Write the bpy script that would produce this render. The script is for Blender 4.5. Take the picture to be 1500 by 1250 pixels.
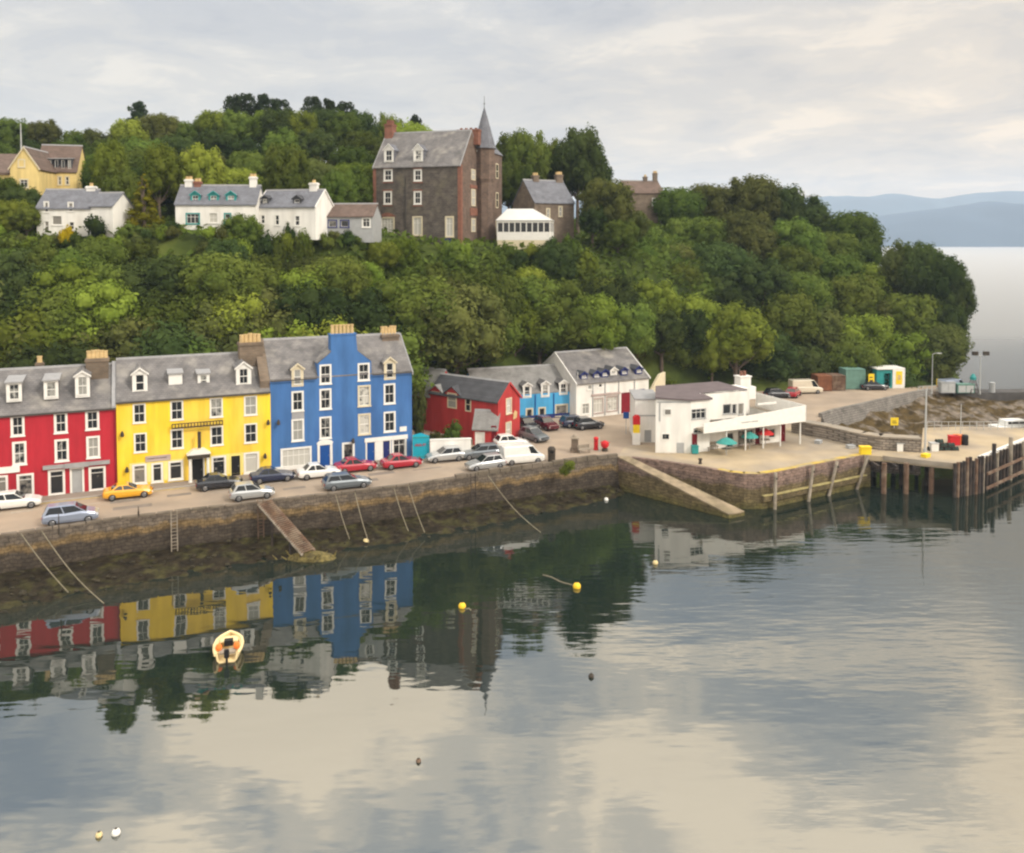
import bpy, bmesh, math, random
import numpy as np
from mathutils import Vector, Matrix, noise
R = math.radians
random.seed(7); rng = np.random.default_rng(11)
scene = bpy.context.scene
for o in list(bpy.data.objects): bpy.data.objects.remove(o)

# ------------------------------------------------------------------ camera
F_PX = 1250.0; PITCH = R(2.5); H = 27.0; CY = 352 + F_PX*math.tan(PITCH)
cam_d = bpy.data.cameras.new('camera'); cam = bpy.data.objects.new('camera', cam_d)
scene.collection.objects.link(cam); scene.camera = cam
cam.location = (0, 0, H); cam.rotation_euler = (R(90)-PITCH, 0, 0)
cam_d.sensor_width = 36; cam_d.lens = 36*F_PX/1500; cam_d.shift_y = -(625-CY)/1500
cam_d.clip_start = 0.5; cam_d.clip_end = 30000
scene.render.resolution_x = 1024; scene.render.resolution_y = 853
scene.render.engine = 'CYCLES'
scene.cycles.filter_width = 2.3
scene.cycles.volume_bounces = 1

# ------------------------------------------------------------------ world
SUN_EL, SUN_AZ = R(38), R(125)          # azimuth clockwise from +Y
w = bpy.data.worlds.new('World'); scene.world = w; w.use_nodes = True
nt = w.node_tree; nt.nodes.clear(); N = nt.nodes.new; L = nt.links.new
out = N('ShaderNodeOutputWorld'); bg = N('ShaderNodeBackground'); L(bg.outputs[0], out.inputs[0])
sky = N('ShaderNodeTexSky'); sky.sky_type = 'NISHITA'; sky.sun_disc = False
sky.sun_elevation = SUN_EL; sky.sun_rotation = SUN_AZ
tc = N('ShaderNodeTexCoord'); sep = N('ShaderNodeSeparateXYZ'); L(tc.outputs['Generated'], sep.inputs[0])
def mth(op, a, b=None, c=None):
    n = N('ShaderNodeMath'); n.operation = op
    for i, v in enumerate((a, b, c)):
        if v is None: continue
        if isinstance(v, (int, float)): n.inputs[i].default_value = v
        else: L(v, n.inputs[i])
    return n.outputs[0]
zc = mth('MAXIMUM', sep.outputs['Z'], 0.0)
zd = mth('ADD', zc, 0.16)
cx = mth('DIVIDE', sep.outputs['X'], zd); cy = mth('DIVIDE', sep.outputs['Y'], zd)
com = N('ShaderNodeCombineXYZ'); L(cx, com.inputs[0]); L(cy, com.inputs[1])
def wnoise(scale, detail, rough, off, dist=0.0):
    m = N('ShaderNodeMapping'); m.inputs['Location'].default_value = off; L(com.outputs[0], m.inputs[0])
    n = N('ShaderNodeTexNoise'); n.inputs['Scale'].default_value = scale; n.inputs['Detail'].default_value = detail
    n.inputs['Roughness'].default_value = rough; n.inputs['Distortion'].default_value = dist; L(m.outputs[0], n.inputs['Vector'])
    return n.outputs['Fac']
def ramp(fac, stops, interp='EASE'):
    r = N('ShaderNodeValToRGB'); r.color_ramp.interpolation = interp
    e = r.color_ramp.elements
    while len(e) < len(stops): e.new(0.5)
    for el, (p, c) in zip(e, stops): el.position = p; el.color = (c[0], c[1], c[2], 1)
    L(fac, r.inputs[0]); return r.outputs[0]
def mixc(fac, a, b, blend='MIX'):
    m = N('ShaderNodeMix'); m.data_type = 'RGBA'; m.blend_type = blend
    if isinstance(fac, float): m.inputs[0].default_value = fac
    else: L(fac, m.inputs[0])
    for i, v in ((6, a), (7, b)):
        if isinstance(v, tuple): m.inputs[i].default_value = (*v, 1)
        else: L(v, m.inputs[i])
    return m.outputs[2]
SKY_OFF = (3.1, 1.7, 0)
n1 = wnoise(1.35, 8, 0.55, SKY_OFF, 0.7)
n2 = wnoise(3.2, 7, 0.6, (7.7, 2.2, 3), 0.6)
nn = mth('ADD', mth('MULTIPLY', n1, 0.66), mth('MULTIPLY', n2, 0.34))
cloud_hi = ramp(nn, [(0.41, (0.40, 0.45, 0.53)), (0.465, (0.62, 0.63, 0.635)), (0.51, (0.94, 0.87, 0.76)), (0.56, (1.42, 1.23, 0.96))])
cloud_lo = ramp(nn, [(0.38, (0.57, 0.575, 0.605)), (0.46, (0.65, 0.645, 0.655)), (0.53, (0.73, 0.71, 0.69)), (0.62, (0.90, 0.85, 0.78))])
tint = ramp(zc, [(0.0, (1.36, 1.16, 0.90)), (0.07, (1.28, 1.12, 0.90)), (0.15, (1.17, 1.06, 0.90)), (0.26, (1.03, 0.985, 0.92)), (0.34, (1.05, 1.0, .92))], 'LINEAR')
hi = N('ShaderNodeMapRange'); L(zc, hi.inputs[0]); hi.inputs[1].default_value = 0.27; hi.inputs[2].default_value = 0.38
glow = N('ShaderNodeMapRange'); L(mth('SUBTRACT', sep.outputs['X'], mth('MULTIPLY', zc, 1.3)), glow.inputs[0]); glow.inputs[1].default_value = -0.35; glow.inputs[2].default_value = 0.45
tint = mixc(glow.outputs[0], mixc(1.0, tint, (0.93, 0.97, 1.03), 'MULTIPLY'), mixc(1.0, tint, (1.13, 1.04, 0.92), 'MULTIPLY'))
cloud = mixc(1.0, mixc(hi.outputs[0], cloud_lo, cloud_hi), tint, 'MULTIPLY')
# thin veil: a warm brightness towards the right-hand horizon where the sun sits behind cloud
nish = N('ShaderNodeVectorMath'); nish.operation = 'SCALE'; L(sky.outputs[0], nish.inputs[0]); nish.inputs['Scale'].default_value = 0.10
base = mixc(0.94, nish.outputs[0], cloud)
# overcast luminance grows with elevation
gain = N('ShaderNodeValToRGB'); e = gain.color_ramp.elements
gain.color_ramp.interpolation = 'EASE'
e[0].position = 0.0; e[0].color = (1.08, 1.08, 1.08, 1); e[1].position = 1.0; e[1].color = (2.3,)*3+(1,)
for p, v in ((0.12, 1.0), (0.28, 1.0), (0.40, 2.2), (0.6, 2.8)):
    q = e.new(p); q.color = (v, v, v, 1)
L(zc, gain.inputs[0])
fin = mixc(1.0, base, gain.outputs[0], 'MULTIPLY')
L(fin, bg.inputs[0]); bg.inputs[1].default_value = 1.0

# ------------------------------------------------------------------ sun
sd = bpy.data.lights.new('sun', 'SUN'); sd.energy = 2.3; sd.angle = R(10); sd.color = (1.0, 0.93, 0.82)
so = bpy.data.objects.new('sun', sd); scene.collection.objects.link(so)
sv = Vector((math.sin(SUN_AZ)*math.cos(SUN_EL), math.cos(SUN_AZ)*math.cos(SUN_EL), math.sin(SUN_EL)))
so.rotation_euler = sv.to_track_quat('Z', 'Y').to_euler(); so.location = sv*200
scene.view_settings.view_transform = 'Standard'; scene.view_settings.look = 'None'
scene.view_settings.exposure = 0.0; scene.view_settings.gamma = 1.0

# ------------------------------------------------------------------ measuring helpers
S = 3.5                                                   # street level above the water
CP, SP = math.cos(PITCH), math.sin(PITCH)
def ray(px, py):
    x = (px-750)/F_PX; y = -(py-CY)/F_PX
    return (x, CP+y*SP, -SP+y*CP)
def G(px, py, z=S):
    d = ray(px, py); t = (z-H)/d[2]; return (d[0]*t, d[1]*t)
def atD(px, py, D):
    d = ray(px, py); t = D/d[1]; return (d[0]*t, D, H+d[2]*t)
def proj(x, y, z):
    z -= H; fw = y*CP-z*SP; up = y*SP+z*CP
    return 750+F_PX*x/fw, CY-F_PX*up/fw
class Frame:
    def __init__(s, ox, oy, deg, z=S):
        s.o = (ox, oy); s.a = R(deg); s.z = z; s.u = (math.cos(s.a), math.sin(s.a)); s.n = (-math.sin(s.a), math.cos(s.a))
    def hit(s, px, py, v=0):
        d = ray(px, py)
        t = (s.o[0]*s.n[0]+s.o[1]*s.n[1]+v)/(d[0]*s.n[0]+d[1]*s.n[1])
        P = (d[0]*t, d[1]*t)
        return ((P[0]-s.o[0])*s.u[0]+(P[1]-s.o[1])*s.u[1], H+d[2]*t-s.z)
    def w(s, u, v): return (s.o[0]+u*s.u[0]+v*s.n[0], s.o[1]+u*s.u[1]+v*s.n[1])
    def uu(s, px, py=600, v=0): return s.hit(px, py, v)[0]
    def zz(s, px, py, v=0): return s.hit(px, py, v)[1]
def lerp(a, b, t): return a+(b-a)*t
def interp(x, pts):
    if x <= pts[0][0]: return pts[0][1]
    for (x0, y0), (x1, y1) in zip(pts, pts[1:]):
        if x <= x1: return lerp(y0, y1, (x-x0)/(x1-x0))
    return pts[-1][1]

# ------------------------------------------------------------------ materials
def new_mat(name):
    m = bpy.data.materials.new(name); m.use_nodes = True; return m
def mat(name, col, rough=0.8, var=0.12, scale=1.5, bump=0.0, bscale=8, metal=0.0, col2=None, thr=(0.45, 0.65), stretch=(1, 1, 1), spec=0.3, randv=0.0, streak=0.0):
    """a procedural surface: base colour with two octaves of mottling, optional second colour patches"""
    m = new_mat(name); t = m.node_tree; b = t.nodes['Principled BSDF']
    b.inputs['Roughness'].default_value = rough; b.inputs['Metallic'].default_value = metal
    b.inputs['Specular IOR Level'].default_value = spec
    c = t.nodes.new('ShaderNodeTexCoord'); mp = t.nodes.new('ShaderNodeMapping'); mp.inputs['Scale'].default_value = stretch
    t.links.new(c.outputs['Object'], mp.inputs[0])
    def nz(s, d=5):
        n = t.nodes.new('ShaderNodeTexNoise'); n.inputs['Scale'].default_value = s; n.inputs['Detail'].default_value = d
        t.links.new(mp.outputs[0], n.inputs['Vector']); return n.outputs['Fac']
    a = nz(scale); r = t.nodes.new('ShaderNodeMapRange'); r.inputs[1].default_value = 0.3; r.inputs[2].default_value = 0.7
    r.inputs[3].default_value = 1-var; r.inputs[4].default_value = 1+var; t.links.new(a, r.inputs[0])
    vm = t.nodes.new('ShaderNodeVectorMath'); vm.operation = 'SCALE'
    src = None
    if col2:
        mx = t.nodes.new('ShaderNodeMix'); mx.data_type = 'RGBA'
        mx.inputs[6].default_value = (*col, 1); mx.inputs[7].default_value = (*col2, 1)
        r2 = t.nodes.new('ShaderNodeMapRange'); r2.inputs[1].default_value = thr[0]; r2.inputs[2].default_value = thr[1]
        t.links.new(nz(scale*0.45, 6), r2.inputs[0]); t.links.new(r2.outputs[0], mx.inputs[0])
        t.links.new(mx.outputs[2], vm.inputs[0])
    else: vm.inputs[0].default_value = col
    t.links.new(r.outputs[0], vm.inputs['Scale']); last = vm.outputs[0]
    if streak:
        m2 = t.nodes.new('ShaderNodeMapping'); m2.inputs['Scale'].default_value = (1.1, 1.1, 0.14); t.links.new(c.outputs['Object'], m2.inputs[0])
        n5 = t.nodes.new('ShaderNodeTexNoise'); n5.inputs['Scale'].default_value = 1.0; n5.inputs['Detail'].default_value = 7; n5.inputs['Roughness'].default_value = .6; t.links.new(m2.outputs[0], n5.inputs['Vector'])
        r5 = t.nodes.new('ShaderNodeMapRange'); r5.inputs[1].default_value = .42; r5.inputs[2].default_value = .68; r5.inputs[3].default_value = 1.03; r5.inputs[4].default_value = 1-streak; t.links.new(n5.outputs['Fac'], r5.inputs[0])
        v5 = t.nodes.new('ShaderNodeVectorMath'); v5.operation = 'SCALE'; t.links.new(last, v5.inputs[0]); t.links.new(r5.outputs[0], v5.inputs['Scale']); last = v5.outputs[0]
    if randv:
        oi = t.nodes.new('ShaderNodeObjectInfo'); rr = t.nodes.new('ShaderNodeMapRange')
        rr.inputs[3].default_value = 1-randv; rr.inputs[4].default_value = 1+randv; t.links.new(oi.outputs['Random'], rr.inputs[0])
        v2 = t.nodes.new('ShaderNodeVectorMath'); v2.operation = 'SCALE'; t.links.new(last, v2.inputs[0]); t.links.new(rr.outputs[0], v2.inputs['Scale']); last = v2.outputs[0]
    t.links.new(last, b.inputs['Base Color'])
    if bump:
        bp = t.nodes.new('ShaderNodeBump'); bp.inputs['Distance'].default_value = bump; t.links.new(nz(bscale, 6), bp.inputs['Height'])
        t.links.new(bp.outputs[0], b.inputs['Normal'])
    return m
def brick_mat(name, c1, c2, mortar, bw=0.5, bh=0.22, rough=0.9, msize=0.02, axis='xz', var=0.25, bump=0.02, col3=None):
    m = new_mat(name); t = m.node_tree; b = t.nodes['Principled BSDF']; b.inputs['Roughness'].default_value = rough
    b.inputs['Specular IOR Level'].default_value = 0.2
    c = t.nodes.new('ShaderNodeTexCoord'); sp = t.nodes.new('ShaderNodeSeparateXYZ'); t.links.new(c.outputs['Object'], sp.inputs[0])
    ad = t.nodes.new('ShaderNodeMath'); ad.operation = 'ADD'; t.links.new(sp.outputs['X'], ad.inputs[0]); t.links.new(sp.outputs['Y'], ad.inputs[1])
    cb = t.nodes.new('ShaderNodeCombineXYZ')
    t.links.new(ad.outputs[0] if axis == 'xz' else sp.outputs['X'], cb.inputs[0])
    t.links.new(sp.outputs['Z'] if axis in ('xz', 'slope') else sp.outputs['Y'], cb.inputs[1])
    br = t.nodes.new('ShaderNodeTexBrick'); br.inputs['Scale'].default_value = 1; br.inputs['Brick Width'].default_value = bw
    br.inputs['Row Height'].default_value = bh; br.inputs['Mortar Size'].default_value = msize
    br.inputs['Color1'].default_value = (*c1, 1); br.inputs['Color2'].default_value = (*c2, 1); br.inputs['Mortar'].default_value = (*mortar, 1)
    t.links.new(cb.outputs[0], br.inputs['Vector'])
    n = t.nodes.new('ShaderNodeTexNoise'); n.inputs['Scale'].default_value = 0.9; n.inputs['Detail'].default_value = 7; t.links.new(c.outputs['Object'], n.inputs['Vector'])
    r = t.nodes.new('ShaderNodeMapRange'); r.inputs[1].default_value = 0.3; r.inputs[2].default_value = 0.7
    r.inputs[3].default_value = 1-var; r.inputs[4].default_value = 1+var; t.links.new(n.outputs['Fac'], r.inputs[0])
    src = br.outputs['Color']
    if col3:
        mx = t.nodes.new('ShaderNodeMix'); mx.data_type = 'RGBA'; t.links.new(src, mx.inputs[6]); mx.inputs[7].default_value = (*col3, 1)
        n3 = t.nodes.new('ShaderNodeTexNoise'); n3.inputs['Scale'].default_value = 0.45; n3.inputs['Detail'].default_value = 8; t.links.new(c.outputs['Object'], n3.inputs['Vector'])
        r3 = t.nodes.new('ShaderNodeMapRange'); r3.inputs[1].default_value = 0.5; r3.inputs[2].default_value = 0.72; t.links.new(n3.outputs['Fac'], r3.inputs[0]); t.links.new(r3.outputs[0], mx.inputs[0]); src = mx.outputs[2]
    vm = t.nodes.new('ShaderNodeVectorMath'); vm.operation = 'SCALE'; t.links.new(src, vm.inputs[0]); t.links.new(r.outputs[0], vm.inputs['Scale'])
    t.links.new(vm.outputs[0], b.inputs['Base Color'])
    bp = t.nodes.new('ShaderNodeBump'); bp.inputs['Distance'].default_value = bump; t.links.new(br.outputs['Fac'], bp.inputs['Height']); bp.invert = True
    t.links.new(bp.outputs[0], b.inputs['Normal'])
    return m
def glass_mat(name, dark=(0.015, 0.018, 0.022), light=(0.30, 0.30, 0.28), prob=0.35):
    """window glass: mirror of the surroundings over a dark room, some with pale curtains"""
    m = new_mat(name); t = m.node_tree; b = t.nodes['Principled BSDF']; b.inputs['Roughness'].default_value = 0.08
    b.inputs['Specular IOR Level'].default_value = 0.6
    oi = t.nodes.new('ShaderNodeObjectInfo'); c = t.nodes.new('ShaderNodeTexCoord')
    n = t.nodes.new('ShaderNodeTexNoise'); n.inputs['Scale'].default_value = 2.2; n.inputs['Detail'].default_value = 2; t.links.new(c.outputs['Object'], n.inputs['Vector'])
    a = t.nodes.new('ShaderNodeMath'); a.operation = 'ADD'; t.links.new(oi.outputs['Random'], a.inputs[0])
    s2 = t.nodes.new('ShaderNodeMath'); s2.operation = 'MULTIPLY_ADD'; t.links.new(n.outputs['Fac'], s2.inputs[0]); s2.inputs[1].default_value = 0.9; s2.inputs[2].default_value = -0.45
    t.links.new(s2.outputs[0], a.inputs[1])
    r = t.nodes.new('ShaderNodeMapRange'); r.inputs[1].default_value = 1-prob-0.08; r.inputs[2].default_value = 1-prob+0.12; t.links.new(a.outputs[0], r.inputs[0])
    mx = t.nodes.new('ShaderNodeMix'); mx.data_type = 'RGBA'; mx.inputs[6].default_value = (*dark, 1); mx.inputs[7].default_value = (*light, 1)
    t.links.new(r.outputs[0], mx.inputs[0]); t.links.new(mx.outputs[2], b.inputs['Base Color'])
    return m
def leaf_mat(name, c1, c2, c3=None):
    m = new_mat(name); t = m.node_tree; t.nodes.remove(t.nodes['Principled BSDF']); o = t.nodes['Material Output']
    df = t.nodes.new('ShaderNodeBsdfDiffuse'); tr = t.nodes.new('ShaderNodeBsdfTranslucent'); ms = t.nodes.new('ShaderNodeMixShader'); ms.inputs[0].default_value = 0.34
    c = t.nodes.new('ShaderNodeTexCoord'); oi = t.nodes.new('ShaderNodeObjectInfo')
    n = t.nodes.new('ShaderNodeTexNoise'); n.inputs['Scale'].default_value = 0.32; n.inputs['Detail'].default_value = 3; n.inputs['Roughness'].default_value = 0.5
    t.links.new(c.outputs['Object'], n.inputs['Vector'])
    r = t.nodes.new('ShaderNodeMapRange'); r.inputs[1].default_value = 0.35; r.inputs[2].default_value = 0.65; t.links.new(n.outputs['Fac'], r.inputs[0])
    mx = t.nodes.new('ShaderNodeMix'); mx.data_type = 'RGBA'; mx.inputs[6].default_value = (*c1, 1); mx.inputs[7].default_value = (*c2, 1); t.links.new(r.outputs[0], mx.inputs[0])
    rr = t.nodes.new('ShaderNodeMapRange'); rr.inputs[3].default_value = 0.70; rr.inputs[4].default_value = 1.55; t.links.new(oi.outputs['Random'], rr.inputs[0])
    hs = t.nodes.new('ShaderNodeHueSaturation'); t.links.new(mx.outputs[2], hs.inputs['Color']); t.links.new(rr.outputs[0], hs.inputs['Value'])
    hr = t.nodes.new('ShaderNodeMath'); hr.operation = 'MULTIPLY_ADD'; t.links.new(oi.outputs['Random'], hr.inputs[0]); hr.inputs[1].default_value = 37.7; hr.inputs[2].default_value = 0
    fr = t.nodes.new('ShaderNodeMath'); fr.operation = 'FRACT'; t.links.new(hr.outputs[0], fr.inputs[0])
    h2 = t.nodes.new('ShaderNodeMapRange'); h2.inputs[3].default_value = 0.478; h2.inputs[4].default_value = 0.512; t.links.new(fr.outputs[0], h2.inputs[0]); t.links.new(h2.outputs[0], hs.inputs['Hue'])
    t.links.new(hs.outputs[0], df.inputs[0]); t.links.new(hs.outputs[0], tr.inputs[0])
    t.links.new(df.outputs[0], ms.inputs[1]); t.links.new(tr.outputs[0], ms.inputs[2]); t.links.new(ms.outputs[0], o.inputs[0])
    return m
def paint_mat(name, col, rough=0.25, metal=0.0):
    m = mat(name, col, rough, 0.04, 3, spec=0.5, metal=metal); m.node_tree.nodes['Principled BSDF'].inputs['Coat Weight'].default_value = 0.6
    return m

M = {}
M['red_render'] = mat('red_render', (0.41, 0.018, 0.032), 0.75, 0.10, 0.8, 0.01, 6, stretch=(1, 1, .4), streak=0.2)
M['yellow_render'] = mat('yellow_render', (0.86, 0.60, 0.035), 0.75, 0.06, 0.6, 0.01, 6, col2=(0.80, 0.55, 0.08), stretch=(1, 1, .4), streak=0.2)
M['pale_yellow'] = mat('pale_yellow_paint', (0.80, 0.70, 0.26), 0.7, 0.05)
M['blue_render'] = mat('blue_render', (0.055, 0.155, 0.38), 0.75, 0.10, 0.7, 0.01, 6, stretch=(1, 1, .4), col2=(0.045, 0.13, 0.34), streak=0.2)
M['white_paint'] = mat('white_paint', (0.74, 0.73, 0.70), 0.6, 0.06, 2)
M['white_render'] = mat('white_render', (0.76, 0.75, 0.72), 0.8, 0.07, 0.7, 0.01, 7, stretch=(1, 1, .5), col2=(0.66, 0.64, 0.60), thr=(.5, .75), streak=0.10)
M['cream_render'] = mat('cream_render', (0.70, 0.62, 0.36), 0.8, 0.06, 0.5)
M['cream_paint'] = mat('cream_paint', (0.62, 0.55, 0.40), 0.7, 0.08)
M['hotel_yellow'] = mat('hotel_yellow_render', (0.72, 0.56, 0.24), 0.8, 0.07, 0.5, streak=0.2)
M['light_blue'] = mat('sky_blue_render', (0.07, 0.34, 0.62), 0.75, 0.07, 0.8, streak=0.2)
M['turquoise'] = mat('turquoise_paint', (0.01, 0.34, 0.48), 0.6, 0.07, 1)
M['barn_red'] = mat('barn_red_render', (0.42, 0.04, 0.04), 0.75, 0.09, 0.8, stretch=(1, 1, .4), streak=0.2)
M['slate'] = brick_mat('slate', (0.20, 0.19, 0.19), (0.155, 0.15, 0.152), (0.11, 0.105, 0.105), 0.35, 0.16, 0.75, 0.012, 'slope', 0.22, 0.01, (0.25, 0.235, 0.215))
M['slate_dark'] = brick_mat('dark_slate', (0.085, 0.088, 0.10), (0.07, 0.072, 0.08), (0.045, 0.045, 0.05), 0.35, 0.16, 0.7, 0.012, 'slope', 0.18, 0.01)
M['slate_light'] = brick_mat('pale_slate', (0.26, 0.255, 0.25), (0.22, 0.215, 0.21), (0.15, 0.15, 0.15), 0.35, 0.16, 0.75, 0.012, 'slope', 0.18, 0.01)
M['slate_blue'] = brick_mat('blue_grey_slate', (0.18, 0.19, 0.22), (0.145, 0.15, 0.175), (0.10, 0.10, 0.11), 0.35, 0.16, 0.7, 0.012, 'slope', 0.18, 0.01)
M['slate_brown'] = brick_mat('brown_tiles', (0.17, 0.12, 0.10), (0.13, 0.095, 0.08), (0.08, 0.06, 0.05), 0.35, 0.16, 0.8, 0.012, 'slope', 0.18, 0.01)
M['castle_stone'] = brick_mat('shaded_rubble_stone', (0.135, 0.115, 0.10), (0.09, 0.078, 0.072), (0.13, 0.115, 0.10), 0.55, 0.28, 0.95, 0.03, 'xz', 0.30, 0.03, (0.13, 0.115, 0.085))  # mansion front, shade of the side turned from the sun put into the colour
M['castle_lit'] = brick_mat('lit_rubble_stone', (0.19, 0.13, 0.10), (0.13, 0.095, 0.08), (0.15, 0.12, 0.10), 0.55, 0.28, 0.95, 0.03, 'xz', 0.25, 0.03)  # same mansion stone for the right-hand side, sunlight put into its colour
M['red_sandstone'] = mat('red_sandstone', (0.22, 0.10, 0.07), 0.9, 0.2, 1.5)
M['gable_stone'] = brick_mat('weathered_gable_stone', (0.20, 0.15, 0.11), (0.155, 0.12, 0.09), (0.17, 0.14, 0.11), 0.5, 0.25, 0.95, 0.03, 'xz', 0.22, 0.02)
M['house_stone'] = brick_mat('grey_brown_stone', (0.22, 0.17, 0.13), (0.16, 0.125, 0.10), (0.18, 0.15, 0.12), 0.5, 0.25, 0.95, 0.03, 'xz', 0.22, 0.02)
M['chimney_pot'] = mat('buff_clay', (0.55, 0.40, 0.20), 0.85, 0.15, 3)
M['lead'] = mat('lead_flashing', (0.30, 0.30, 0.31), 0.6, 0.1, 2)
M['gutter'] = mat('dark_gutter', (0.06, 0.055, 0.05), 0.6, 0.1)
M['glass'] = glass_mat('window_glass')
M['glass_pale'] = glass_mat('curtained_glass', light=(0.5, 0.49, 0.45), prob=0.75)
M['glass_dark'] = glass_mat('shop_glass', light=(0.20, 0.19, 0.17), prob=0.45)
M['black_paint'] = mat('black_paint', (0.012, 0.012, 0.014), 0.4, 0.1)
M['dark_red_paint'] = mat('dark_red_paint', (0.20, 0.01, 0.02), 0.45, 0.08)
M['navy_paint'] = mat('navy_paint', (0.02, 0.03, 0.14), 0.45, 0.08)
M['door_blue'] = mat('blue_door_paint', (0.01, 0.07, 0.28), 0.45, 0.08)
M['teal_paint'] = mat('teal_paint', (0.03, 0.26, 0.26), 0.5, 0.08)
M['grey_paint'] = mat('grey_paint', (0.34, 0.35, 0.36), 0.5, 0.08)
M['pink_grey'] = mat('pinkish_stone', (0.40, 0.32, 0.30), 0.8, 0.12)
M['iron'] = mat('dark_iron', (0.05, 0.04, 0.03), 0.7, 0.3, 2)
M['galv'] = mat('galvanised_steel', (0.42, 0.43, 0.43), 0.5, 0.1, 2)
M['timber_old'] = mat('weathered_timber', (0.30, 0.26, 0.21), 0.9, 0.25, 2, col2=(0.20, 0.17, 0.13))
M['timber_rust'] = mat('rusty_timber', (0.13, 0.078, 0.052), 0.9, 0.3, 2, col2=(0.20, 0.15, 0.11))
M['timber_dark'] = mat('tarred_timber', (0.035, 0.029, 0.027), 0.85, 0.35, 2, col2=(0.07, 0.052, 0.042))
M['rope'] = mat('pale_rope', (0.20, 0.175, 0.125), 0.95, 0.2, 3)
M['weed'] = mat('yellow_seaweed', (0.13, 0.105, 0.035), 0.8, 0.5, 4, col2=(0.07, 0.055, 0.02))
M['bark'] = mat('bark', (0.13, 0.10, 0.08), 0.95, 0.3, 3)
M['bark_pale'] = mat('pale_bark', (0.26, 0.23, 0.20), 0.95, 0.3, 3)
M['tyre'] = mat('tyre_rubber', (0.015, 0.015, 0.016), 0.85, 0.1)
M['rim'] = mat('wheel_rim', (0.22, 0.22, 0.23), 0.35, 0.05, metal=0.6)
M['carglass'] = mat('car_glass', (0.012, 0.016, 0.02), 0.06, 0.05, spec=0.8)
M['headlamp'] = mat('headlamp', (0.65, 0.66, 0.66), 0.15, 0.05, spec=0.6)
M['taillamp'] = mat('taillamp', (0.35, 0.01, 0.01), 0.2, 0.05, spec=0.6)
M['yellow_paint'] = mat('safety_yellow_paint', (0.78, 0.56, 0.02), 0.6, 0.1)
M['edge_yellow'] = mat('worn_yellow_line_paint', (0.48, 0.34, 0.07), 0.85, 0.2, 1.5, col2=(0.30, 0.25, 0.16))
M['red_paint'] = mat('red_paint', (0.52, 0.015, 0.02), 0.5, 0.08)
M['orange_paint'] = mat('orange_paint', (0.80, 0.20, 0.04), 0.5, 0.08)
M['teal_cloth'] = mat('teal_cloth', (0.05, 0.26, 0.24), 0.9, 0.1)
M['red_cloth'] = mat('red_cloth', (0.50, 0.03, 0.03), 0.9, 0.1)
M['gel_cream'] = mat('cream_gelcoat', (0.78, 0.62, 0.34), 0.35, 0.06)
M['gel_white'] = mat('white_gelcoat', (0.80, 0.80, 0.78), 0.35, 0.05)
M['buoy_yellow'] = mat('buoy_yellow', (0.85, 0.55, 0.03), 0.45, 0.08, 3)
M['buoy_cream'] = mat('buoy_cream', (0.62, 0.50, 0.26), 0.6, 0.12, 3)
M['concrete'] = mat('concrete', (0.33, 0.28, 0.22), 0.9, 0.15, 0.8, 0.01, 6, col2=(0.27, 0.24, 0.20))
M['box_green'] = mat('green_container_paint', (0.14, 0.26, 0.22), 0.6, 0.12)
M['box_rust'] = mat('rust_brown_container_paint', (0.20, 0.08, 0.04), 0.7, 0.25, 1)

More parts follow.
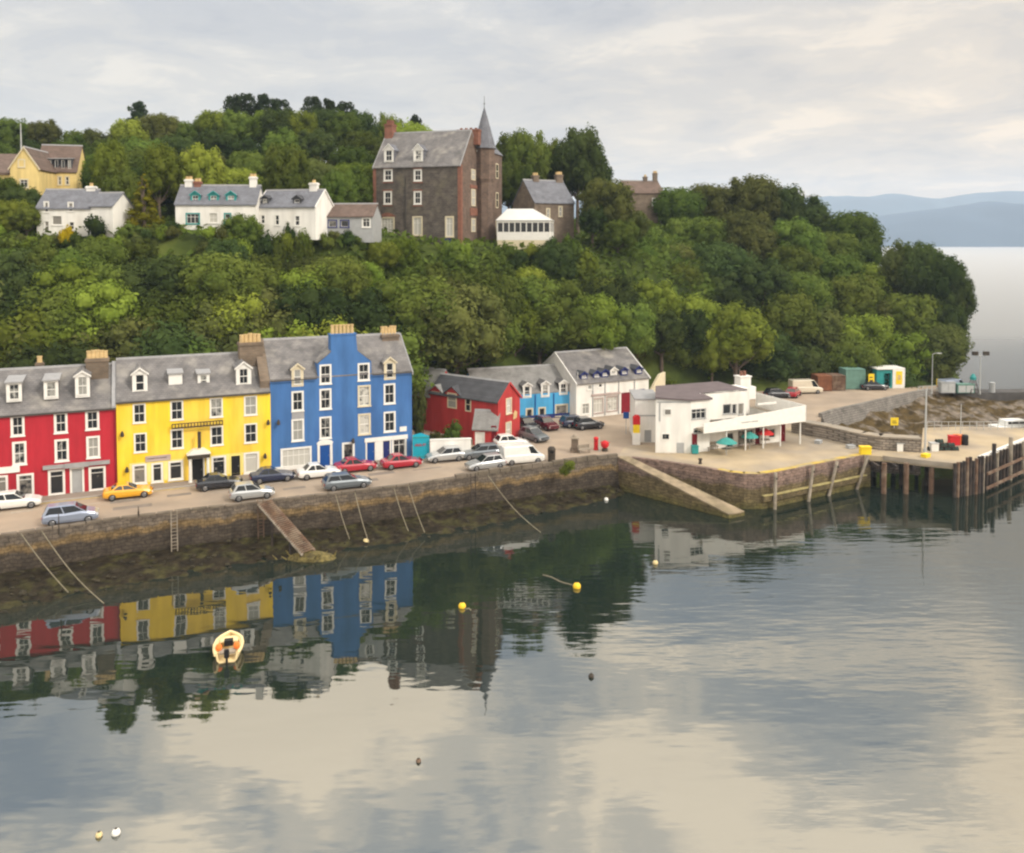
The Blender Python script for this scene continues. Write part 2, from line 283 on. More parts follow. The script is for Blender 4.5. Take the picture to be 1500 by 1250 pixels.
# ------------------------------------------------------------------ object builders
C = scene.collection
class MB:
    def __init__(s): s.V = []; s.F = []; s.I = []
    def poly(s, pts, m=0):
        k = len(s.V); s.V += [tuple(p) for p in pts]; s.F.append(tuple(range(k, k+len(pts)))); s.I.append(m)
    def mesh(s, vs, fs, m=0):
        k = len(s.V); s.V += [tuple(p) for p in vs]; s.F += [tuple(k+i for i in f) for f in fs]; s.I += [m]*len(fs)
    def box(s, x0, x1, y0, y1, z0, z1, m=0):
        v = [(x, y, z) for z in (z0, z1) for (x, y) in ((x0, y0), (x1, y0), (x1, y1), (x0, y1))]
        s.mesh(v, [(0, 3, 2, 1), (4, 5, 6, 7), (0, 1, 5, 4), (1, 2, 6, 5), (2, 3, 7, 6), (3, 0, 4, 7)], m)
    def prism(s, pts, z0, z1, m=0, mtop=None):            # plan polygon extruded upward
        n = len(pts); k = len(s.V)
        s.V += [(p[0], p[1], z0) for p in pts]+[(p[0], p[1], z1) for p in pts]
        s.F += [tuple(range(k+n-1, k-1, -1)), tuple(range(k+n, k+2*n))]; s.I += [m, m if mtop is None else mtop]
        for i in range(n):
            j = (i+1) % n; s.F.append((k+i, k+j, k+n+j, k+n+i)); s.I.append(m)
    def extr(s, pts, y0, y1, m=0):                         # (x,z) outline extruded along y
        n = len(pts); k = len(s.V)
        s.V += [(p[0], y0, p[1]) for p in pts]+[(p[0], y1, p[1]) for p in pts]
        s.F += [tuple(range(k, k+n)), tuple(range(k+2*n-1, k+n-1, -1))]; s.I += [m, m]
        for i in range(n):
            j = (i+1) % n; s.F.append((k+j, k+i, k+n+i, k+n+j)); s.I.append(m)
    def extx(s, pts, x0, x1, m=0):                         # (y,z) outline extruded along x
        n = len(pts); k = len(s.V)
        s.V += [(x0, p[0], p[1]) for p in pts]+[(x1, p[0], p[1]) for p in pts]
        s.F += [tuple(range(k, k+n)), tuple(range(k+2*n-1, k+n-1, -1))]; s.I += [m, m]
        for i in range(n):
            j = (i+1) % n; s.F.append((k+j, k+i, k+n+i, k+n+j)); s.I.append(m)
    def tube(s, p0, p1, r0, r1=None, n=8, m=0):
        r1 = r0 if r1 is None else r1; p0 = Vector(p0); p1 = Vector(p1); d = (p1-p0).normalized()
        a = d.orthogonal().normalized(); b = d.cross(a); k = len(s.V)
        for p, r in ((p0, r0), (p1, r1)):
            for i in range(n):
                t = 2*math.pi*i/n; s.V.append(tuple(p+a*(r*math.cos(t))+b*(r*math.sin(t))))
        for i in range(n):
            j = (i+1) % n; s.F.append((k+i, k+j, k+n+j, k+n+i)); s.I.append(m)
        s.F += [tuple(range(k+n-1, k-1, -1)), tuple(range(k+n, k+2*n))]; s.I += [m, m]
    def path(s, pts, r, n=6, m=0):
        for a, b in zip(pts, pts[1:]): s.tube(a, b, r, r, n, m)
    def lathe(s, prof, c=(0, 0, 0), n=14, m=0, sx=1, sy=1):
        k = len(s.V)
        for r, z in prof:
            for i in range(n):
                t = 2*math.pi*i/n; s.V.append((c[0]+sx*r*math.cos(t), c[1]+sy*r*math.sin(t), c[2]+z))
        for q in range(len(prof)-1):
            for i in range(n):
                j = (i+1) % n; s.F.append((k+q*n+i, k+q*n+j, k+q*n+n+j, k+q*n+n+i)); s.I.append(m)
        s.F += [tuple(range(k+n-1, k-1, -1)), tuple(range(k+(len(prof)-1)*n, k+len(prof)*n))]; s.I += [m, m]
    def loft(s, secs, m=0):                                # list of equal-length point loops
        n = len(secs[0]); k = len(s.V)
        for sec in secs: s.V += [tuple(p) for p in sec]
        for q in range(len(secs)-1):
            for i in range(n):
                j = (i+1) % n; s.F.append((k+q*n+i, k+q*n+j, k+q*n+n+j, k+q*n+n+i)); s.I.append(m)
        s.F += [tuple(range(k+n-1, k-1, -1)), tuple(range(k+(len(secs)-1)*n, k+len(secs)*n))]; s.I += [m, m]
    def build(s, name, mats, parent=None, smooth=False, bevel=0.0):
        if not isinstance(mats, (list, tuple)): mats = [mats]
        me = bpy.data.meshes.new(name); me.from_pydata(s.V, [], s.F)
        for mm in mats: me.materials.append(mm)
        me.polygons.foreach_set('material_index', s.I)
        b = bmesh.new(); b.from_mesh(me); bmesh.ops.recalc_face_normals(b, faces=b.faces)
        if bevel: bmesh.ops.bevel(b, geom=[e for e in b.edges if len(e.link_faces) == 2 and e.calc_face_angle(0) > 0.5], offset=bevel, segments=2, affect='EDGES', clamp_overlap=True)
        b.to_mesh(me); b.free()
        if smooth: me.polygons.foreach_set('use_smooth', [True]*len(me.polygons))
        o = bpy.data.objects.new(name, me); C.objects.link(o); o.parent = parent
        return o
def tag(o, label=None, cat=None, group=None, kind=None):
    if label: o['label'] = label
    if cat: o['category'] = cat
    if group: o['group'] = group
    if kind: o['kind'] = kind
    return o
def thing(name, label, cat, loc=(0, 0, 0), rz=0, group=None):
    o = bpy.data.objects.new(name, None); C.objects.link(o); o.location = loc; o.rotation_euler = (0, 0, rz)
    o.empty_display_size = 0.3
    return tag(o, label, cat, group)
def structure(o, label=None): return tag(o, label, None, None, 'structure')
def copy_tree(o, parent=None):
    c = o.copy(); C.objects.link(c); c.parent = parent
    for ch in KIDS.get(o.name, [k for k in bpy.data.objects if k.parent == o]): copy_tree(ch, c)
    return c
KIDS = {}
def put(o, x, y, z=S, rz=0, s=None):
    o.location = (x, y, z); o.rotation_euler = (0, 0, rz)
    if s: o.scale = (s, s, s) if not isinstance(s, tuple) else s
    return o
#==GROUND==
# ------------------------------------------------------------------ ground plan (metres)
def g(px, py, z=S): return G(px, py, z)
q0 = Vector(g(0, 787)); q1 = Vector(g(150, 765)); dq = (q1-q0).normalized()
QUAY = [tuple(q0-dq*70), tuple(q0-dq*20), tuple(q0), tuple(q1), g(280, 749), g(400, 735), g(500, 723.5), g(600, 712), g(700, 697), g(810, 682), g(860, 675), g(905, 670.5)]
PIER = [g(924, 670.5), g(960, 674.5), g(1010, 682), g(1045, 688), g(1068, 692.5), g(1090, 695), g(1115, 695.3), g(1140, 691.5), g(1190, 681.5), g(1265, 667)]
WALLB = [g(1349, 663.5), g(1289, 660), g(1260, 655.6), g(1210, 643.6), g(1159, 634)]
ROADE = [g(1190, 620), g(1203, 612), g(1225, 605), g(1262, 597), g(1300, 588), g(1335, 580), g(1362, 575), g(1405, 571)]
FOOT = [(-500, 84), (-100, 86), (0, 90), (300, 98), (600, 106), (700, 110), (800, 124), (900, 131), (1000, 134), (1390, 137), (1500, 138)]
def foot(px): return interp(px, FOOT)
def pol(px, D): return ((px-750)/F_PX*D*1.0, D)
back = [pol(px, foot(px)+6) for px in (1405, 1300, 1150, 1000, 900, 800, 700, 600, 450, 300, 150, 0, -200, -420)]
M['road'] = mat('worn_asphalt', (0.36, 0.285, 0.215), 0.92, 0.10, 0.35, 0.01, 10, col2=(0.29, 0.235, 0.185), thr=(.42, .62))
M['apron'] = mat('pier_concrete', (0.40, 0.32, 0.215), 0.92, 0.14, 0.35, 0.01, 8, col2=(0.31, 0.26, 0.20), thr=(.45, .62))
M['pavement'] = mat('pavement_slabs', (0.25, 0.205, 0.17), 0.92, 0.10, 0.5, 0.01, 10)
st = MB(); st.prism(QUAY+PIER+[g(1289, 660)]+WALLB[2:]+ROADE+back, S-0.6, S)
structure(st.build('street', M['road']))
ap = MB(); ap.prism([g(905, 668.5), g(930, 668.8)]+[(x+.0, y+.35) for x, y in PIER[1:]]+[g(1287, 659.5)]+WALLB[2:]+[g(1170, 622), g(1120, 640), g(1010, 660), g(940, 652), g(915, 655)], S-0.01, S+0.012)
structure(ap.build('pier_apron', M['apron']))

FA = Vector((math.cos(R(24)), math.sin(R(24)))); FN = Vector((-FA.y, FA.x)); FO = Vector(G(172, 716.5))
def strip(name, a, b2, v0, v1, z0, z1, m, **k):
    b = MB(); q = [FO+FA*a+FN*v0, FO+FA*b2+FN*v0, FO+FA*b2+FN*v1, FO+FA*a+FN*v1]; b.prism([tuple(x_) for x_ in q], z0, z1); return b.build(name, m)
structure(strip('pavement', -40, 27.3, -1.75, -.02, S-.05, S+.09, M['pavement']))
M['kerb'] = mat('granite_kerb', (0.36, 0.33, 0.30), .85, .15, 1.5); structure(strip('kerb', -40, 27.3, -1.93, -1.752, S-.05, S+.11, M['kerb']))
M['road_paint'] = mat('worn_white_road_paint', (0.50, 0.46, 0.40), .9, .25, 2.5, col2=(0.34, 0.30, 0.25)); M['road_yellow'] = mat('worn_yellow_road_paint', (0.50, 0.36, 0.08), .9, .25, 2.5, col2=(0.36, 0.29, 0.16))
lb = MB()
for k in range(-6, 12):
    if k in (2, 3): continue
    q = FO+FA*(k*2.65-3)+FN*-4.1; lb.prism([tuple(q), tuple(q+FA*1.7), tuple(q+FA*1.7+FN*.1), tuple(q+FN*.1)], S+.004, S+.008)
structure(lb.build('road_bay_markings', M['road_paint'])); ly = MB()
for v in (-2.15, -2.35): q = FO+FA*-40+FN*v; ly.prism([tuple(q), tuple(q+FA*46), tuple(q+FA*46+FN*.09), tuple(q+FN*.09)], S+.004, S+.008)
structure(ly.build('road_edge_lines', M['road_yellow']))
M['tar'] = mat('darker_tar_patch', (0.20, 0.17, 0.145), .95, .15, 1.2); pt_ = MB(); r0_ = random.Random(5)
for k in range(16):
    a = r0_.uniform(-12, 44); v = r0_.uniform(-7.6, -4.6) if a < 24 else r0_.uniform(-6, 8); q = FO+FA*a+FN*v; l_, w_ = r0_.uniform(.8, 3.2), r0_.uniform(.3, 1.0)
    pt_.prism([tuple(q), tuple(q+FA*l_), tuple(q+FA*l_+FN*w_), tuple(q+FN*w_)], S+.001+.0003*k, S+.0025+.0003*k)
structure(pt_.build('road_patches', M['tar']))

# quay walls: weathered masonry with bands of lichen, weed and wet stone
def wall_mat(name, top, ochre, low, weed, zt):
    m = new_mat(name); t = m.node_tree; b = t.nodes['Principled BSDF']; b.inputs['Roughness'].default_value = 0.9; b.inputs['Specular IOR Level'].default_value = 0.25
    c = t.nodes.new('ShaderNodeTexCoord'); sp = t.nodes.new('ShaderNodeSeparateXYZ'); t.links.new(c.outputs['Object'], sp.inputs[0])
    def nz(sc, d, st=(1, 1, 1)):
        mp = t.nodes.new('ShaderNodeMapping'); mp.inputs['Scale'].default_value = st; t.links.new(c.outputs['Object'], mp.inputs[0])
        n = t.nodes.new('ShaderNodeTexNoise'); n.inputs['Scale'].default_value = sc; n.inputs['Detail'].default_value = d; n.inputs['Roughness'].default_value = 0.62; t.links.new(mp.outputs[0], n.inputs['Vector']); return n.outputs['Fac']
    def mm(op, a, bb, cc=None):
        n = t.nodes.new('ShaderNodeMath'); n.operation = op
        for i, v in enumerate((a, bb, cc)):
            if v is None: continue
            if isinstance(v, (int, float)): n.inputs[i].default_value = v
            else: t.links.new(v, n.inputs[i])
        return n.outputs[0]
    zz = mm('ADD', sp.outputs['Z'], mm('MULTIPLY_ADD', nz(0.5, 5, (1, 1, .6)), 1.7, -0.85))
    rp = t.nodes.new('ShaderNodeValToRGB'); el = rp.color_ramp.elements; zf = mm('DIVIDE', zz, 4.0); t.links.new(zf, rp.inputs[0])
    st_ = [(0.0, weed), (0.22, low), (0.50, low), (0.58, ochre), (0.64, ochre), (0.72, top), (1.0, top)]
    while len(el) < len(st_): el.new(0.5)
    for e_, (p_, c_) in zip(el, st_): e_.position = p_; e_.color = (*c_, 1)
    ad = mm('ADD', sp.outputs['X'], mm('MULTIPLY', sp.outputs['Y'], 0.5)); cb = t.nodes.new('ShaderNodeCombineXYZ'); t.links.new(ad, cb.inputs[0]); t.links.new(sp.outputs['Z'], cb.inputs[1])
    wn = t.nodes.new('ShaderNodeTexNoise'); wn.inputs['Scale'].default_value = 1.3; wn.inputs['Detail'].default_value = 3; t.links.new(c.outputs['Object'], wn.inputs['Vector']); wv = t.nodes.new('ShaderNodeVectorMath'); wv.operation = 'MULTIPLY_ADD'; t.links.new(wn.outputs['Color'], wv.inputs[0]); wv.inputs[1].default_value = (.7, .5, 0); t.links.new(cb.outputs[0], wv.inputs[2])
    br = t.nodes.new('ShaderNodeTexBrick'); br.inputs['Scale'].default_value = 1; br.inputs['Brick Width'].default_value = 0.62; br.inputs['Row Height'].default_value = 0.3; br.inputs['Mortar Size'].default_value = 0.03
    br.inputs['Color1'].default_value = (1.25, 1.2, 1.15, 1); br.inputs['Color2'].default_value = (0.75, 0.75, 0.78, 1); br.inputs['Mortar'].default_value = (0.45, 0.42, 0.4, 1); t.links.new(wv.outputs[0], br.inputs['Vector'])
    mx = t.nodes.new('ShaderNodeMix'); mx.data_type = 'RGBA'; mx.blend_type = 'MULTIPLY'; mx.inputs[0].default_value = 0.75; t.links.new(rp.outputs[0], mx.inputs[6]); t.links.new(br.outputs['Color'], mx.inputs[7])
    sc = t.nodes.new('ShaderNodeVectorMath'); sc.operation = 'SCALE'; t.links.new(mx.outputs[2], sc.inputs[0]); t.links.new(mm('MULTIPLY_ADD', nz(1.7, 6), 2.0, 0.0), sc.inputs['Scale'])
    t.links.new(sc.outputs[0], b.inputs['Base Color'])
    bp = t.nodes.new('ShaderNodeBump'); bp.inputs['Distance'].default_value = 0.08; t.links.new(nz(3.0, 6), bp.inputs['Height']); t.links.new(bp.outputs[0], b.inputs['Normal'])
    return m
M['quay_wall'] = wall_mat('quay_masonry', (0.12, 0.10, 0.08), (0.17, 0.12, 0.06), (0.058, 0.047, 0.036), (0.035, 0.030, 0.020), 3.5)
M['pier_wall'] = wall_mat('pier_masonry', (0.21, 0.15, 0.125), (0.165, 0.12, 0.10), (0.12, 0.095, 0.05), (0.10, 0.09, 0.03), 3.5)
M['rubble'] = brick_mat('pale_rubble_stone', (0.30, 0.26, 0.22), (0.22, 0.195, 0.17), (0.14, 0.12, 0.10), 0.55, 0.28, 0.95, 0.05, 'xz', 0.35, 0.05)
M['foreshore'] = mat('seaweed_shingle', (0.022, 0.017, 0.010), 0.75, 0.6, 1.6, 0.12, 2.6, col2=(0.040, 0.036, 0.014), thr=(.46, .60), spec=0.12)
def wall_strip(name, pts, z0, z1, th, m, label, cat, batter=0.25, cope=True, subdiv=1.2, rough=0.10, seed=0):
    """a masonry wall along a polyline, its face slightly battered and uneven; water side on the right of the direction of travel"""
    P = [Vector(p) for p in pts]; Q = []
    for a, b2 in zip(P, P[1:]):
        k = max(1, int((b2-a).length/subdiv)); Q += [a+(b2-a)*(i/k) for i in range(k)]
    Q.append(P[-1]); nrm = []
    for i in range(len(Q)):
        d = (Q[min(i+1, len(Q)-1)]-Q[max(i-1, 0)]).normalized(); nrm.append(Vector((d.y, -d.x)))
    nz = 6; b = MB(); vs = []; fs = []
    for i, (p, n) in enumerate(zip(Q, nrm)):
        for j in range(nz+1):
            t = j/nz; z = z0+(z1-z0)*t
            o = batter*(1-t)+rough*(noise.noise((p.x*1.1+seed, p.y*1.1, z*1.5))+0.3)*(1 if j < nz else .3)
            vs.append((p.x+n.x*o, p.y+n.y*o, z))
        vs.append((p.x-n.x*th, p.y-n.y*th, z1)); vs.append((p.x-n.x*th, p.y-n.y*th, z0))
    w_ = nz+3
    for i in range(len(Q)-1):
        for j in range(w_):
            jj = (j+1) % w_; fs.append((i*w_+j, i*w_+jj, (i+1)*w_+jj, (i+1)*w_+j))
    fs.append(tuple(range(w_))); fs.append(tuple((len(Q)-1)*w_+j for j in range(w_-1, -1, -1)))
    b.mesh(vs, fs); root = thing(name, label, cat, (0, 0, 0)); b.build('masonry', m, root)
    return root, Q, nrm
# quay wall rises as a low parapet over the street edge
qw, Qp, Qn = wall_strip('quay_wall', QUAY, -0.4, S+0.03, 0.45, M['quay_wall'], 'long dark stone quay wall with an ochre lichen band below the street of coloured houses', 'wall')
cp = MB()
for i in range(len(Qp)-1):
    a, b2, n = Qp[i], Qp[i+1], Qn[i]; far = (a.x > -6)
    hgt = 0.16 if not far else 0.38+0.16*noise.noise((a.x*.7, a.y*.7, 5))
    hgt *= 0.9+0.2*random.random()
    d = (b2-a)*0.03; A = a+d; B = b2-d
    cp.mesh([(A.x+n.x*.06, A.y+n.y*.06, S+.034), (B.x+n.x*.06, B.y+n.y*.06, S+.034), (B.x-n.x*.38, B.y-n.y*.38, S+.034), (A.x-n.x*.38, A.y-n.y*.38, S+.034),
             (A.x+n.x*.06, A.y+n.y*.06, S+.034+hgt), (B.x+n.x*.06, B.y+n.y*.06, S+.034+hgt), (B.x-n.x*.38, B.y-n.y*.38, S+.034+hgt), (A.x-n.x*.38, A.y-n.y*.38, S+.034+hgt)],
            [(0, 3, 2, 1), (4, 5, 6, 7), (0, 1, 5, 4), (1, 2, 6, 5), (2, 3, 7, 6), (3, 0, 4, 7)])
M['coping'] = mat('weathered_coping', (0.17, 0.14, 0.11), 0.95, 0.25, 0.9, 0.03, 5, col2=(0.12, 0.10, 0.075))
M['coping_pale'] = mat('pale_kerb_stone', (0.26, 0.22, 0.175), 0.95, 0.2, 0.9, 0.02, 5)
cp.build('coping', M['coping'], qw)
pw, Pp, Pn = wall_strip('pier_wall', PIER+[g(1275, 666.5)], -0.8, S+0.03, 0.5, M['pier_wall'], 'brown stone wall of the pier with vertical timber fenders below the white building', 'wall', 0.12, rough=0.08, seed=9)
# projecting weed-topped ledge along the lower pier wall
led = MB(); Lp = [Vector(p) for p in PIER[6:]]
for a, b2 in zip(Lp, Lp[1:]):
    n = Vector(((b2-a).y, -(b2-a).x)).normalized()
    led.prism([tuple(a+n*.05), tuple(a+n*.42), tuple(b2+n*.42), tuple(b2+n*.05)], 0.8, 1.35)
led.build('ledge', M['pier_wall'], pw)
led2 = MB()
for a, b2 in zip(Lp, Lp[1:]):
    n = Vector(((b2-a).y, -(b2-a).x)).normalized()
    led2.prism([tuple(a+n*.1), tuple(a+n*.5), tuple(b2+n*.5), tuple(b2+n*.1)], 1.353, 1.44)
led2.build('ledge_top', mat('weedy_ledge', (0.34, 0.29, 0.13), .9, .3, 1.5), pw)
# worn yellow line along the pier edge
yl = MB(); YP = [Vector(p) for p in [g(1050, 688.2)]+PIER[4:]]
for a, b2 in zip(YP, YP[1:]):
    n = Vector(((b2-a).y, -(b2-a).x)).normalized(); yl.prism([tuple(a-n*.05), tuple(b2-n*.05), tuple(b2-n*.75), tuple(a-n*.75)], S+.034, S+.05)
tag(yl.build('edge_line', M['edge_yellow']), 'worn yellow painted line along the edge of the pier apron', 'painted line')
# slipway down the face of the pier
r0a, r0b = Vector(g(905, 670.5)), Vector(g(922, 670.5)); zb = 0.15
r1a, r1b = Vector(g(1068, 758, zb)), Vector(g(1091, 753.5, zb))
sl = MB(); nS = 14; secs = []
for i in range(nS+1):
    t = i/nS; z = lerp(S+0.02, zb+.2, t); a = r0a.lerp(r1a, t); b2 = r0b.lerp(r1b, t)
    secs.append([(a.x, a.y, -.6), (b2.x, b2.y, -.6), (b2.x, b2.y, z), (a.x, a.y, z)])
sl.loft(secs)
slo = thing('slipway', 'long pale stone slipway stepping down the face of the pier to the water', 'slipway')
sl.build('ramp_body', M['pier_wall'], slo)
tr = MB(); secs = []
for i in range(nS+1):
    t = i/nS; z = lerp(S+0.02, zb+.2, t); a = r0a.lerp(r1a, t); b2 = r0b.lerp(r1b, t); e_ = (b2-a).normalized()*.06
    secs.append([(a.x-e_.x, a.y-e_.y, z+.004), (b2.x-e_.x, b2.y-e_.y, z+.004), (b2.x-e_.x, b2.y-e_.y, z+.13), (a.x-e_.x, a.y-e_.y, z+.13)])
tr.loft(secs); tr.build('ramp_surface', mat('pale_ramp_stone', (0.27, 0.215, 0.145), .9, .3, 1.0, .03, 4, col2=(.17, .14, .085)), slo)

# foreshore: shingle and seaweed at low tide in front of the quay
fs_w = [(-40, 6.0), (-34, 5.6), (-21, 5.0), (-9, 4.6), (4, 3.6), (10, 2.4), (12, 1.8)]
b = MB(); vs = []; fs = []; nj = 26; FQ = []
for a, b2 in zip(Qp, Qp[1:]): FQ += [a, a.lerp(b2, .33), a.lerp(b2, .66)]
FQ.append(Qp[-1])
for i, p in enumerate(FQ):
    d = (FQ[min(i+2, len(FQ)-1)]-FQ[max(i-2, 0)]).normalized(); n = Vector((d.y, -d.x)); wd = interp(p.x, fs_w)
    for j in range(nj+1):
        t = j/nj*1.7-.05; q = p+n*(t*wd)
        z = .62*(1-t) if t < 1 else -(t-1)*1.3
        z += 0.22*noise.noise((q.x*.55, q.y*.55, 1))+0.14*noise.noise((q.x*1.7, q.y*1.7, 4))+.13*abs(noise.noise((q.x*3.1, q.y*3.1, 8)))
        vs.append((q.x, q.y, z))
for i in range(len(FQ)-1):
    for j in range(nj): k = i*(nj+1)+j; fs.append((k, k+1, k+nj+2, k+nj+1))
b.mesh(vs, fs); structure(b.build('foreshore', M['foreshore'], smooth=True))

# loose stones and weed-covered boulders strewn along the tide line
b = MB(); r_s = random.Random(3); bm_ = bmesh.new(); bmesh.ops.create_icosphere(bm_, subdivisions=1, radius=1); IV = [v.co.copy() for v in bm_.verts]; IF = [tuple(v.index for v in f.verts) for f in bm_.faces]; bm_.free()
for k in range(650):
    i = r_s.randrange(2, len(FQ)-2); p_ = FQ[i]; dd = (FQ[i+1]-FQ[i-1]).normalized(); n = Vector((dd.y, -dd.x)); wd = interp(p_.x, fs_w); t_ = r_s.random()*1.15; q = p_+n*(t_*wd+.3)+dd*r_s.uniform(-1, 1)
    s_ = r_s.uniform(.05, .20)*(1.5 if r_s.random() < .1 else 1); z = .62*(1-t_)+.02; sd_ = r_s.random()*9
    b.mesh([(q.x+v.x*s_*(1+.5*noise.noise(v*1.3+Vector((sd_, 0, 0))))*1.3, q.y+v.y*s_*1.1, z+v.z*s_*.7*(1+.4*noise.noise(v*2+Vector((0, sd_, 0))))) for v in IV], IF)
tag(b.build('shore_stones', mat('wet_shore_stones', (0.035, 0.030, 0.020), .8, .5, .7, .02, 6, col2=(0.060, 0.050, 0.032), thr=(.5, .7), spec=.12)), 'loose stones and weedy boulders strewn along the tide line', None, None, 'stuff')

# ------------------------------------------------------------------ hillside terrain
PROF = {   # pixel column : (distance, height) of bare ground
 -500: [(84, 3.3), (92, 3.3), (104, 8), (140, 19), (148, 26), (165, 29), (200, 36), (260, 50), (330, 56), (460, 40)],
 0:    [(87, 3.3), (94, 3.3), (104, 7), (140, 18), (148, 27.0), (165, 28.6), (185, 31), (210, 35), (260, 50), (330, 56), (460, 40)],
 300:  [(95, 3.3), (101, 3.4), (106, 5), (140, 18), (148, 27.6), (165, 29.0), (185, 31), (210, 37), (260, 53), (330, 58), (460, 40)],
 520:  [(102, 3.3), (106, 3.4), (112, 6), (138, 17), (146, 26.4), (165, 28.2), (185, 29), (210, 36), (260, 50), (330, 54), (460, 40)],
 700:  [(107, 3.3), (111, 3.4), (118, 6.5), (136, 16.5), (144, 25.5), (165, 26.2), (185, 27), (210, 30), (260, 34), (330, 36), (460, 20)],
 820:  [(121, 3.3), (126, 3.5), (130, 8), (140, 20), (145, 25), (165, 26.2), (185, 28), (210, 32), (260, 30), (330, 26), (460, 8)],
 930:  [(129, 3.3), (134, 3.6), (138, 8), (144, 18), (152, 24.5), (170, 27), (195, 30), (215, 31), (260, 26), (330, 14), (460, -4)],
 1050: [(131, 3.3), (136, 3.5), (142, 8), (152, 16), (170, 22), (185, 25), (205, 28.5), (225, 26), (260, 14), (330, -4), (460, -8)],
 1200: [(132, 3.3), (137, 3.5), (143, 7), (152, 12), (170, 17), (185, 20.5), (205, 23), (220, 18), (250, 6), (300, -5), (460, -8)],
 1290: [(133, 3.3), (138, 3.4), (144, 5.5), (152, 9), (165, 12), (180, 14), (195, 13), (210, 8), (235, -1), (300, -6), (460, -8)],
 1390: [(134, 3.3), (138, 3.3), (144, 4), (150, 5), (160, 6), (170, 6), (180, 3), (190, -2), (235, -5), (300, -6), (460, -8)],
 1440: [(134, 3.0), (136, 2.6), (139, 1.2), (143, -.5), (150, -2), (170, -3), (180, -4), (190, -4), (235, -6), (300, -8), (460, -8)],
}
RM = {0: [(84, 84), (92, 89), (104, 93), (140, 100), (148, 104), (165, 109), (185, 119), (210, 131), (262, 166), (460, 360)],
      300: [(95, 93), (104, 97), (140, 103), (148, 107), (165, 112), (185, 121), (210, 133), (262, 168), (460, 360)],
      520: [(102, 102), (112, 105), (138, 110), (147, 114), (165, 122), (185, 130), (210, 143), (262, 176), (460, 360)],
      700: [(107, 107), (118, 112), (136, 118), (144, 123), (165, 134), (185, 146), (210, 160), (262, 190), (460, 360)],
      930: [(129, 127), (138, 131), (144, 134), (152, 137), (170, 146), (195, 162), (215, 176), (260, 210), (460, 360)],
      1200: [(130, 130), (137, 136), (143, 139), (152, 143), (170, 152), (185, 160), (205, 172), (260, 220), (460, 360)]}
RMK = sorted(RM)
def remap(px, D):
    """pulls the survey distances in so that the mirror images in the harbour come out right"""
    if px <= RMK[0]: return interp(D, RM[RMK[0]])
    for a, b2 in zip(RMK, RMK[1:]):
        if px <= b2: return lerp(interp(D, RM[a]), interp(D, RM[b2]), (px-a)/(b2-a))
    return interp(D, RM[RMK[-1]])
PROF = {k: [(remap(k, D), z if z < 27 else 27+(z-27)*remap(k, D)/D) for D, z in v] for k, v in PROF.items()}
PK = sorted(PROF)
def ground(px, D):
    if px <= PK[0]: return interp(D, PROF[PK[0]])
    for a, b2 in zip(PK, PK[1:]):
        if px <= b2: return lerp(interp(D, PROF[a]), interp(D, PROF[b2]), (px-a)/(b2-a))
    return interp(D, PROF[PK[-1]])
def ground_xy(x, y): return ground(750+F_PX*x/y, y)
def make_hill_mat():
    m = new_mat('hillside_ground'); t = m.node_tree; b = t.nodes['Principled BSDF']; b.inputs['Roughness'].default_value = 1; b.inputs['Specular IOR Level'].default_value = 0.1
    c = t.nodes.new('ShaderNodeTexCoord'); n = t.nodes.new('ShaderNodeTexNoise'); n.inputs['Scale'].default_value = 0.12; n.inputs['Detail'].default_value = 9; n.inputs['Roughness'].default_value = .65; t.links.new(c.outputs['Object'], n.inputs['Vector'])
    r = t.nodes.new('ShaderNodeValToRGB'); el = r.color_ramp.elements; el.new(.5)
    for e_, (p, cc) in zip(el, [(.38, (0.025, 0.036, 0.010)), (.52, (0.055, 0.075, 0.017)), (.66, (0.11, 0.135, 0.03))]): e_.position = p; e_.color = (*cc, 1)
    t.links.new(n.outputs['Fac'], r.inputs[0]); t.links.new(r.outputs[0], b.inputs['Base Color']); return m
b = MB(); vs = []; fs = []
pxs = list(range(-500, 1446, 14)); nd = 90
for px in pxs:
    d0 = interp(px, [(k, PROF[k][0][0]) for k in PK])
    for j in range(nd+1):
        D = d0+(460-d0)*(j/nd)**1.7; x = (px-750)/F_PX*D
        z = ground(px, D)+(0.5*noise.noise((x*.12, D*.12, 2)) if D > d0+8 else -.02)
        vs.append((x, D, z))
for i in range(len(pxs)-1):
    for j in range(nd): k = i*(nd+1)+j; fs.append((k, k+1, k+nd+2, k+nd+1))
b.mesh(vs, fs); structure(b.build('hillside', make_hill_mat(), smooth=True))

# rocky shore between the pier and the upper road, then the far breakwater
M['rocks'] = mat('weedy_rocks', (0.15, 0.125, 0.10), 0.9, 0.5, 1.0, 0.2, 1.8, col2=(0.065, 0.045, 0.018), thr=(.42, .52), spec=.15)
RP = {1130: [(100, -1), (104, .6), (108, 3.2), (112, 3.38), (140, 3.38)],
      1205: [(98, -1), (104, -.2), (109, .9), (113, 2.6), (116, 3.38), (140, 3.38)],
      1262: [(98, -1), (106, -.5), (112, .5), (117, 1.7), (120, 3.38), (140, 3.38)],
      1335: [(98, -1), (108, -.6), (116, .4), (123, 1.5), (128.5, 3.38), (140, 3.38)],
      1405: [(98, -1), (110, -.6), (118, .3), (126, 1.6), (133, 3.2), (140, 3.38)],
      1480: [(98, -1), (112, -.6), (121, .2), (129, 1.2), (135, 2.7), (140, .5)],
      1700: [(98, -1), (112, -.6), (121, .2), (129, 1.2), (135, 2.7), (140, .5)]}
RK = sorted(RP); b = MB(); vs = []; fs = []; cols = list(range(1130, 1701, 6))
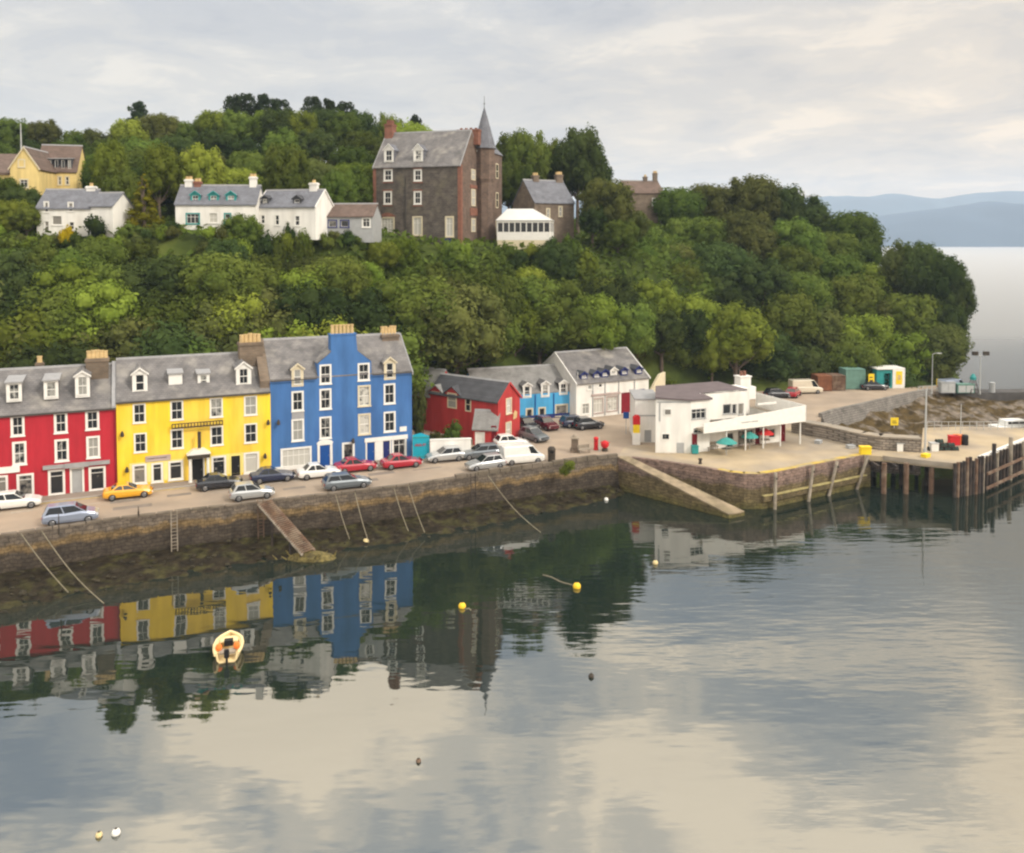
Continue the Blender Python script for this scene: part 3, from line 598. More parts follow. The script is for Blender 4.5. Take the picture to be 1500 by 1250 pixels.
for px in cols:
    for j in range(71):
        D = 98+42*j/70; x = (px-750)/F_PX*D
        for a, c2 in zip(RK, RK[1:]):
            if px <= c2: z = lerp(interp(D, RP[a]), interp(D, RP[c2]), (px-a)/(c2-a)); break
        if z < 3.1: z += .55*noise.noise((x*.35, D*.35, 7))+.30*noise.noise((x*1.1, D*1.1, 3))+.14*abs(noise.noise((x*3, D*3, 3)))
        else: z = min(z, 3.36)
        vs.append((x, D, z))
for i in range(len(cols)-1):
    for j in range(70): k = i*71+j; fs.append((k, k+1, k+72, k+71))
b.mesh(vs, fs); structure(b.build('rocky_shore', M['rocks']))
# breakwater causeway at the far right
bwk = MB(); A_ = Vector(g(1398, 574)); B_ = Vector((A_.x+55, A_.y+3))
bwk.prism([tuple(A_), tuple(B_), (B_.x, B_.y+3), (A_.x, A_.y+3)], -.5, 3.3)
tag(bwk.build('breakwater', mat('dark_wet_stone', (0.085, 0.08, 0.078), .9, .3, .6, .05, 4)), 'low dark breakwater running out to sea beyond the rocks', 'breakwater')
# stone revetment that holds up the curving road
RV = [Vector(p) for p in ROADE[1:-1]]; b = MB()
secs = []
for i, p in enumerate(RV):
    d = (RV[min(i+1, len(RV)-1)]-RV[max(i-1, 0)]).normalized(); n = Vector((d.y, -d.x))
    secs.append([(p.x+n.x*1.1, p.y+n.y*1.1, 1.2), (p.x+n.x*.05, p.y+n.y*.05, 4.05), (p.x-n.x*.4, p.y-n.y*.4, 4.05), (p.x-n.x*.4, p.y-n.y*.4, 1.2)])
b.loft(secs)
tag(b.build('sea_wall', brick_mat('grey_block_wall', (0.24, 0.22, 0.20), (0.18, 0.17, 0.155), (.13, .12, .11), .5, .3, .95, .04, 'xz', .25, .05)), 'curved grey block sea wall holding up the road to the headland', 'wall')
# rubble wall at the back of the pier
rw = thing('rubble_wall', 'long pale rubble wall along the back of the pier apron', 'wall')
WB = [Vector(p) for p in WALLB]; b = MB(); c_ = MB()
for i, (a, b2) in enumerate(zip(WB, WB[1:])):
    n = Vector(((b2-a).y, -(b2-a).x)).normalized()*-1
    if n.y > 0: n = -n
    th = .9; z1 = 4.95
    b.prism([tuple(a), tuple(b2), tuple(b2-n*th), tuple(a-n*th)], 1.0, z1)
    c_.prism([tuple(a+n*.1), tuple(b2+n*.1), tuple(b2-n*(th+.5)), tuple(a-n*(th+.5))], z1+.002, z1+.16)
b.build('masonry', M['rubble'], rw); c_.build('coping', M['concrete'], rw)

# ------------------------------------------------------------------ water
def water_mat():
    m = new_mat('sea_water'); t = m.node_tree; t.nodes.remove(t.nodes['Principled BSDF']); o = t.nodes['Material Output']
    gl = t.nodes.new('ShaderNodeBsdfGlossy'); gl.distribution = 'MULTI_GGX'; gl.inputs['Roughness'].default_value = 0.025; df = t.nodes.new('ShaderNodeBsdfDiffuse'); df.inputs[0].default_value = (0.012, 0.02, 0.016, 1)
    ms = t.nodes.new('ShaderNodeMixShader'); fr = t.nodes.new('ShaderNodeFresnel'); fr.inputs['IOR'].default_value = 2.8
    c = t.nodes.new('ShaderNodeTexCoord')
    def nz(sc, st, rot, d, ro=.5, dist=0):
        mp = t.nodes.new('ShaderNodeMapping'); mp.inputs['Scale'].default_value = st; mp.inputs['Rotation'].default_value = (0, 0, rot); t.links.new(c.outputs['Object'], mp.inputs[0])
        n = t.nodes.new('ShaderNodeTexNoise'); n.inputs['Scale'].default_value = sc; n.inputs['Detail'].default_value = d; n.inputs['Roughness'].default_value = ro; n.inputs['Distortion'].default_value = dist
        t.links.new(mp.outputs[0], n.inputs['Vector']); return n.outputs['Fac']
    def mm(op, a, bb, cc=None):
        n = t.nodes.new('ShaderNodeMath'); n.operation = op
        for i, v in enumerate((a, bb, cc)):
            if v is None: continue
            if isinstance(v, (int, float)): n.inputs[i].default_value = v
            else: t.links.new(v, n.inputs[i])
        return n.outputs[0]
    fine = nz(1.1, (.35, 1.6, 1), R(-22), 3, .45); swell = nz(.22, (.5, 1.3, 1), R(-18), 3, .5)
    # rippled patches: calm in the lee of the quay, ruffled in the open water to the right
    sp = t.nodes.new('ShaderNodeSeparateXYZ'); t.links.new(c.outputs['Object'], sp.inputs[0])
    side = mm('MULTIPLY_ADD', sp.outputs['X'], 0.022, 0.15); patch = nz(.035, (.6, 1.2, 1), R(-25), 3)
    k = mm('ADD', side, mm('MULTIPLY_ADD', patch, 2.4, -1.05)); mr = t.nodes.new('ShaderNodeClamp'); t.links.new(k, mr.inputs[0]); mr.inputs[1].default_value = 0.12; mr.inputs[2].default_value = 1.0
    hgt = mm('ADD', mm('MULTIPLY', mm('MULTIPLY', fine, mr.outputs[0]), WAVE_FINE), mm('MULTIPLY', swell, WAVE_SWELL))
    far = t.nodes.new('ShaderNodeMapRange'); t.links.new(sp.outputs['Y'], far.inputs[0]); far.inputs[1].default_value = 85; far.inputs[2].default_value = 260; far.inputs[3].default_value = 1.0; far.inputs[4].default_value = 0.06
    hgt = mm('MULTIPLY', hgt, far.outputs[0])
    bp = t.nodes.new('ShaderNodeBump'); bp.inputs['Strength'].default_value = 1.0; bp.inputs['Distance'].default_value = 1.0; t.links.new(hgt, bp.inputs['Height'])
    rg = mm('MULTIPLY_ADD', sp.outputs['Y'], 0.0022, -0.24); rc = t.nodes.new('ShaderNodeClamp'); t.links.new(rg, rc.inputs[0]); rc.inputs[1].default_value = 0.02; rc.inputs[2].default_value = 0.30; t.links.new(rc.outputs[0], gl.inputs['Roughness']); t.links.new(bp.outputs[0], gl.inputs['Normal']); t.links.new(bp.outputs[0], fr.inputs['Normal'])
    t.links.new(fr.outputs[0], ms.inputs[0]); t.links.new(df.outputs[0], ms.inputs[1]); t.links.new(gl.outputs[0], ms.inputs[2]); t.links.new(ms.outputs[0], o.inputs[0])
    return m
WAVE_FINE, WAVE_SWELL = 0.014, 0.032
b = MB(); b.poly([(-6500, -150, 0), (6500, -150, 0), (6500, 6800, 0), (-6500, 6800, 0)])
structure(b.build('sea', water_mat()))

# ------------------------------------------------------------------ far hills across the sound
def ridge(name, D, pts, col, seed, depth=900):
    b = MB(); vs = []; fs = []; n = 190; x0, x1 = -1000, 2300
    for i in range(n+1):
        px = lerp(x0, x1, i/n); py = interp(px, pts); z = H+(352-py)/F_PX*D
        x = (px-750)/F_PX*D
        z += D*.0035*noise.noise((px*.012, seed, 1))+D*.0012*noise.noise((px*.05, seed, 2))
        for j in range(9):
            t = j/8; zz = -2+(z+2)*math.sin(t*math.pi/2)**.8 if t < 1 else z
            vs.append((x, D-depth*(1-t)+60*noise.noise((px*.02, j*.7, seed)), zz*(1+.06*noise.noise((px*.03, j*.5, seed+3)) if 0 < t < 1 else 1)))
        vs.append((x, D+500, -2))
    for i in range(n):
        for j in range(9): k = i*10+j; fs.append((k, k+1, k+11, k+10))
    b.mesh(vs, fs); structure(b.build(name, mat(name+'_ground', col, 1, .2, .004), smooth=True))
ridge('far_hills', 6000, [(-1000, 300), (600, 296), (1180, 290), (1215, 286), (1240, 288), (1265, 292), (1293, 288), (1340, 292), (1372, 292), (1425, 285), (1500, 280), (1700, 272), (2300, 290)], (0.07, 0.10, 0.12), 1.5)  # blue of the distant air partly painted into the hill colour
ridge('near_hills', 4300, [(-1000, 325), (900, 330), (1180, 335), (1250, 325), (1300, 314), (1372, 305), (1436, 297), (1500, 301), (1700, 296), (2300, 320)], (0.035, 0.06, 0.09), 5.5)  # darker nearer ridge, haze tint put into its base colour too
# haze over the sound
hz = MB(); hz.box(-6510, 6510, -160, 6810, -9, 480); ho = hz.build('haze', [])
hm = bpy.data.materials.new('haze_air'); hm.use_nodes = True; t = hm.node_tree; t.nodes.clear()
o_ = t.nodes.new('ShaderNodeOutputMaterial'); pv = t.nodes.new('ShaderNodeVolumePrincipled'); pv.inputs['Color'].default_value = (0.62, 0.77, 1.0, 1); pv.inputs['Density'].default_value = 0.00015; pv.inputs['Anisotropy'].default_value = 0.0
t.links.new(pv.outputs[0], o_.inputs['Volume']); ho.data.materials.append(hm); ho['kind'] = 'stuff'; ho['label'] = 'pale blue haze over the sound and the far hills'
# ------------------------------------------------------------------ building parts
def wall_grid(b, x0, x1, z0, z1, holes, y=0.0, dep=0.14, m=0, mr=None):
    """front wall in the plane y with rectangular openings and their reveals"""
    mr = m if mr is None else mr
    hs = [h for h in holes if h[1] > x0 and h[0] < x1 and h[3] > z0 and h[2] < z1]
    hs = [(max(h[0], x0), min(h[1], x1), max(h[2], z0), min(h[3], z1)) for h in hs]
    X = sorted({x0, x1, *[h[0] for h in hs], *[h[1] for h in hs]}); Z = sorted({z0, z1, *[h[2] for h in hs], *[h[3] for h in hs]})
    for a, c in zip(X, X[1:]):
        for d, e_ in zip(Z, Z[1:]):
            mx, mz = (a+c)/2, (d+e_)/2
            if any(h[0] < mx < h[1] and h[2] < mz < h[3] for h in hs): continue
            b.poly([(a, y, d), (c, y, d), (c, y, e_), (a, y, e_)], m)
    for h in hs:
        for p, q in (((h[0], h[2]), (h[1], h[2])), ((h[1], h[2]), (h[1], h[3])), ((h[1], h[3]), (h[0], h[3])), ((h[0], h[3]), (h[0], h[2]))):
            b.poly([(p[0], y, p[1]), (q[0], y, q[1]), (q[0], y+dep, q[1]), (p[0], y+dep, p[1])], mr)
def ring(b, x0, x1, z0, z1, t, y0, y1, m=0, tb=None, tt=None):
    tb = t if tb is None else tb; tt = t if tt is None else tt
    b.box(x0, x0+t, y0, y1, z0, z1, m); b.box(x1-t, x1, y0, y1, z0, z1, m)
    b.box(x0+t, x1-t, y0, y1, z1-tt, z1, m); b.box(x0+t, x1-t, y0, y1, z0, z0+tb, m)
def window(par, x0, x1, z0, z1, y=0.0, frame='white_paint', glass='glass', style='sash', sur=0.16, name='window', surm=None):
    """outer size includes the painted surround; returns the hole in the wall"""
    b = MB(); hx0, hx1, hz0, hz1 = x0+sur, x1-sur, z0+sur, z1-sur
    if sur > 0: ring(b, x0, x1, z0, z1, sur+.01, y-.035, y+.01, 0)
    b.box(x0-.05, x1+.05, y-.09, y-.036, z0-.02, z0+.09, 0)
    f = .055; ring(b, hx0, hx1, hz0, hz1, f, y+.05, y+.10, 1)
    cx = (hx0+hx1)/2; cz = (hz0+hz1)/2
    if style == 'sash':
        b.box(hx0+f, hx1-f, y+.045, y+.10, cz-.035, cz+.035, 1)
        if hx1-hx0 > .75: b.box(cx-.014, cx+.014, y+.06, y+.095, hz0+f, cz-.035, 1); b.box(cx-.014, cx+.014, y+.06, y+.095, cz+.035, hz1-f, 1)
    elif style == 'grid':
        k = max(2, round((hx1-hx0)/.55))
        for i in range(1, k): xx = lerp(hx0, hx1, i/k); b.box(xx-.025, xx+.025, y+.055, y+.10, hz0+f, hz1-f, 1)
        zt = lerp(hz0, hz1, .68); b.box(hx0+f, hx1-f, y+.057, y+.098, zt-.025, zt+.025, 1)
    elif style == 'shop':
        zt = lerp(hz0, hz1, .78); b.box(hx0+f, hx1-f, y+.055, y+.10, zt-.025, zt+.025, 1)
    w_ = b.build(name, [M[surm or frame], M[frame]], par)
    p = MB(); p.box(hx0+.02, hx1-.02, y+.088, y+.12, hz0+.02, hz1-.02); p.build('pane', M[glass], w_)
    return (hx0, hx1, hz0, hz1)
def door(par, x0, x1, z0, z1, y=0.0, col='door_blue', frame='white_paint', sur=0.14, lite=True, surm=None):
    b = MB(); hx0, hx1, hz1 = x0+sur, x1-sur, z1-sur
    b.box(hx0+.03, hx1-.03, y+.07, y+.13, z0, hz1-.03, 0)
    for (a, c) in ((.12, .42), (.5, .88)):
        b.box(lerp(hx0, hx1, .16), lerp(hx0, hx1, .46), y+.055, y+.069, lerp(z0, hz1, a), lerp(z0, hz1, c), 0); b.box(lerp(hx0, hx1, .54), lerp(hx0, hx1, .84), y+.055, y+.069, lerp(z0, hz1, a), lerp(z0, hz1, c), 0)
    d = b.build('door', M[col], par)
    f = MB(); f.box(x0, hx0+.03, y-.04, y+.1, z0, z1, 0); f.box(hx1-.03, x1, y-.04, y+.1, z0, z1, 0); f.box(hx0+.03, hx1-.03, y-.04, y+.1, hz1-.03, z1, 0)
    f.build('door_frame', M[surm or frame], d)
    h = MB(); h.lathe([(.02, 0), (.045, .03), (.045, .06), (.02, .08)], (hx1-.16, y+.04, lerp(z0, hz1, .45)), 8); h.build('handle', M['galv'], d)
    return (hx0, hx1, z0, hz1)
def pitched(par, x0, x1, d, ze, zr, m='slate', over=.22, end=.12, th=.14, name='roof', y0=0.0, verge=None, skip_ends=False):
    b = MB(); yr = y0+d/2; s = (zr-ze)/(d/2); zo = ze-s*over
    pts = [(y0-over, zo), (yr, zr), (y0+d+over, zo), (y0+d+over, zo+th), (yr, zr+th), (y0-over, zo+th)]
    b.extx(pts, x0-end, x1+end, 0)
    b.extx([(yr-.14, zr+th-.12), (yr+.14, zr+th-.12), (yr+.09, zr+th+.09), (yr-.09, zr+th+.09)], x0-end-.01, x1+end+.01, 1)
    if verge:
        for xx in (x0-end-.03, x1+end-.09): b.extx([(y0-over-.02, zo-.03), (y0-over-.02, zo+th+.05), (yr, zr+th+.055), (y0+d+over+.02, zo+th+.05), (y0+d+over+.02, zo-.03), (yr, zr-.03)], xx, xx+.12, 2)
    mats = [M[m], M['lead']]+([M[verge]] if verge else [])
    return b.build(name, mats, par)
def gutter(par, x0, x1, z, y=-.26):
    b = MB(); b.box(x0, x1, y-.09, y+.03, z-.10, z, 0); b.build('gutter', M['gutter'], par)
def body(par, x0, x1, d, ze, zr, holes, m, gable=None, z0=-.3, sideh=None):
    """walls of a gabled block: front with openings, back, and the two gable ends"""
    b = MB(); wall_grid(b, x0, x1, z0, ze, holes, 0, .14, 0)
    b.poly([(x1, d, z0), (x0, d, z0), (x0, d, ze), (x1, d, ze)], 0)
    for x in (x0, x1):
        b.poly([(x, 0, z0), (x, d, z0), (x, d, ze), (x, d/2, zr), (x, 0, ze)], 1)
    o = b.build('walls', [M[m], M[gable or m]], par); return o
def chimney(par, x, y, z0, z1, w, dp, m='gable_stone', pots=4, pot_h=.75, along='x', cap=True, potm='chimney_pot'):
    b = MB(); b.box(x-w/2, x+w/2, y-dp/2, y+dp/2, z0, z1-.28, 0)
    b.box(x-w/2-.09, x+w/2+.09, y-dp/2-.09, y+dp/2+.09, z1-.28, z1-.1, 0); b.box(x-w/2-.02, x+w/2+.02, y-dp/2-.02, y+dp/2+.02, z1-.1, z1, 0)
    c = b.build('chimney', M[m], par); p = MB()
    for i in range(pots):
        t = (i+.5)/pots-.5; px = x+(w*.9*t if along == 'x' else 0); py = y+(0 if along == 'x' else dp*.9*t); s_ = .9+.25*random.random()
        p.lathe([(.235, 0), (.21, pot_h*.8*s_), (.24, pot_h*.84*s_), (.24, pot_h*s_), (.15, pot_h*s_), (.14, pot_h*.7)], (px, py, z1), 10)
    if pots: p.build('chimney_pots', M[potm], c)
    return c
def dormer(par, x0, x1, z0, z1, vf, roof_at, kind='gable', front='white_paint', side='slate', roofm='slate', win=True, glass='glass', rise=.55, wsur=.12, door_w=.62):
    """x0..x1, z0..z1 is the whole white front; vf its distance behind the wall face; roof_at(z) gives the depth where the main roof reaches z"""
    b = MB(); d = par; cx = (x0+x1)/2; w = x1-x0
    ze = z1-(rise*w/2+.0 if kind == 'gable' else .12)
    vb = roof_at(z1)+.15
    m = MB(); hole = (cx-w*door_w/2, cx+w*door_w/2, z0+.22, ze-(.1 if kind == 'gable' else .14)) if win else None
    wall_grid(m, x0, x1, z0, ze, [hole] if hole else [], vf, .1, 0)
    if kind == 'gable': m.poly([(x0, vf, ze), (x1, vf, ze), (cx, vf, z1-.06)], 0)
    m.poly([(x0, vf, z0), (x0, vf, ze), (x0, vb, ze), (x0, vb, z0)], 1); m.poly([(x1, vf, z0), (x1, vf, ze), (x1, vb, ze), (x1, vb, z0)], 1)
    dm = m.build('dormer', [M[front], M[side]], d)
    r = MB()
    if kind == 'gable':
        s_ = rise; o = .12; zo = ze-s_*o
        r.extr([(x0-o, zo), (cx, z1-.05), (x1+o, zo), (x1+o, zo+.1), (cx, z1+.05), (x0-o, zo+.1)], vf-.14, vb)
        f = MB(); f.extr([(x0-o-.02, zo-.06), (x0-o-.02, zo+.1), (cx, z1+.055), (x1+o+.02, zo+.1), (x1+o+.02, zo-.06), (cx, z1-.11)], vf-.18, vf-.135); f.build('bargeboard', M[front], dm)
    else:
        r.extx([(vf-.2, z1-.12), (vb+.3, z1+.10), (vb+.3, z1+.2), (vf-.2, z1)], x0-.12, x1+.12)
    r.build('dormer_roof', M[roofm] if kind == 'gable' else M['lead'], dm)
    if win: window(dm, hole[0]-.001, hole[1]+.001, hole[2], hole[3], vf, sur=0.0, style='sash' if w > .9 else 'plain', glass=glass)
    return dm
def px_rect(fr, x0, x1, y0, y1, v=0.0):
    cx, cy = (x0+x1)/2, (y0+y1)/2
    return fr.uu(x0, cy, v), fr.uu(x1, cy, v), fr.zz(cx, y1, v), fr.zz(cx, y0, v)
def wall_lamp(par, fr, px, py):
    u, z = fr.hit(px, py); b = MB(); b.box(u-.05, u+.05, -.42, -.002, z-.02, z+.04); b.lathe([(.05, .28), (.16, .05), (.18, -.22), (.05, -.3)], (u, -.42, z-.05), 8)
    b.build('wall_lamp', M['iron'], par)
def marks(par, fr, x0, x1, y0, y1, m, v=-.08, name='lettering', seed=0, th=.03):
    """worn sign writing, unreadable at this distance: a row of letter-sized strokes"""
    r_ = random.Random(seed); b = MB(); u0, z0 = fr.hit(x0, y1, v); u1, z1 = fr.hit(x1, y0, v)
    u = u0; h = abs(z1-z0)
    while u < u1-.15:
        wd = h*.5*r_.uniform(.7, 1.1)
        if r_.random() < .14: u += wd*.8; continue
        zz = fr.hit(lerp(x0, x1, (u-u0)/(u1-u0)), (y0+y1)/2, v)[1]; zz = lerp(z0, z1, .5) if abs(zz) > 99 else lerp(z0, z1, .5)
        b.box(u, u+wd*.26, v-th, v, zz-h/2, zz+h/2); k = r_.random()
        if k < .6: b.box(u+wd*.26, u+wd*.8, v-th, v, zz+h*.3, zz+h/2)
        if k > .3: b.box(u+wd*.26, u+wd*.8, v-th, v, zz-h/2, zz-h*.3)
        if r_.random() < .5: b.box(u+wd*.26, u+wd*.7, v-th, v, zz-h*.1, zz+h*.1)
        u += wd*1.1
    b.build(name, M[m], par)

# ------------------------------------------------------------------ the coloured terrace
A0 = Vector(g(172, 716.5)); A1 = Vector(g(397, 691.5)); ROW = math.degrees(math.atan2(A1.y-A0.y, A1.x-A0.x)); print('row angle', ROW)
ROW = 24.0; DEP = 9.0
def mk_house(name, label, px, py, deg, z=S):
    fr = Frame(*G(px, py, z), deg, z); t = thing(name, label, 'house', (fr.o[0], fr.o[1], z), R(deg)); return fr, t

# --- red house
fr, t = mk_house('terraced_house', 'crimson red four storey terraced house with white windows, beside the yellow house', 172, 716.5, ROW)
xr = 0.0; xl = -25.0; ze = fr.zz(172, 597); zr = ze+3.45; d = DEP
holes = []
for (a, b2, c, e_) in [(15.5, 36, 608.5, 640), (79, 99, 604, 635.5), (125, 145.5, 601, 630.5), (18, 39, 647, 682), (80, 101, 643.5, 677), (126.5, 146.5, 639, 672)]:
    r = px_rect(fr, a, b2, c, e_); holes.append(window(t, *r))
for k in (-10.6, -14.6, -18.6, -22.4):                      # the bays beyond the frame repeat the visible ones
    for zz in (2.95, 5.3+.35): 
        holes.append(window(t, k-.7, k+.7, zz+.5, zz+2.55))
for (a, b2, c, e_) in [(70.5, 95.5, 688, 726), (130, 155, 683.5, 719.5), (24.5, 50, 694, 728), (-12, 12, 697, 732)]:
    r = px_rect(fr, a, b2, c, e_); holes.append(window(t, *r, style='shop', glass='glass_dark'))
holes.append(window(t, -17, -13.4, .8, 2.8, style='shop', glass='glass_dark'))
r = px_rect(fr, 102.5, 123.5, 684.5, 728); holes.append(door(t, r[0], r[1], 0.03, r[3], col='grey_paint'))
body(t, xl, xr-.01, d, ze, zr, holes, 'red_render', 'gable_stone')
rf = pitched(t, xl, xr-.01, d, ze, zr, 'slate', end=.02)
gutter(t, xl, xr-.02, ze+.02)
slope = (zr-ze)/(d/2)
rat = lambda z: max(0, (z-ze)/slope)
for (a, b2, c, e_, kind) in [(9, 32, 559, 589, 'flat'), (64, 85.5, 556, 585, 'flat'), (110, 131.5, 543.5, 582.5, 'gable')]:
    v = .85; r = px_rect(fr, a, b2, c, e_, v); dormer(t, r[0], r[1], r[2], r[3], v, rat, kind, rise=.75, glass='glass')
for k in (-11.2, -15): dormer(t, k-.75, k+.75, ze+.55, ze+2.5, .85, rat, 'gable', rise=.75)
ca = (fr.uu(125, 530, 4.5), fr.uu(161, 530, 4.5)); zt = fr.zz(143, 523, 4.5)
chimney(rf, (ca[0]+ca[1])/2, 3.7, zr-2.6, zt, ca[1]-ca[0]-.2, 1.6, pots=5, pot_h=.75)
x_ = fr.uu(58, 530, 5.2); chimney(rf, x_, 5.3, zr-1.2, fr.zz(58, 531, 5.3), .6, .6, 'gable_stone', 1, .6)
b = MB(); r = px_rect(fr, 63, 161, 676, 684); u0 = r[0]; u1 = r[1]; um = (u0+u1)/2
b.box(u0, u1, -.3, -.002, r[2]+.05, r[2]+.38); b.box(um-1.0, um+1.0, -.42, -.301, r[2]+.02, r[2]+.46); b.build('shop_cornice', M['lead'], t)
b = MB(); r = px_rect(fr, -20, 29, 684.5, 693.5); b.box(r[0], r[1], -.14, -.002, r[2], r[3]); b.build('fascia_board', M['white_paint'], t)
b = MB(); b.box(-.16, -.06, -.12, -.003, .1, ze-.1); b.build('downpipe', M['dark_red_paint'], t)
b = MB(); b.extx([(-.25, ze-.02), (4.45, zr+.16), (4.45, zr+.38), (-.25, ze+.24)], -.34, .02); b.build('skew', M['lead'], rf)
RED = fr

# --- yellow house
fr, t = mk_house('terraced_house', 'bright yellow four storey terraced house with a pillared doorway, between the red and blue houses', 172, 716.5, ROW)
xr = fr.uu(397, 640); ze = fr.zz(285, 581.5); zr = ze+3.4; holes = []
for cx_, cy_ in [(204, 606), (259, 601.6), (316.8, 597.6), (367, 594.6), (205.6, 649), (259.3, 643.5), (317.5, 638.8), (367.3, 635)]:
    r = px_rect(fr, cx_-9.5, cx_+9.5, cy_-14.5, cy_+14.5); holes.append(window(t, *r, sur=.1, glass='glass'))
for (a, b2, c, e_) in [(193.6, 215, 680, 710), (221.5, 239, 678, 707.5), (246.5, 268.5, 675, 704), (309.5, 331.5, 668, 698), (357, 379.5, 662.5, 694)]:
    r = px_rect(fr, a, b2, c, e_); holes.append(window(t, *r, style='shop', glass='glass_dark' if a < 300 else 'glass_pale', sur=.16))
r = px_rect(fr, 279, 300, 670, 703); holes.append(door(t, r[0], r[1], 0.03, r[3], col='black_paint', sur=.12))
r = px_rect(fr, 337, 353.5, 666, 699); holes.append(door(t, r[0], r[1], 0.03, r[3], col='black_paint', sur=.08, surm='pale_yellow'))
body(t, 0.01, xr-.01, d, ze, zr, holes, 'yellow_render', 'gable_stone')
rf = pitched(t, 0.01, xr-.01, d, ze, zr, 'slate', end=-.02); gutter(t, .02, xr-.02, ze+.02)
slope = (zr-ze)/(d/2); rat = lambda z, ze=ze, slope=slope: max(0, (z-ze)/slope)
for (a, b2, c, e_, kind, wn) in [(193.6, 216, 539, 576, 'gable', True), (247, 267, 546, 569.5, 'flat', False), (289.5, 307, 546, 568, 'flat', True), (345.6, 368, 530, 565.5, 'gable', True)]:
    v = .8 if kind == 'gable' else 1.3; r = px_rect(fr, a, b2, c, e_, v); dormer(t, *r, v, rat, kind, rise=.85, win=wn, door_w=.55)
ca = (fr.uu(346, 520, 4.5), fr.uu(381, 520, 4.5)); zt = fr.zz(362, 500, 4.5)
chimney(rf, (ca[0]+ca[1])/2+.1, 3.6, zr-2.6, zt, ca[1]-ca[0]-.1, 1.7, pots=5, pot_h=.8)
YZ = (ze, zr)
# pale panelled shopfronts
b = MB(); r1 = px_rect(fr, 190, 270, 676, 708)
def panel(b, u0, u1, z0, z1, hs, y=-.03):
    wall_grid(b, u0, u1, z0, z1, [(h[0]-.03, h[1]+.03, h[2]-.03, h[3]+.03) for h in hs], y, .03)
gz = fr.zz(230, 675.5); panel(b, r1[0], r1[1], .35, gz, [(h[0]-.17, h[1]+.17, h[2]-.17, h[3]+.17) for h in holes[8:11]]); b.build('shopfront_panel', M['pale_yellow'], t)
b = MB(); r2 = px_rect(fr, 302, 381, 664, 698); gz2 = fr.zz(340, 664.5); panel(b, r2[0], r2[1], .3, gz2, [(h[0]-.17, h[1]+.17, h[2]-.17, h[3]+.17) for h in holes[11:13]]+[(holes[14][0]-.1, holes[14][1]+.1, .3, holes[14][3]+.12)]); b.build('shopfront_panel', M['pale_yellow'], t)
b = MB(); r = px_rect(fr, 213, 250, 667, 675); b.box(r[0], r[1], -.12, -.04, r[2], r[3]); o_ = b.build('sign_board', M['pink_grey'], t); marks(o_, fr, 216, 247, 669, 673, 'iron', -.121, seed=3)
# portico
b = MB(); r = px_rect(fr, 274, 307, 661, 672); u0, u1 = r[0], r[1]; zz = holes[13][3]+.2
for u in (u0+.22, u1-.22): b.lathe([(.19, 0.02), (.19, .15), (.14, .2), (.12, zz-.2), (.18, zz-.1), (.18, zz)], (u, -.75, 0), 12, 0)
b.box(u0, u1, -.95, -.002, zz, zz+.38, 1); b.extr([(u0-.06, zz+.38), (u1+.06, zz+.38), ((u0+u1)/2+.5, zz+.85), ((u0+u1)/2-.5, zz+.85)], -1.0, -.004, 0)
b.build('portico', [M['white_paint'], M['iron']], t)
# iron sign beam and hanging banner
b = MB(); r = px_rect(fr, 251, 326, 617, 624.5); b.box(r[0], r[1], -.55, -.45, r[2], r[2]+.12); b.box(r[0], r[1], -.55, -.45, r[3]-.08, r[3])
n_ = 16
for i in range(n_+1): u = lerp(r[0], r[1]-.08, i/n_); b.box(u, u+.09, -.53, -.47, r[2]+.12, r[3]-.08)
for i in (0.02, .33, .66, .97): u = lerp(r[0], r[1], i); b.box(u-.03, u+.03, -.45, -.003, r[3]-.15, r[3]-.09)
b.build('iron_sign', M['iron'], t)
b = MB(); r = px_rect(fr, 288.5, 293.5, 630, 654); b.box(r[0], r[1], -.9, -.84, r[2], r[3]); b.box((r[0]+r[1])/2-.02, (r[0]+r[1])/2+.02, -.84, -.003, r[3]-.1, r[3]-.05); b.build('hanging_sign', M['iron'], t)
for p_ in [(179, 634), (392, 617), (186, 686), (387.5, 666)]: wall_lamp(t, fr, *p_)
b = MB(); b.box(.05, .14, -.12, -.003, .1, ze-.1); b.build('downpipe', M['yellow_render'], t)

# --- blue house
fr, t = mk_house('terraced_house', 'tall blue four storey house with a central wallhead gable at the terrace end', 397, 691.5, ROW)
xr = fr.uu(603.5, 620); ze = fr.zz(500, 551.5); zr = ze+3.6; holes = []
for (a, b2, c, e_) in [(427, 445, 573, 603), (427, 445.5, 614, 647), (468, 485.5, 534, 563.5), (468, 485.5, 569.5, 600.5), (468, 485.5, 610.5, 643.5),
     (524, 541.5, 532, 558.5), (524, 543, 564.5, 596), (524.5, 543, 606, 637.5), (562, 579, 562, 592.5), (562, 579.5, 603, 633.5)]:
    pale = a in (524,) and c > 560 or a == 524.5; r = px_rect(fr, a, b2, c, e_); holes.append(window(t, *r, sur=.15, surm='cream_paint' if pale else 'white_paint', glass='glass_pale' if pale else 'glass'))
for (a, b2, c, e_) in [(411, 456.5, 655.5, 689), (501, 519.5, 648, 677), (574, 595.5, 641.5, 671)]:
    r = px_rect(fr, a, b2, c, e_); holes.append(window(t, *r, style='grid' if b2-a > 20 else 'plain', glass='glass_pale' if a == 411 else 'glass_dark', sur=.18))
for (a, b2, c, e_, cc) in [(465, 487, 648.5, 684, 'door_blue'), (535.5, 551, 646, 679, 'door_blue'), (559, 573, 644, 676, 'navy_paint')]:
    r = px_rect(fr, a, b2, c, e_); holes.append(door(t, r[0], r[1], 0.05, r[3], col=cc, sur=.22 if a == 465 else .12))
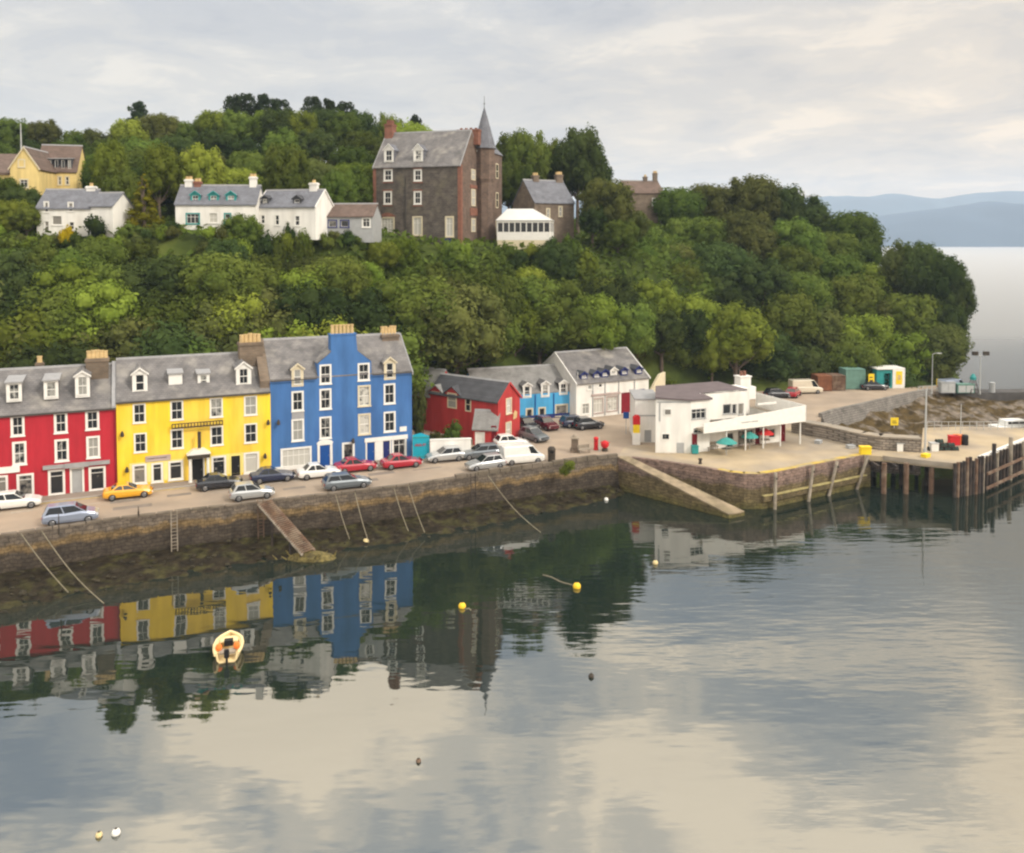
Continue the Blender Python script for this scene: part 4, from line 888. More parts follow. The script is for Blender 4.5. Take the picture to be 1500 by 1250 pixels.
# dormers that break the eaves cut into the wall
dr = [px_rect(fr, 427, 444.5, 532.5, 566.5), px_rect(fr, 562.5, 579.5, 523, 556.5)]
body(t, 0.01, xr, d, ze, zr, holes+[(r_[0], r_[1], r_[2], r_[3]) for r_ in dr], 'blue_render', 'gable_stone')
rf = pitched(t, 0.01, xr, d, ze, zr, 'slate', end=.0, over=.015); gutter(t, .02, fr.uu(464), ze+.02); gutter(t, fr.uu(545), xr-.02, ze+.02)
slope = (zr-ze)/(d/2); rat = lambda z, ze=ze, slope=slope: max(0, (z-ze)/slope)
for r_ in dr: dormer(t, *r_, -.02, rat, 'gable', rise=.9, front='cream_paint', glass='glass', door_w=.55)
b = MB(); b.extx([(.12, YZ[0]-.3), (4.5, YZ[1]-.6), (4.5, zr+.28), (.0, ze+.02)], -.95, -.003); b.build('party_wall', M['gable_stone'], t)
# wallhead gable rising into a chimney
P = [(465.5, 560), (465.5, 533), (485, 516), (484.5, 492), (521.5, 491), (523.5, 514), (544, 529.5), (544, 556)]
pts = [fr.hit(*p_) for p_ in P]; pts[0] = (pts[0][0], ze-.02); pts[-1] = (pts[-1][0], ze-.02)
gb = MB(); yb = 2.6; gh = [h for h in holes if h[2] > ze-1.9 and 465 < 9999 and h[0] > pts[0][0]-.1 and h[1] < pts[-1][0]+.1]
# built as strips so that the upper windows stay open
gx0, gx1 = pts[0][0], pts[-1][0]; zsh = min(pts[1][1], pts[-2][1])
wall_grid(gb, gx0, gx1, ze-.02, zsh, holes, -.0, .14, 0)
gb.poly([(gx0, 0, zsh), (gx1, 0, zsh), (gx1, 0, pts[-2][1]), (pts[5][0], 0, pts[5][1]), (pts[4][0], 0, pts[4][1]), (pts[3][0], 0, pts[3][1]), (pts[2][0], 0, pts[2][1]), (gx0, 0, pts[1][1])], 0)
gb.poly([(gx0, 0, ze-.4), (gx0, 0, pts[1][1]), (gx0, yb, pts[1][1]), (gx0, yb, ze-.4)], 0); gb.poly([(gx1, 0, ze-.4), (gx1, 0, pts[-2][1]), (gx1, yb, pts[-2][1]), (gx1, yb, ze-.4)], 0)
gb.build('wallhead_gable', M['blue_render'], t)
st_ = MB(); cz = pts[3][1]; st_.box(pts[3][0], pts[4][0], .012, 1.25, pts[2][1]-.2, cz-.02)
st_.box(pts[3][0]-.07, pts[4][0]+.07, -.06, 1.3, cz-.02, cz+.14, 0)
ch = st_.build('chimney', M['blue_render'], rf)
pp = MB()
for i in range(6): pp.lathe([(.2, 0), (.17, .72), (.2, .78), (.2, .92), (.13, .92), (.12, .6)], (lerp(pts[3][0]+.3, pts[4][0]-.3, i/5), .6, cz+.14), 10)
pp.build('chimney_pots', M['chimney_pot'], ch)
gr = MB(); zap = min(zr-.1, pts[2][1]+.9); xm = (gx0+gx1)/2; yy = rat(zap)+.2
gr.mesh([(gx0-.06, -.1, pts[1][1]+.06), (xm, -.1, pts[2][1]+1.0), (gx1+.06, -.1, pts[-2][1]+.06), (gx0-.06, rat(pts[1][1])+.1, pts[1][1]+.06), (xm, rat(pts[2][1]+1.0)+.1, pts[2][1]+1.0), (gx1+.06, rat(pts[-2][1])+.1, pts[-2][1]+.06)][0:0], [])
def slab(b, a, b2, c, dd, th=.1, m=0):
    v = [Vector(q_) for q_ in (a, b2, c, dd)]; n = (v[1]-v[0]).cross(v[3]-v[0]).normalized()*th
    b.mesh([tuple(q_) for q_ in v]+[tuple(q_+n) for q_ in v], [(0, 1, 2, 3), (7, 6, 5, 4), (0, 4, 5, 1), (1, 5, 6, 2), (2, 6, 7, 3), (3, 7, 4, 0)], m)
s1 = (pts[2][1]-pts[1][1])/(pts[2][0]-pts[1][0]); xmid = pts[2][0]+.9; zmid = pts[1][1]+s1*(xmid-gx0)
slab(gr, (gx0-.05, .005, pts[1][1]), (xmid, .005, zmid), (xmid, rat(zmid)+.3, zmid), (gx0-.05, rat(pts[1][1])+.1, pts[1][1]))
s2 = (pts[5][1]-pts[6][1])/(pts[6][0]-pts[5][0]); xm2 = pts[5][0]-.9; zm2 = pts[-2][1]+s2*(gx1-xm2)
slab(gr, (xm2, .005, zm2), (gx1+.05, .005, pts[-2][1]), (gx1+.05, rat(pts[-2][1])+.1, pts[-2][1]), (xm2, rat(zm2)+.3, zm2))
gr.box(xmid-.05, xm2+.05, 1.26, rat(min(zmid, zm2))+.3, zsh, min(zmid, zm2)); gr.build('gable_roof', M['slate'], rf)
zt = fr.zz(567, 489, 4.8); u = (fr.uu(551, 489, 4.8)+fr.uu(585, 489, 4.8))/2
chimney(rf, u, 4.6, zr-1.9, zt, 1.9, 2.0, pots=5, pot_h=.8, along='x')
b = MB(); b.extx([(-.2, ze+.02), (4.45, zr+.16), (9.1, ze+.2), (9.1, ze-.3), (4.45, zr-.2), (-.2, ze-.3)], xr+.005, xr+.12); b.build('skew', M['lead'], rf)
b = MB(); r = px_rect(fr, 411, 500, 687, 692); b.box(.3, fr.uu(463), -.16, -.002, -.1, .42); b.build('plinth', M['white_paint'], t)
b = MB(); r = px_rect(fr, 551, 559.5, 646, 680); b.box(r[0]-.02, r[1]+.02, -.05, -.002, .05, r[3]); r = px_rect(fr, 534, 597, 641, 646); b.box(r[0], r[1], -.1, -.036, r[2]+.05, r[3]+.12); b.build('shop_surround', M['white_paint'], t)
b = MB(); r = px_rect(fr, 427, 446, 602, 614.5); b.box(r[0]+.02, r[1]-.02, -.03, -.002, r[2], r[3]); b.build('wall_panel', M['lead'], t)
b = MB(); r = px_rect(fr, 585.5, 595.5, 625, 632); b.box(r[0], r[1], -.05, -.002, r[2], r[3]); b.build('wall_plaque', M['white_paint'], t)
b = MB(); cxx, czz = fr.hit(476, 648.5); b.extr([(cxx+math.cos(a_)*.86, czz-.1+math.sin(a_)*.42) for a_ in [math.pi*i/10 for i in range(11)]], -.05, -.002); b.build('door_arch', M['white_paint'], t)
for p_ in [(516, 644), (407, 617)]: wall_lamp(t, fr, *p_)
BLUE = fr; BLUE_X = xr

# ------------------------------------------------------------------ turquoise gate and white yard wall
fr = Frame(*G(604.5, 672.5), 10)
t = thing('yard_gate', 'turquoise boarded yard gate with a shallow gabled top beside the blue house', 'gate', (*fr.o, S), R(10))
u1 = fr.uu(629, 672); zt = fr.zz(616, 636)
b = MB(); b.extr([(0, 0), (u1, 0), (u1, zt-.25), (u1/2, zt+.1), (0, zt-.1)], -.08, .08); gt = b.build('gate_leaf', M['turquoise'], t)
b = MB(); b.box(-.02, u1, -.12, -.082, zt-.4, zt-.28); b.box(.05, u1-.05, -.11, -.082, .2, .3)
for i in range(1, 8): b.box(lerp(0, u1, i/8)-.015, lerp(0, u1, i/8)+.015, -.1, -.082, .3, zt-.4)
b.build('gate_rail', M['teal_paint'], t); marks(t, fr, 608, 626, 650, 654, 'red_paint', -.12, seed=5)
fr = Frame(*G(629.5, 673), 8)
t = thing('yard_wall', 'plain white yard wall between the turquoise gate and the red gabled house', 'wall', (*fr.o, S), R(8))
u1 = fr.uu(690, 670); zt = fr.zz(655, 645)
b = MB(); b.box(0.05, u1, 0, .35, -.2, zt); b.build('wall_face', M['white_render'], t); b = MB(); b.box(0.02, u1+.05, -.06, .41, zt+.002, zt+.1); b.build('coping', M['white_paint'], t)

# ------------------------------------------------------------------ red gabled house (gable to the right, long side to the left)
P0 = G(729.5, 650); P1 = G(761.5, 640); ang = math.degrees(math.atan2(P1[1]-P0[1], P1[0]-P0[0])); print('gable angle', ang)
frg = Frame(*P0, ang); gw = frg.uu(761.5, 600)
t = thing('gabled_house', 'brick red gabled house with a dark slate roof, its gable end towards the harbour', 'house', (*P0, S), R(ang))
ze = frg.zz(730, 589); zr = frg.zz(745.5, 561); LEN = 10.5
holes = []
for (a, b2, c, e_) in [(741, 749.5, 583, 607), (740.5, 749, 618, 642)]: r = px_rect(frg, a, b2, c, e_); holes.append(window(t, *r, sur=.14, surm='cream_paint', glass='glass_pale'))
frs = Frame(*P0, ang-90); # long side frame: u runs toward the viewer's left-back when negative
b = MB(); wall_grid(b, 0, gw, -.2, ze, holes, 0, .14, 0); zt_h = holes[0][3]
b.poly([(0, 0, ze), (gw, 0, ze), (gw/2, 0, zr)], 0)
b.poly([(0, 0, -.2), (0, LEN, -.2), (0, LEN, ze), (0, 0, ze)], 0); b.poly([(gw, 0, -.2), (gw, LEN, -.2), (gw, LEN, ze), (gw, 0, ze)], 0)
b.poly([(0, LEN, -.2), (gw, LEN, -.2), (gw, LEN, ze), (gw/2, LEN, zr), (0, LEN, ze)], 0); b.build('walls', M['barn_red'], t)
def ridge_y(par, x0, x1, y0, y1, ze, zr, m, over=.2, end=.15, th=.13, name='roof', verge=None):
    b = MB(); xm = (x0+x1)/2; s_ = (zr-ze)/((x1-x0)/2); zo = ze-s_*over
    b.extr([(x0-over, zo), (xm, zr), (x1+over, zo), (x1+over, zo+th), (xm, zr+th), (x0-over, zo+th)], y0-end, y1+end, 0)
    b.extr([(xm-.12, zr+th-.1), (xm+.12, zr+th-.1), (xm, zr+th+.1)], y0-end-.01, y1+end+.01, 1)
    if verge: b.extr([(x0-over-.02, zo-.12), (x0-over-.02, zo+th+.02), (xm, zr+th+.025), (x1+over+.02, zo+th+.02), (x1+over+.02, zo-.12), (xm, zr-.12)], y0-end-.05, y0-end+.02, 2)
    return b.build(name, [M[m], M['lead']]+([M[verge]] if verge else []), par)
rfg = ridge_y(t, 0, gw, 0, LEN, ze, zr, 'slate_dark', verge='barn_red')
b = MB(); u, z = frg.hit(754, 608); b.extr([(u-.35, z-.5), (u+.3, z-.35), (u+.4, z+.3), (u, z+.55), (u-.3, z+.2)], -.08, -.005); b.build('wall_emblem', M['chimney_pot'], t)
# side dormer and windows on the long side (plane x=0, facing left)
def side_window(par, yc, z0, z1, w, name='window', x=0.0, surm='cream_paint', glass='glass'):
    b = MB(); y0, y1 = yc-w/2, yc+w/2
    for (a, b2, c, e_) in ((y0, y1, z0, z0+.14), (y0, y1, z1-.14, z1), (y0, y0+.14, z0+.14, z1-.14), (y1-.14, y1, z0+.14, z1-.14), (y0+.14, y1-.14, (z0+z1)/2-.03, (z0+z1)/2+.03)): b.box(x-.06, x-.003, a, b2, c, e_)
    o = b.build(name, M[surm], par); p = MB(); p.box(x-.03, x-.004, y0+.14, y1-.14, z0+.14, z1-.14); p.build('pane', M[glass], o)
def side_dormer(par, yc, w, z0, zeave, ztop, x=0.0, wallm='barn_red', win=True, roofm='slate_dark', back=2.0):
    b = MB(); y0, y1 = yc-w/2, yc+w/2
    b.poly([(x-.02, y0, z0), (x-.02, y1, z0), (x-.02, y1, zeave), (x-.02, yc, ztop), (x-.02, y0, zeave)], 0)
    b.poly([(x-.02, y0, z0), (x-.02, y0, zeave), (x+back, y0, zeave), (x+back, y0, z0)], 0); b.poly([(x-.02, y1, z0), (x-.02, y1, zeave), (x+back, y1, zeave), (x+back, y1, z0)], 0)
    dm = b.build('dormer', M[wallm], par); r = MB(); s_ = (ztop-zeave)/(w/2); o = .15
    r.extx([(y0-o, zeave-s_*o), (yc, ztop), (y1+o, zeave-s_*o), (y1+o, zeave-s_*o+.1), (yc, ztop+.1), (y0-o, zeave-s_*o+.1)], x-.2, x+back)
    r.build('dormer_roof', M[roofm], dm)
    if win: side_window(dm, yc, zeave-1.75, zeave+.1, w*.62, x=x-.02)
def side_at(px, py):   # distance along the long side where it meets a pixel
    d_ = ray(px, py); n = frg.u; o = frg.o; tt = (o[0]*n[0]+o[1]*n[1])/(d_[0]*n[0]+d_[1]*n[1]); X, Y_ = d_[0]*tt, d_[1]*tt
    return ((X-o[0])*frg.n[0]+(Y_-o[1])*frg.n[1], H+d_[2]*tt-S)
yc, zc1 = side_at(662.5, 567); _, ze1 = side_at(662.5, 577); side_dormer(t, yc, 2.4, 3.0, ze1, zc1, back=1.6)
y2, z2 = side_at(686, 592); side_window(t, y2, z2-.9, z2+.8, .9)
# grey-roofed rear wing
t2 = thing('house_wing', 'dark red cottage wing with a pale slate roof half hidden behind the blue house', 'house', (*frg.w(0, LEN+.02), S), R(ang))
frw = Frame(*frg.w(0, LEN+.02), ang); ze2 = ze-.5; zr2 = zr+.35; LW = 9.5
b = MB(); b.poly([(0.1, 0, -.2), (0.1, LW, -.2), (0.1, LW, ze2), (0.1, 0, ze2)], 0); b.poly([(gw+1.5, 0, -.2), (gw+1.5, LW, -.2), (gw+1.5, LW, ze2), (gw+1.5, 0, ze2)], 0)
for y_ in (0, LW): b.poly([(.1, y_, -.2), (gw+1.5, y_, -.2), (gw+1.5, y_, ze2), ((gw+1.6)/2, y_, zr2), (.1, y_, ze2)], 0)
b.build('walls', M['barn_red'], t2); ridge_y(t2, .1, gw+1.5, 0, LW, ze2, zr2, 'slate_light', end=.02)
ya, za = side_at(638, 565); _, zb_ = side_at(638, 575); side_dormer(t2, ya-LEN, 2.4, 3.0, zb_, za, x=.1, roofm='slate_light', back=1.6)
ya, za = side_at(638, 612); side_window(t2, ya-LEN, za-.8, za+.8, 1.4, x=.1, surm='white_paint', glass='glass_pale')
# low red shed with a slate roof in front
frh = Frame(*G(693, 652), ang-62)
t3 = thing('shed', 'low red shed with a white garage door against the red gabled house', 'shed', (*frh.o, S), R(frh.a*180/math.pi))
w3 = frh.uu(728.5, 640); zs = frh.zz(700, 628); b = MB(); hs = []
r = px_rect(frh, 696, 710, 633, 650); hs.append(door(t3, r[0], r[1], 0.02, r[3], col='white_paint', sur=.06))
r = px_rect(frh, 720, 727, 624, 650); hs.append(door(t3, r[0], r[1], 0.02, r[3], col='dark_red_paint', sur=.04, surm='dark_red_paint'))
wall_grid(b, 0, w3, -.1, zs, hs, 0, .12); D3 = 3.4; zs2 = zs+1.7
for x_ in (0, w3): b.poly([(x_, 0, -.1), (x_, D3, -.1), (x_, D3, zs), (x_, D3/2, zs2), (x_, 0, zs)], 0)
b.poly([(0, D3, -.1), (w3, D3, -.1), (w3, D3, zs), (0, D3, zs)], 0); b.build('walls', M['barn_red'], t3); pitched(t3, 0, w3, D3, zs, zs2, 'slate_light', over=.2)

# ------------------------------------------------------------------ light blue cottage
fr = Frame(*G(763, 616), 20); t = thing('cottage', 'light blue cottage with three white dormers under a long grey roof', 'house', (*fr.o, S), R(20))
xr = fr.uu(842.5, 590); xl = fr.uu(699, 560); ze = fr.zz(800, 576); holes = []; d = 8.0; v = 4; zr = fr.zz(755, 538.5, 4)
for (a, b2, c, e_) in [(770, 781, 598, 614), (788.5, 799.5, 596.5, 613), (813, 832, 592, 610)]:
    r = px_rect(fr, a, b2, c, e_); holes.append(window(t, r[0], r[1], r[2], r[3], sur=.16, surm='cream_paint', glass='glass_dark', style='plain'))
body(t, xl, xr, d, ze, zr, holes, 'light_blue'); rf = pitched(t, xl, xr, d, ze, zr, 'slate_light', over=.015)
slope = (zr-ze)/(d/2); rat = lambda z, ze=ze, slope=slope: max(0, (z-ze)/slope)
for (a, b2, c, e_) in [(766, 778.5, 560.5, 583), (792.5, 805, 558, 582), (819, 831.5, 556.5, 578.5)]:
    r = px_rect(fr, a, b2, c, e_, .0); dormer(t, *r, -.02, rat, 'gable', rise=.7, front='white_paint', side='slate_dark')
b = MB(); b.box(xl, xr, -.05, -.002, -.1, .55); b.build('plinth', M['navy_paint'], t)
for px in (784, 811): b = MB(); u = fr.uu(px); b.box(u-.06, u+.06, -.1, -.003, .6, ze-.1); b.build('downpipe', M['door_blue'], t)

# ------------------------------------------------------------------ white building with purple dormers
fr = Frame(*G(844, 614), 27); t = thing('gabled_house', 'long white building with purple trimmed dormers and a red double door', 'house', (*fr.o, S), R(27))
xr = fr.uu(950, 580); ze = fr.zz(895, 558); d = 11; zr = fr.zz(867, 514, 5.5); holes = []
for (a, b2, c, e_, s_, gl, sm) in [(852, 864, 590, 608, 'grid', 'glass', 'white_paint'), (868, 884, 583, 606, 'grid', 'glass_pale', 'pink_grey'), (888, 905, 580, 603, 'grid', 'glass_pale', 'pink_grey'), (935, 944, 570, 585, 'plain', 'glass_dark', 'navy_paint'), (860, 868, 563, 572, 'plain', 'glass', 'white_paint'), (876, 883, 561, 569, 'plain', 'glass', 'white_paint')]:
    r = px_rect(fr, a, b2, c, e_); holes.append(window(t, *r, sur=.14, style=s_, glass=gl, surm=sm))
r = px_rect(fr, 910, 926, 575, 600); holes.append(door(t, r[0], r[1], 0.05, r[3], col='dark_red_paint', sur=.06, surm='dark_red_paint'))
body(t, 0, xr, d, ze, zr, holes, 'white_render'); rf = pitched(t, 0, xr, d, ze, zr, 'slate', verge='white_paint')
slope = (zr-ze)/(d/2); rat = lambda z, ze=ze, slope=slope: max(0, (z-ze)/slope)
for cx_, cy_, fm in [(855.5, 549.5, 'navy_paint'), (874, 548, 'navy_paint'), (886, 546, 'navy_paint'), (899, 543, 'dark_red_paint'), (914.5, 543, 'navy_paint'), (936, 541, 'navy_paint')]:
    r = px_rect(fr, cx_-5, cx_+5, cy_-5, cy_+7, .5); dormer(t, *r, .5, rat, 'gable', rise=.75, front='white_paint' if fm == 'dark_red_paint' else 'navy_paint', side='navy_paint', roofm='slate_dark', door_w=.6)
b = MB()
for px in (868, 886, 906, 929): u = fr.uu(px); b.box(u-.06, u+.06, -.1, -.003, .1, ze-.1)
b.build('downpipe', M['grey_paint'], t)
b = MB(); b.box(fr.uu(866), fr.uu(908), -.16, -.002, fr.zz(887, 579), fr.zz(887, 576)); b.build('string_course', M['pink_grey'], t)
fr2 = Frame(*G(953, 600), 30); t = thing('garden_wall', 'tall cream gable wall standing beside the white building with purple dormers', 'wall', (*fr2.o, S), R(30))
u1 = 2.6; b = MB(); b.extr([(0, 0), (u1, 0), (u1, fr2.zz(968, 546)), (u1*.6, fr2.zz(968, 549)), (0, fr2.zz(958, 572))], 0, .4); b.build('wall_face', M['cream_paint'], t)

# ------------------------------------------------------------------ white waterfront building with a balcony
FW = 22.0; fr = Frame(*G(1012, 664), FW); t = thing('waterfront_building', 'white two storey waterfront building with a long balcony and dark flat roof on the pier', 'building', (*fr.o, S), R(FW))
ztop = fr.zz(1012, 584); xe = fr.uu(1150, 640); wB = 7.5; zm = fr.zz(1020, 624); holes = []
xL0 = 0.0
# two storey front block (faces left-front) : its left side meets the annex
gl_ = fr.w(-3.6, 1.9)                                        # the skewed west corner
PW = (-3.55, 1.6)
b = MB()
for (a, b2, c, e_) in [(1013, 1034, 599, 614), (1016, 1030, 627, 635)]: r = px_rect(fr, a, b2, c, e_); holes.append(window(t, *r, sur=.04, style='grid', glass='glass_dark', surm='grey_paint'))
r = px_rect(fr, 1013.5, 1021, 635, 662); holes.append(door(t, r[0], r[1], 0.02, r[3], col='dark_red_paint', sur=.05, surm='dark_red_paint'))
x1 = fr.uu(1040, 600); wall_grid(b, 0, x1, -.1, ztop-.1, holes, 0, .14)
b.poly([(x1, 0, -.1), (x1, 0, ztop-.1), (x1, 2.0, ztop-.1), (x1, 2.0, -.1)], 0)
b.poly([(PW[0], PW[1], -.1), (0, 0, -.1), (0, 0, ztop-.1), (PW[0], PW[1], ztop+.1)], 0)
b.poly([(PW[0], PW[1], -.1), (PW[0]+3.9, wB, -.1), (PW[0]+3.9, wB, ztop-.05), (PW[0], PW[1], ztop+.1)], 0)
b.poly([(PW[0]+3.9, wB, -.1), (x1, wB, -.1), (x1, wB, ztop), (PW[0]+3.9, wB, ztop-.05)], 0)
b.build('walls', M['white_render'], t)
b = MB(); b.mesh([(PW[0]-.15, PW[1]-.1, ztop+.14), (0, -.2, ztop-.08), (x1+.2, -.2, ztop-.08), (x1+.2, 2.0, ztop+.12), (xe-3.9, 2.0, ztop+.12), (xe-3.9, wB+.2, ztop+.16), (PW[0]+3.7, wB+.2, ztop+.16)], [(0, 1, 2, 3, 4, 5, 6)])
b.mesh([(PW[0]-.15, PW[1]-.1, ztop-.06), (0, -.2, ztop-.28), (x1+.2, -.2, ztop-.28), (x1+.2, 2.0, ztop-.08), (xe-3.9, 2.0, ztop-.08), (xe-3.9, wB+.2, ztop-.04), (PW[0]+3.7, wB+.2, ztop-.04)], [(6, 5, 4, 3, 2, 1, 0)])
for i in range(7): j = (i+1) % 7; b.F.append((i, j, 7+j, 7+i)); b.I.append(0)
b.build('roof', mat('purple_grey_felt', (0.13, 0.105, 0.11), .9, .15, 1), t)
# west face details
wl = math.hypot(*PW); 
def west_box(b, u0, u1, z0, z1, o0, o1, m=0):
    dx, dy = -PW[0]/wl, -PW[1]/wl; nx, ny = dy, -dx
    P_ = [(PW[0]+dx*u+nx*o, PW[1]+dy*u+ny*o) for u, o in ((u0, o1), (u1, o1), (u1, o0), (u0, o0))]; b.prism(P_, z0, z1, m)
def wu(px): return wl*(px-966.5)/(1012-966.5)
def wz(py): return fr.zz(1000, py, .6)
for (a, b2, c, e_) in [(977, 987, 598, 608), (974, 985, 634, 644)]:
    b = MB(); west_box(b, wu(a), wu(b2), wz(e_), wz(c), .003, .06); o_ = b.build('window', M['white_paint'], t); p = MB(); west_box(p, wu(a)+.12, wu(b2)-.12, wz(e_)+.12, wz(c)-.12, .055, .075); p.build('pane', M['glass_dark'], o_)
b = MB(); west_box(b, wu(994), wu(1003), 0, wz(648), .003, .06); b.build('door', M['grey_paint'], t)
b = MB(); west_box(b, wu(968), wu(1011), wz(589.5), wz(588), .003, .05); west_box(b, wu(971), wu(972.5), wz(617), wz(590), .003, .06); b.build('downpipe', M['grey_paint'], t)
# recessed upper storey
u0, u1 = x1, xe-4.0; b = MB(); hs = []
fr_up = 2.0
for (a, b2, c, e_) in [(1059, 1071, 592, 607), (1072.5, 1079, 592, 607), (1081.5, 1089, 591, 608)]: r = px_rect(fr, a, b2, c, e_, fr_up); hs.append(window(t, *r, y=fr_up, sur=.04, style='plain', glass='glass_dark', surm='grey_paint'))
wall_grid(b, u0, u1, zm, ztop+.1, hs, fr_up, .12); b.poly([(u1, fr_up, zm-1), (u1, fr_up, ztop+.1), (u1, wB, ztop+.0), (u1, wB, zm-1)], 0); b.poly([(u1, wB, -.1), (x1, wB, -.1), (x1, wB, ztop), (u1, wB, ztop)], 0)
b.box(u1+.01, u1+1.6, 3.5, 6.2, zm, ztop-.1, 0); b.build('upper_storey', M['white_render'], t)
# ground floor wall
b = MB(); hs = []
for (a, b2, c, e_, dd) in [(1033, 1040, 638, 652, 0), (1063, 1075, 634, 656, 0), (1081, 1104, 630, 652, 0), (1106.5, 1112.5, 627, 653, 1), (1126, 1136, 628, 642, 0), (1144, 1150, 621, 650, 1)]:
    r = px_rect(fr, a, b2, c, e_, .6)
    hs.append(door(t, r[0], r[1], .02, r[3], y=.6, col='dark_red_paint', sur=.04, surm='dark_red_paint') if dd else window(t, *r, y=.6, sur=.05, style='plain', glass='glass_dark', surm='pink_grey' if a > 1080 and a < 1100 else 'white_paint'))
wall_grid(b, x1, xe, -.1, zm-.02, hs, .6, .12); b.poly([(xe, .6, -.1), (xe, .6, zm-.02), (xe, wB, zm-.02), (xe, wB, -.1)], 0); b.poly([(xe, wB, -.1), (x1, wB, -.1), (x1, wB, zm-.02), (xe, wB, zm-.02)], 0); b.build('ground_floor', M['white_render'], t)
# balcony: deck and its long white boarded parapet
y_f = -1.5; xa = fr.uu(1031, 628, y_f); xb = fr.uu(1181, 607, y_f); z_l0, z_l1 = fr.zz(1031, 635.5, y_f), fr.zz(1031, 621, y_f); z_r0, z_r1 = fr.zz(1181, 617.5, y_f), fr.zz(1181, 594, y_f)
z_0 = (z_l0+z_r0)/2; z_1 = (z_l1+z_r1)/2; print('balcony', xa, xb, xe, z_l0, z_l1, z_r0, z_r1, 'ztop', ztop, 'zm', zm)
b = MB(); b.box(xa, xb, y_f+.12, 2.0, z_0+.02, z_0+.25); b.box(xe+.02, xb, 2.0, wB, z_0+.02, z_0+.25); b.build('balcony_deck', M['concrete'], t)
b = MB(); b.mesh([(xa, y_f, z_l0), (xb, y_f, z_r0), (xb, y_f, z_r1), (xa, y_f, z_l1), (xa, y_f+.1, z_l0), (xb, y_f+.1, z_r0), (xb, y_f+.1, z_r1), (xa, y_f+.1, z_l1)], [(0, 1, 2, 3), (7, 6, 5, 4), (0, 4, 5, 1), (1, 5, 6, 2), (2, 6, 7, 3), (3, 7, 4, 0)])
b.mesh([(xb+.01, y_f, z_r0), (xb+.01, wB, z_r0), (xb+.01, wB, z_r1), (xb+.01, y_f, z_r1), (xb-.1, y_f, z_r0), (xb-.1, wB, z_r0), (xb-.1, wB, z_r1), (xb-.1, y_f, z_r1)], [(0, 1, 2, 3), (7, 6, 5, 4), (0, 4, 5, 1), (1, 5, 6, 2), (2, 6, 7, 3), (3, 7, 4, 0)])
bp_ = b.build('balcony_parapet', M['white_paint'], t); marks(bp_, fr, 1086, 1112, 616, 620, 'grey_paint', y_f-.002, seed=2, th=.02)
b = MB(); b.box(fr.uu(1110, 600, 2.2), xb-1.2, 2.2, 2.3, z_r1-.15, fr.zz(1140, 591.5, 2.2)); o_ = b.build('sign_board', M['white_paint'], t); marks(o_, fr, 1122, 1160, 599, 603, 'iron', 2.198, seed=8, th=.02)
b = MB()
for px in (1064, 1092, 1118, 1143, 1172): u = fr.uu(px, 640, y_f+.3); b.box(u-.06, u+.06, y_f+.25, y_f+.37, 0, z_0+.02)
b.build('balcony_posts', M['white_paint'], t)
# white stair tower and red-capped chimney behind
b = MB(); u, _ = fr.hit(1088, 560, 6.5); z0_, z1_ = fr.zz(1088, 574, 6.5), fr.zz(1088, 552, 6.5); b.box(u-.75, u+.75, 5.9, 7.1, z0_-.9, z1_, 0); b.box(u-.85, u+.85, 5.8, 7.2, z1_, z1_+.14, 0)
b.box(u+.76, u+1.6, 6.0, 7.0, z0_-.9, z0_+.6, 0); c_ = b.build('chimney', M['white_render'], t); b = MB(); b.lathe([(.2, 0), (.17, .5), (.2, .55)], (u-.25, 6.5, z1_+.14), 10); b.lathe([(.2, 0), (.17, .5), (.2, .55)], (u+.25, 6.5, z1_+.14), 10); b.build('chimney_pots', M['red_sandstone'], c_)
# annex to the left
fra = Frame(*G(930, 648), FW-24.3); ta = thing('annex', 'low white flat roofed annex at the left end of the waterfront building', 'building', (*fra.o, S), fra.a)
xr = fra.uu(964.5, 640); zt = fra.zz(946, 586); b = MB(); hs = []
r = px_rect(fra, 943, 955, 629, 648); hs.append(door(ta, r[0], r[1], 0.02, r[3], col='grey_paint', sur=.05))
wall_grid(b, 0, xr, -.1, zt, hs, 0, .12); b.poly([(0, 0, -.1), (0, 6, -.1), (0, 6, zt), (0, 0, zt)], 0); b.poly([(xr, 0, -.1), (xr, 6, -.1), (xr, 6, zt), (xr, 0, zt)], 0); b.poly([(0, 6, -.1), (xr, 6, -.1), (xr, 6, zt), (0, 6, zt)], 0); b.build('walls', M['white_render'], ta)
b = MB(); b.box(-.1, xr+.1, -.1, 6.1, zt+.002, zt+.16); b.build('roof', M['lead'], ta); b = MB(); b.box(-.02, xr+.02, -.06, -.002, zt*.62, zt*.62+.12); b.build('band', M['grey_paint'], ta)
# ------------------------------------------------------------------ the castle-like hotel on the hill
TZ = 25.9
def frame_at(px, D, deg, z): return Frame((px-750)/F_PX*D*1.0, D, deg, z)
fr = frame_at(675.5, 127, -17, TZ); t = thing('baronial_house', 'dark stone baronial mansion with a slender slate spire on the hilltop', 'mansion', (*fr.o, TZ), fr.a)
u0 = fr.uu(547, 300); ze = fr.zz(640, 242); d = 9.6; zr = fr.zz(640, 194, d/2); holes = []
zb = -3.0
for (a, b2, c, e_, s_) in [(562, 575, 248, 266, 'sash'), (606, 618, 248, 266, 'sash'), (562, 574, 280, 300, 'sash'), (606, 617.5, 280, 300, 'sash'), (557, 578, 318, 346, 'grid'), (604, 619, 317, 346, 'grid'), (652, 665, 317, 348, 'grid')]:
    r = px_rect(fr, a, b2, c, e_); holes.append(window(t, *r, sur=.2, style=s_, surm='white_paint' if c < 310 else 'cream_paint', glass='glass_pale' if (a+c) % 2 else 'glass'))
b = MB(); wall_grid(b, u0, 0, zb, ze, holes, 0, .2, 0)
